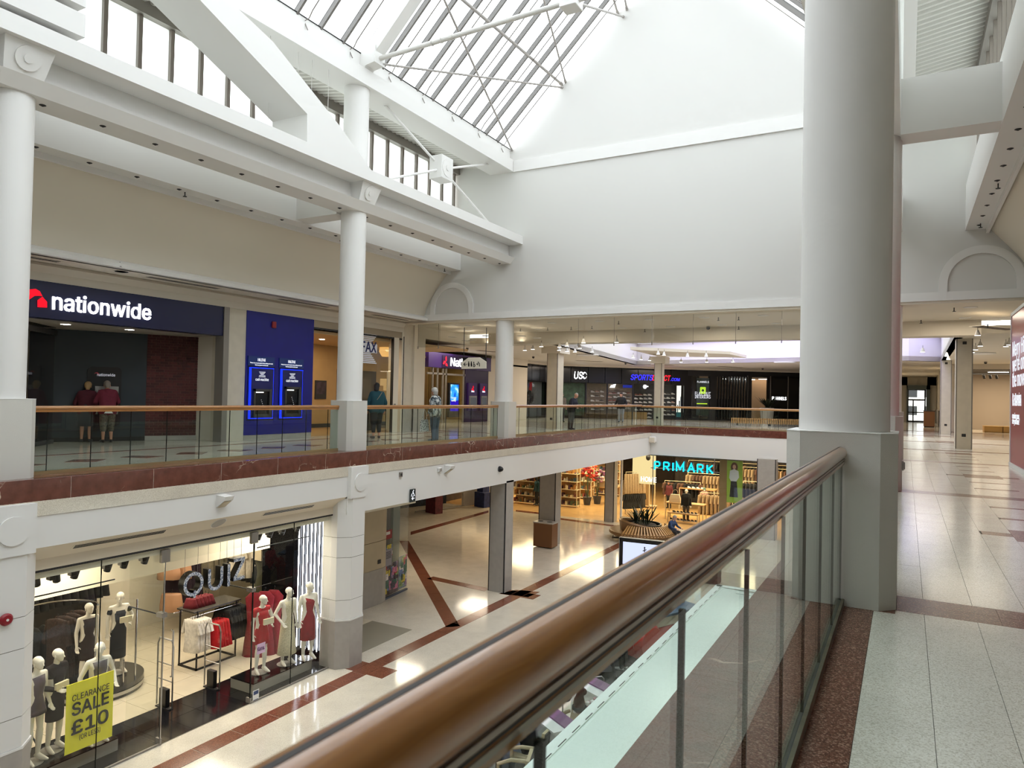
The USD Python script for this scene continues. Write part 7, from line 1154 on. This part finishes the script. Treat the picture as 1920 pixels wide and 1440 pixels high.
h = thing('bottle', 'yellow pump bottle at the far end of the nail desk', 'bottle', WK.pt(Lk-.35, -.5, ZT_)); obj('body', cyl((0, 0, 0), (0, 0, .14), .04, n=14), mat('pale_yellow', 'd9d27a', .4), h); obj('pump', join(cyl((0, 0, .14), (0, 0, .2), .012, n=8), bx(-.01, .05, -.01, .01, .19, .21)), WHITE, h)
# worker seated on a cream chair
ps_ = WK.pt(1.55, .42, 0); Fw = Fig(1.64, [(V(.06, .14, -.24), V(-.02, .42, -.22)), (V(-.06, .12, -.25), V(.05, .36, -.3))], legs=[(V(.07, .42, -.03), V(.07, .44, -.46)), (V(-.07, .42, -.03), V(-.07, .44, -.46))], lean=.2, nod=.45, build=1.0)
person('person with long black hair in black top seated at the nail desk', Fw, (ps_[0], ps_[1], ZL-.37), toward(*(-WK.n[:2])), top=mat('black_fleece', '1a1a1c', .9), bottom=mat('grey_blue_jeans', '7c8290', .8), hair=dict(e=.015, long=.3), hairm=mat('black_hair', '0c0a0c', .6), shoe=SHOEG, loose=.02)
def chair(label, p, rz):
    h = thing('salon_chair', label, 'chair', (p[0], p[1], ZL), rz); th = np.linspace(-2.2, 2.2, 17); R = []
    obj('seat', cbx(-.26, .26, -.25, .27, .42, .52, .04), CHR, h); R = [np.array([(.3*math.sin(t)*1, -.22-.09*math.cos(t)+.12, 0) for t in th])]
    bk_ = hull([(x, y, z) for x, y, z in ((-.27, -.26, .5), (.27, -.26, .5), (-.27, -.33, .5), (.27, -.33, .5), (-.22, -.34, .98), (.22, -.34, .98), (-.22, -.4, .98), (.22, -.4, .98))]); obj('backrest', bk_, CHR, h); obj('back_shell', mv(bk_, 0, -.02, -.01), mat('dark_shell', '3d3a38', .5), h)
    for s in (-1, 1): obj('armrest', tube([(s*.28, -.28, .72), (s*.31, .0, .7), (s*.29, .22, .62), (s*.28, .22, .46)], .035, 8), CHR, h)
    obj('stem', cyl((0, 0, .08), (0, 0, .42), .03), CHROME, h); obj('foot', join(*[tube([(0, 0, .08), (.28*math.cos(a), .28*math.sin(a), .04)], .02, 6) for a in np.arange(5)*1.2566]), CHROME, h); return h
rzc = toward(*(-WK.n[:2])); chair('cream padded chair under the seated worker', (ps_[0], ps_[1]), rzc)
pc = WK.pt(.45, .55, 0); chair('empty cream padded chair at the bottom edge by the nail desk', (pc[0], pc[1]), rzc+.3); pc = WK.pt(2.6, .75, 0); chair('empty cream padded chair behind the seated worker', (pc[0], pc[1]), rzc+1.2)
# counters with lilac tops
def counter(label, px, py, w, d, hgt, rz, lil=True, z=None):
    p = at(2, ZL+hgt, px, py); h = thing('counter', label, 'counter', (p[0], p[1], ZL), rz); obj('carcass', bx(0, w, -d, 0, 0, hgt-.04), GW_, h); obj('door_gap', join(*[bx(w*k-.006, w*k+.006, .001, .004, .05, hgt-.08) for k in (.33, .66)]), STONEG, h)
    obj('worktop', bx(-.03, w+.03, -d-.03, .03, hgt-.04, hgt), GW_, h)
    if lil: obj('lilac_shelf', bx(w*.1, w+.02, -d*.55, .02, hgt, hgt+.03), LIL, h)
    return h, p
rk_ = math.atan2(WK.e[1], WK.e[0])-1.4
q = at(2, ZL+.95, 1002, 1310); c1, p1 = counter('white kiosk counter with lilac top behind the seated worker', 1002, 1302, 1.5, .5, 1.0, -.55); c2, p2 = counter('far white kiosk counter with lilac top and round lamp', 1105, 1268, 1.2, .5, 1.0, -.45)
for k, (x, y, l) in enumerate(((1050, 1340, 'bent chrome stand beside the nearer kiosk counter'), (1128, 1290, 'bent chrome stand beside the far kiosk counter'))): p = at(2, ZL+.9, x, y); h = thing('lamp_stand', l, 'lamp'); obj('arm', tube([(p[0]-.5, p[1]-.1, ZL+1.0), (p[0]-.02, p[1]+.05, ZL+1.12), (p[0]+.03, p[1]+.05, ZL+1.08), (p[0]+.03, p[1]+.05, ZL+.4)], .014, 6), MET, h); obj('base', cyl((p[0]+.03, p[1]+.05, ZL), (p[0]+.03, p[1]+.05, ZL+.4), .025), MET, h)
p = at(2, ZL+1.0, 1057, 1310); plant('potted_plant', 'leafy green plant in a white ribbed pot on the kiosk counter', (p[0], p[1], ZL+1.0), lathe([(.1, 0), (.13, .02), (.16, .2), (.155, .33), (.13, .34), (.12, .3), (0, .3)], 24), .12, 60, .42, .03, 21, GW_, '3a4a36'); h = thing('pot_saucer', 'dark saucer under the white ribbed pot', 'saucer', (p[0], p[1], ZL+.985)); obj('dish', lathe([(.0, 0), (.13, 0), (.15, .04), (.13, .04), (0, .015)], 20), DARK, h); obj('rim', lathe([(.145, .04), (.155, .04), (.155, .05), (.145, .05)], 20), BLACK, h)
p = at(2, ZL+1.0, 1086, 1322); h = thing('sculpture', 'brown carved wooden sculpture beside the potted plant', 'sculpture', (p[0], p[1], ZL+.95)); rg = random.Random(4); obj('figure', solid([bone((0, 0, .0), (0, 0, .15), .11, .1), bone((0, 0, .15), (.03, 0, .4), .09, .05), bone((.03, 0, .4), (-.02, .02, .62), .06, .04), ball((.06, .05, .3), .07), ball((-.05, 0, .5), .05), bone((-.02, .02, .62), (.0, .03, .78), .035, .03)], .03, 2), mat('carved_wood', '4a2a20', .5, var=.3, vscale=20, bump=.6, bscale=30), h); obj('base', cyl((0, 0, -.02), (0, 0, .03), .14), DARK, h)
p = at(2, ZL+.85, 1110, 1330); fl_ = thing('flower_display', 'white and pink artificial flowers at the edge of the canopy', 'flowers', p); rg = random.Random(3)
for k in range(30): obj('flower', sph((rg.gauss(0, .14), rg.gauss(0, .2), rg.gauss(.05, .06)), .05, 4), mat('petal_white' if k % 3 else 'petal_pink', 'ece6e2' if k % 3 else 'c99aa0', .7), fl_)
p = at(2, ZL+.6, 1045, 1385); f2_ = thing('flower_display', 'small dish of red and white flowers under the canopy edge', 'flowers', p)
for k in range(16): obj('flower', sph((rg.gauss(0, .08), rg.gauss(0, .1), rg.gauss(.03, .03)), .035, 4), mat('petal_white' if k % 2 else 'petal_red', 'ece6e2' if k % 2 else 'a03038', .7), f2_)
# pushchair with bag, standing person, car backdrop on a dark mat
dm_ = thing('mat', 'dark grey floor mat before the car backdrop', 'mat'); obj('sheet', prism([tuple(at(2, ZL+.01, *q)[:2]) for q in ((1060, 1270), (1165, 1316), (1300, 1190), (1190, 1150))], 2, ZL-.002, ZL+.012), mat('mat_charcoal', '3a3a3a', .9), dm_); obj('border', prism([tuple(at(2, ZL+.01, *q)[:2]) for q in ((1060, 1270), (1165, 1316), (1167, 1314), (1064, 1268))], 2, ZL-.002, ZL+.014), DARK, dm_)
pp = at(2, ZL, 1168, 1256); Fr = Fig(1.66, [(V(.08, .05, -.27), V(-.02, .26, -.26)), (V(-.08, .05, -.27), V(.02, .24, -.3))]); person('person in coral red top and black leggings standing before the car backdrop', Fr, (pp[0], pp[1], ZL+.01+setdown(Fr)), toward(-.9, .2), top=mat('coral_top', 'c23a38', .8), bottom=mat('black_leggings', '141517', .8), hair=dict(e=.014, long=.1), hairm=mat('dark_hair', '1d1713', .7), shoe=SHOEW, loose=.015)
q = at(2, ZL, 1130, 1268); pu = thing('pushchair', 'black pushchair with pink straps before the person in coral', 'pushchair', (q[0], q[1], ZL), .6); obj('frame', join(tube([(-.25, -.3, .1), (-.25, .1, .55), (-.25, .45, 1.05)], .015, 6), tube([(.25, -.3, .1), (.25, .1, .55), (.25, .45, 1.05)], .015, 6), tube([(-.25, .45, 1.05), (.25, .45, 1.05)], .018, 6), tube([(-.25, .35, .1), (-.25, .1, .55)], .015, 6), tube([(.25, .35, .1), (.25, .1, .55)], .015, 6)), DARK, pu); obj('seat', hull([(x, y, z) for x in (-.2, .2) for y, z in ((-.2, .45), (.15, .42), (.28, .85), (.2, .9), (-.2, .52))]), mat('pushchair_cloth', '2a2628', .9), pu); obj('hood', hull([(x, y, z) for x in (-.22, .22) for y, z in ((.3, .85), (.05, 1.0), (.25, 1.05))]), mat('pushchair_cloth', '2a2628', .9), pu); obj('basket', bx(-.2, .2, -.15, .3, .16, .26), mat('basket_grey', '6c6c6e', .7), pu)
for x in (-.25, .25):
    for y in (-.3, .35): obj('wheel', cyl((x-.02, y, .09), (x+.02, y, .09), .09, n=16), BLACK, pu)
obj('pink_straps', join(*[tube([(.0+dx, .4, 1.02), (.05+dx, .5, .8), (.1+dx, .46, .5)], .014, 5) for dx in (0, .08, .16)]), mat('pink_strap', 'b98a94', .7), pu)
handbag('pale yellow shopping bag hung on the pushchair', (q[0]-.1, q[1]+.5, ZL+.45), .42, .48, mat('pale_yellow_bag', 'a79a68', .6, var=.2, vscale=10), .9, .14, .2)
# backdrop: arched city picture with a red car front
b0_ = at(2, ZL, 1185, 1222); b1_ = at(2, ZL, 1300, 1190); WB = Wall(b0_[:2], b1_[:2]); cb_ = thing('photo_backdrop', 'purple-framed arch backdrop with a city street picture', 'backdrop'); Lb = WB.L
sq0 = lambda x, y, d=0: WB.at(x, y, d)
A = [sq0(*q) for q in ((1282, 1180), (1276, 1150), (1262, 1128), (1246, 1112), (1225, 1105))]; sL = A[-1][0]-2.2; zB_ = ZL+.0
outer = [(sL, zB_), (sL, A[-1][1]+.1)]+[(s, z+.1) for s, z in A[::-1]]+[(A[0][0]+.15, zB_)]; inner = [(sL+.1, zB_+.2), (sL+.1, A[-1][1]-.08)]+[(s-.1, z-.08) for s, z in A[::-1]]+[(A[0][0], zB_+.2)]
obj('frame', WB.flat(poly3(Polygon(outer).buffer(0).difference(Polygon(inner).buffer(0)), .25), 0, -.12, 0), mat('mauve_frame', '54434e', .5), cb_)
ins = Polygon(inner).buffer(0); hzz = sq0(1230, 1177)[1]
def pic(pg, m, d): 
    g = pg.intersection(ins)
    if not g.is_empty: obj('picture_piece', WB.flat(poly3(g, .004), 0, d, 0), m, cb_)
pic(sbox(-9, -9, 9, 9), mat('sky_print', '9fc0e6', .6, var=.25, vscale=.9), -.06); pic(sbox(-9, -9, 9, hzz), mat('road_print', '5c6b80', .6), -.055); rg = random.Random(12); s = sL
while s < A[0][0]:
    w = rg.uniform(.12, .3); hgt = rg.uniform(.35, 1.1); c = rg.choice(('2e3a52', '6a7fb0', 'b0a8c0', 'c9a89c', '40506a', '8fb0d6', '8a7ac0')); pic(sbox(s, hzz, s+w, hzz+hgt), mat('tower_'+c, c, .6), -.052+rg.uniform(0, .003))
    for k in range(int(hgt/.16)): pic(sbox(s+.02, hzz+.05+.16*k, s+w-.02, hzz+.11+.16*k), mat('tower_window', '232a3c' if 0 else '2a3348', .6), -.048)
    s += w*rg.uniform(.8, 1.3)
pic(sbox(-9, hzz-.06, 9, hzz), mat('verge_print', '6a7a4a', .7), -.047)
for k in range(5): pic(Point(A[0][0]-.2-.3*k, hzz+.02).buffer(.12), mat('blossom_print', 'c99aa6', .7), -.046)
pic(Point(A[0][0]-.35, hzz+.38).buffer(.2), mat('tree_print', '7c7a44', .7), -.046)
car = thing('play_car', 'red toy-style car front with round lamp before the backdrop', 'toy car'); q = at(2, ZL, 1200, 1246); WC2 = Wall(q[:2], (q[0]+(b1_-b0_)[0], q[1]+(b1_-b0_)[1])); CR = mat('toy_red', 'b03428', .35)
obj('body', WC2.put(hull([(x, y, z) for x in (0, 2.2) for y, z in ((-.9, .1), (.0, .1), (.08, .4), (.02, .8), (-.9, .85))]), 0, 0, ZL+.02), CR, car); obj('wing', WC2.put(place(lathe([(0, 0), (.42, .0), (.5, .1), (.4, .3), (0, .35)], 24), (0.15, .0, .55), (1, 0, 0), (0, 0, 1), (0, 1, 0)), .1, -.1, ZL), CR, car); obj('bonnet', WC2.box(.3, 2.3, -.95, .06, ZL+.86, ZL+1.1), mat('car_cream', 'b9b6a6', .4), car); obj('blue_trim', WC2.box(.25, 2.35, -.97, .1, ZL+1.1, ZL+1.16), mat('car_blue', '42607c', .4), car); obj('seat', WC2.box(.7, 2.2, -.8, -.4, ZL+1.16, ZL+1.4), mat('car_brown', '7a5238', .5), car)
obj('lamp', WC2.put(sph((.5, .12, .42), .13, 8, (1, .5, 1.1)), 0, 0, ZL), WHITE, car); obj('bumper', WC2.box(-.1, 2.2, .0, .14, ZL+.08, ZL+.2), CHROME, car); obj('floor_base', WC2.box(-.2, 2.4, -1.1, .12, ZL, ZL+.06), DARK, car)
h = thing('kiosk', 'pale grey kiosk with dark brown base seen through the near glass', 'kiosk'); a = at(2, ZL, 1314, 1093); obj('base', bx(a[0], a[0]+.62, a[1], a[1]+.6, ZL, ZL+1.05), mat('kiosk_brown', '3c2c28', .4), h); obj('upper', bx(a[0], a[0]+.62, a[1], a[1]+.6, ZL+1.05, ZL+2.3), mat('kiosk_grey', 'a8adb2', .4), h); obj('trim', bx(a[0]-.01, a[0]+.63, a[1]-.01, a[1]+.61, ZL+.52, ZL+.54), mat('kiosk_trim', '8a7a70', .4), h)
# ================================================================ PEOPLE ON THE UPPER FLOOR
def stand(label, F_, px, py, rz, **kw):
    p = floor_at(px, py); return person(label, F_, (p[0], p[1], setdown(F_)), rz, **kw)

nW = -WR.n; rzA = toward(*nW[:2])
aA = [(V(.1, .03, -.26), V(.1, .25, -.4)), (V(-.12, .0, -.28), V(-.1, .14, -.48))]
MAR = mat('maroon_fleece', '4a1220', .85, var=.15, vscale=20); MAR2 = mat('burgundy_hoodie', '64182c', .85, var=.12, vscale=20)
def skirtx(h, F_): obj('skirt', ringdress(F_, [(F_.hip[2]-.44, .2, .15, 0, 0), (F_.hip[2]-.2, .2, .16, 0, 0), (F_.hip[2]+.05, .17, .14, 0, 0), (F_.hip[2]+.16, .13, .11, 0, 0)], 28, .05), mat('dark_slate_skirt', '1c2228', .8), h, smooth=True)
F1 = Fig(1.6, aA, lean=.12, nod=.25, build=1.18); stand('person in maroon fleece and dark skirt leaning towards the cash machine, left of the pair', F1, 160, 829, rzA-.25, top=MAR, topl=.95, hair=dict(e=.014), hairm=mat('sandy_hair', 'a08258', .7), shoe=SHOEK, loose=.02, extra=skirtx, bottom=0)
F2 = Fig(1.64, [(V(.1, .04, -.26), V(.05, .27, -.36)), (V(-.12, .02, -.27), V(-.06, .25, -.4))], lean=.1, nod=.35, build=1.12)
def shorts(h, F_): obj('hood', solid([M3.batch_hull([ball(F_.neck0+V(.06, -.05, .01), .05), ball(F_.neck0+V(-.06, -.05, .01), .05), ball(F_.neck0+V(0, -.09, -.08), .05)])], .04, 3), MAR2, h, smooth=True); obj('shirt_hem', ringdress(F_, [(F_.hip[2]-.1, .19, .15, 0, 0), (F_.hip[2]-.04, .19, .15, 0, 0)]), WHITE, h)
stand('person in burgundy hooded top and patterned shorts at the cash machine, right of the pair', F2, 200, 830, rzA+.1, top=MAR2, topl=.98, bottom=mat('camouflage_shorts', '5c564a', .8, var=.6, vscale=22), botl=.62, hair=dict(e=.008), hairm=mat('grey_cap', '7e746a', .7), loose=.025, extra=shorts)
def world(Fl, prx, q): pass
pb_ = floor_at(160, 829); q = at(1, pb_[1], 143, 792); handbag('yellow patterned carrier bag held by the person in maroon fleece', (q[0]-.05, q[1]-.1, .52), .36, .3, mat('yellow_bag', 'b98c2a', .6, var=.35, vscale=18), rzA)
TEAL = mat('teal_jumper', '12404a', .85, var=.1, vscale=15)
F3 = Fig(1.76, [(V(.1, -.04, -.28), V(.1, .05, -.54)), (V(-.1, 0, -.28), V(-.1, .08, -.53))], build=1.25, turn=-.5, legs=[(V(.0, .03, -.42), V(.0, -.04, -.84)), (V(-.02, -.02, -.42), V(-.03, -.08, -.84))])
def sling(h, F_): obj('bag_strap', tube([F_.sh[0]+V(-.05, -.12, .05), F_.chest+V(.02, -.155, 0), F_.waist+V(-.13, -.12, 0)], .012, 5), mat('tan_strap', '8c7a66', .7), h)
stand('person with dark tied-up hair in teal jumper by the glazed bank screen', F3, 705, 822, toward(-.9, .55), top=TEAL, topl=.95, bottom=mat('black_trousers', '111318', .8), botl=.84, hair=dict(e=.016, bun=True, long=.08), hairm=mat('black_hair', '0c0a0c', .6), shoe=mat('dark_trainer', '2e2a28', .6), loose=.02, extra=sling)
F4 = Fig(1.66, [(V(.1, -.02, -.26), V(.02, .22, -.3)), (V(-.09, 0, -.27), V(-.05, .12, -.5))], build=1.22, nod=.05)
GREYH = mat('silver_hair', 'b9b6b0', .7)
def jack(h, F_): obj('jacket', cl_(F_, F_.torso(.03)+F_.arm(0, .022, .95)+F_.arm(1, .022, .95)+[M3.batch_hull([ball(F_.hp[0], .12), ball(F_.hp[1], .12), ball(F_.waist, .13)])]), graph('print_jacket', {'g': ('geometry', {}), 'v': ('noise_texture', dict(scale=9., detail=2.)), 'r': ('rgb_ramp', dict(ramp=[(.4, lin('2f3840')), (.5, lin('8d9698')), (.58, lin('c9cac6'))])), 'p': ('principled_bsdf', dict(roughness=.8))}, [('g.position', 'v.vector'), ('v.fac', 'r.fac'), ('r.color', 'p.base_color')]), h, smooth=True)
stand('person with short silver hair in patterned grey jacket and blue jeans facing left', F4, 815, 827, toward(-1, -.1), bottom=mat('blue_jeans', '47586a', .8, var=.12, vscale=18), hair=dict(e=.02), hairm=GREYH, shoe=SHOEG, loose=.02, extra=jack)
g = floor_at(815, 827); handbag('white and black patterned shopping bag hanging beside the silver-haired person', (g[0]-.33, g[1]-.12, .3), .3, .38, graph('print_bag', {'g': ('geometry', {}), 'v': ('voronoi_texture', dict(scale=22.)), 'r': ('rgb_ramp', dict(ramp=[(.3, lin('15151a')), (.36, lin('d5d4d0'))])), 'p': ('principled_bsdf', dict(roughness=.6))}, [('g.position', 'v.vector'), ('v.distance', 'r.fac'), ('r.color', 'p.base_color')]), 1.3, .08, .3)
F5 = Fig(1.68, [(V(.08, .03, -.27), V(.04, .26, -.36)), (V(-.08, .04, -.27), V(-.03, .26, -.34))], lean=.22, nod=.35, build=1.15, bend=.03)
stand('bald person in navy jacket bending over a phone beyond the slim round column', F5, 1070, 806, toward(.95, -.1), skin=SKINP, top=mat('navy_jacket', '151b2c', .8), bottom=mat('grey_trousers', '4b4b4c', .8), hair=dict(e=-.006), hairm=mat('sparse_grey_hair', '9c958c', .8), loose=.02)
F6 = Fig(1.66, build=1.05); p = at(2, 0, 1053, 791.5); person('person in beige top standing behind the square stone pillar, partly hidden by it', F6, (p[0], p[1], setdown(F6)), toward(.6, -.8), top=mat('beige_top', '6f665c', .8), bottom=mat('dark_trousers', '2d2c2e', .8), hair=dict(e=.014), hairm=mat('brown_hair', '4c3a2c', .7), loose=.02)
F7 = Fig(1.78, [(V(.14, .0, -.26), V(.16, .16, -.42)), (V(-.14, .0, -.26), V(-.16, .16, -.42))], build=1.2); p = at(2, 0, 1164, 792); person('person in black sweatshirt and light grey trousers before the trainers', F7, (p[0], p[1], setdown(F7)), toward(.1, -1), skin=SKINP, top=mat('black_sweatshirt', '15161a', .85), bottom=mat('light_grey_trousers', '8d8f94', .8), hair=dict(e=.006), hairm=mat('dark_hair', '1d1713', .7), loose=.025)
# ================================================================ LAMPS OF THE SHOPS AND HALLS
def lamp(n, loc, w, h, I, c=(1, .86, .66), t=(0, 0, -1)): rect_light(n, loc, w, h, I, c, t)
for k, y in enumerate((7.5, 10.5, 13)): lamp(f'dress_shop_light_{k}', (-16.2, y, -1.75), 2.2, 1.6, 3.2, (1, .88, .68))
for k, y in enumerate((7.6, 12.2)): lamp(f'dress_window_light_{k}', (-13.4, y, -1.75), .6, 1.6, 7, (1, .9, .72))
for k, x in enumerate((-22, -17.5, -12, -7.5)): lamp(f'store_light_{k}', (x, 42.5, -1.68), 3.5, 6, 2.9, (1, .8, .5))
for k, (x, y) in enumerate(((-20, 44.5), (-15.5, 49))): lamp(f'sports_light_{k}', (x, y, 3.55), 3, 1.5, 1.5, (1, .85, .7), )
lamp('fashion_light', (-9.5, 58, 3.2), 4, 1.5, 1.2, (1, .8, .6)); lamp('lobby_light', (-19.3, 20, 3.4), 2.5, 4, 1.6, (1, .78, .5)); lamp('bank_light', (-20.6, 8.2, 2.9), 1.2, 2.5, 2.0, (1, .8, .5)); lamp('purple_bank_light', (-23, 31, 3.2), 2, 8, 1.1, (1, .8, .5))
lamp('clothes_shop_light', (5, 50, 3.4), 4, 3, 4, (1, .82, .58)); lamp('well_purple', (-9, 40.5, 6.3), 5, 2, 4.0, (.35, .28, 1), (0, 1, -.2)); lamp('well_purple_right', (.8, 40.5, 6.3), 1.4, 2, 4.0, (.35, .28, 1), (0, 1, -.2))
for k, (x, y) in enumerate(((-11, 25), (-6, 25), (-2, 25), (1.6, 25))): lamp(f'hall_light_{k}', (x, y, 4.15), 2, 2, 1.5, (1, .88, .72))
for k, (x, y) in enumerate(((-20, 30), (-18, 40), (1.5, 36), (1.5, 52), (0, 62), (-10, 47))): lamp(f'far_hall_light_{k}', (x, y, 3.75), 2.5, 2.5, 2.0, (1, .87, .7))
for k, (x, y) in enumerate(((-17, 22), (-19, 31), (-10, 39.5), (-4, 39.5))): lamp(f'low_hall_light_{k}', (x, y, -1.6), 1.6, 1.6, 4.5, (1, .85, .65))
for k, y in enumerate((6, 10, 14)): lamp(f'kiosk_light_{k}', (-1.5, y, -1.75), 1.0, 2.0, 3.0, (1, .97, .92))
for l in stage.Traverse():
    if l.IsA(UsdLux.RectLight) and l.GetAttribute('inputs:intensity').Get() > 0: pass
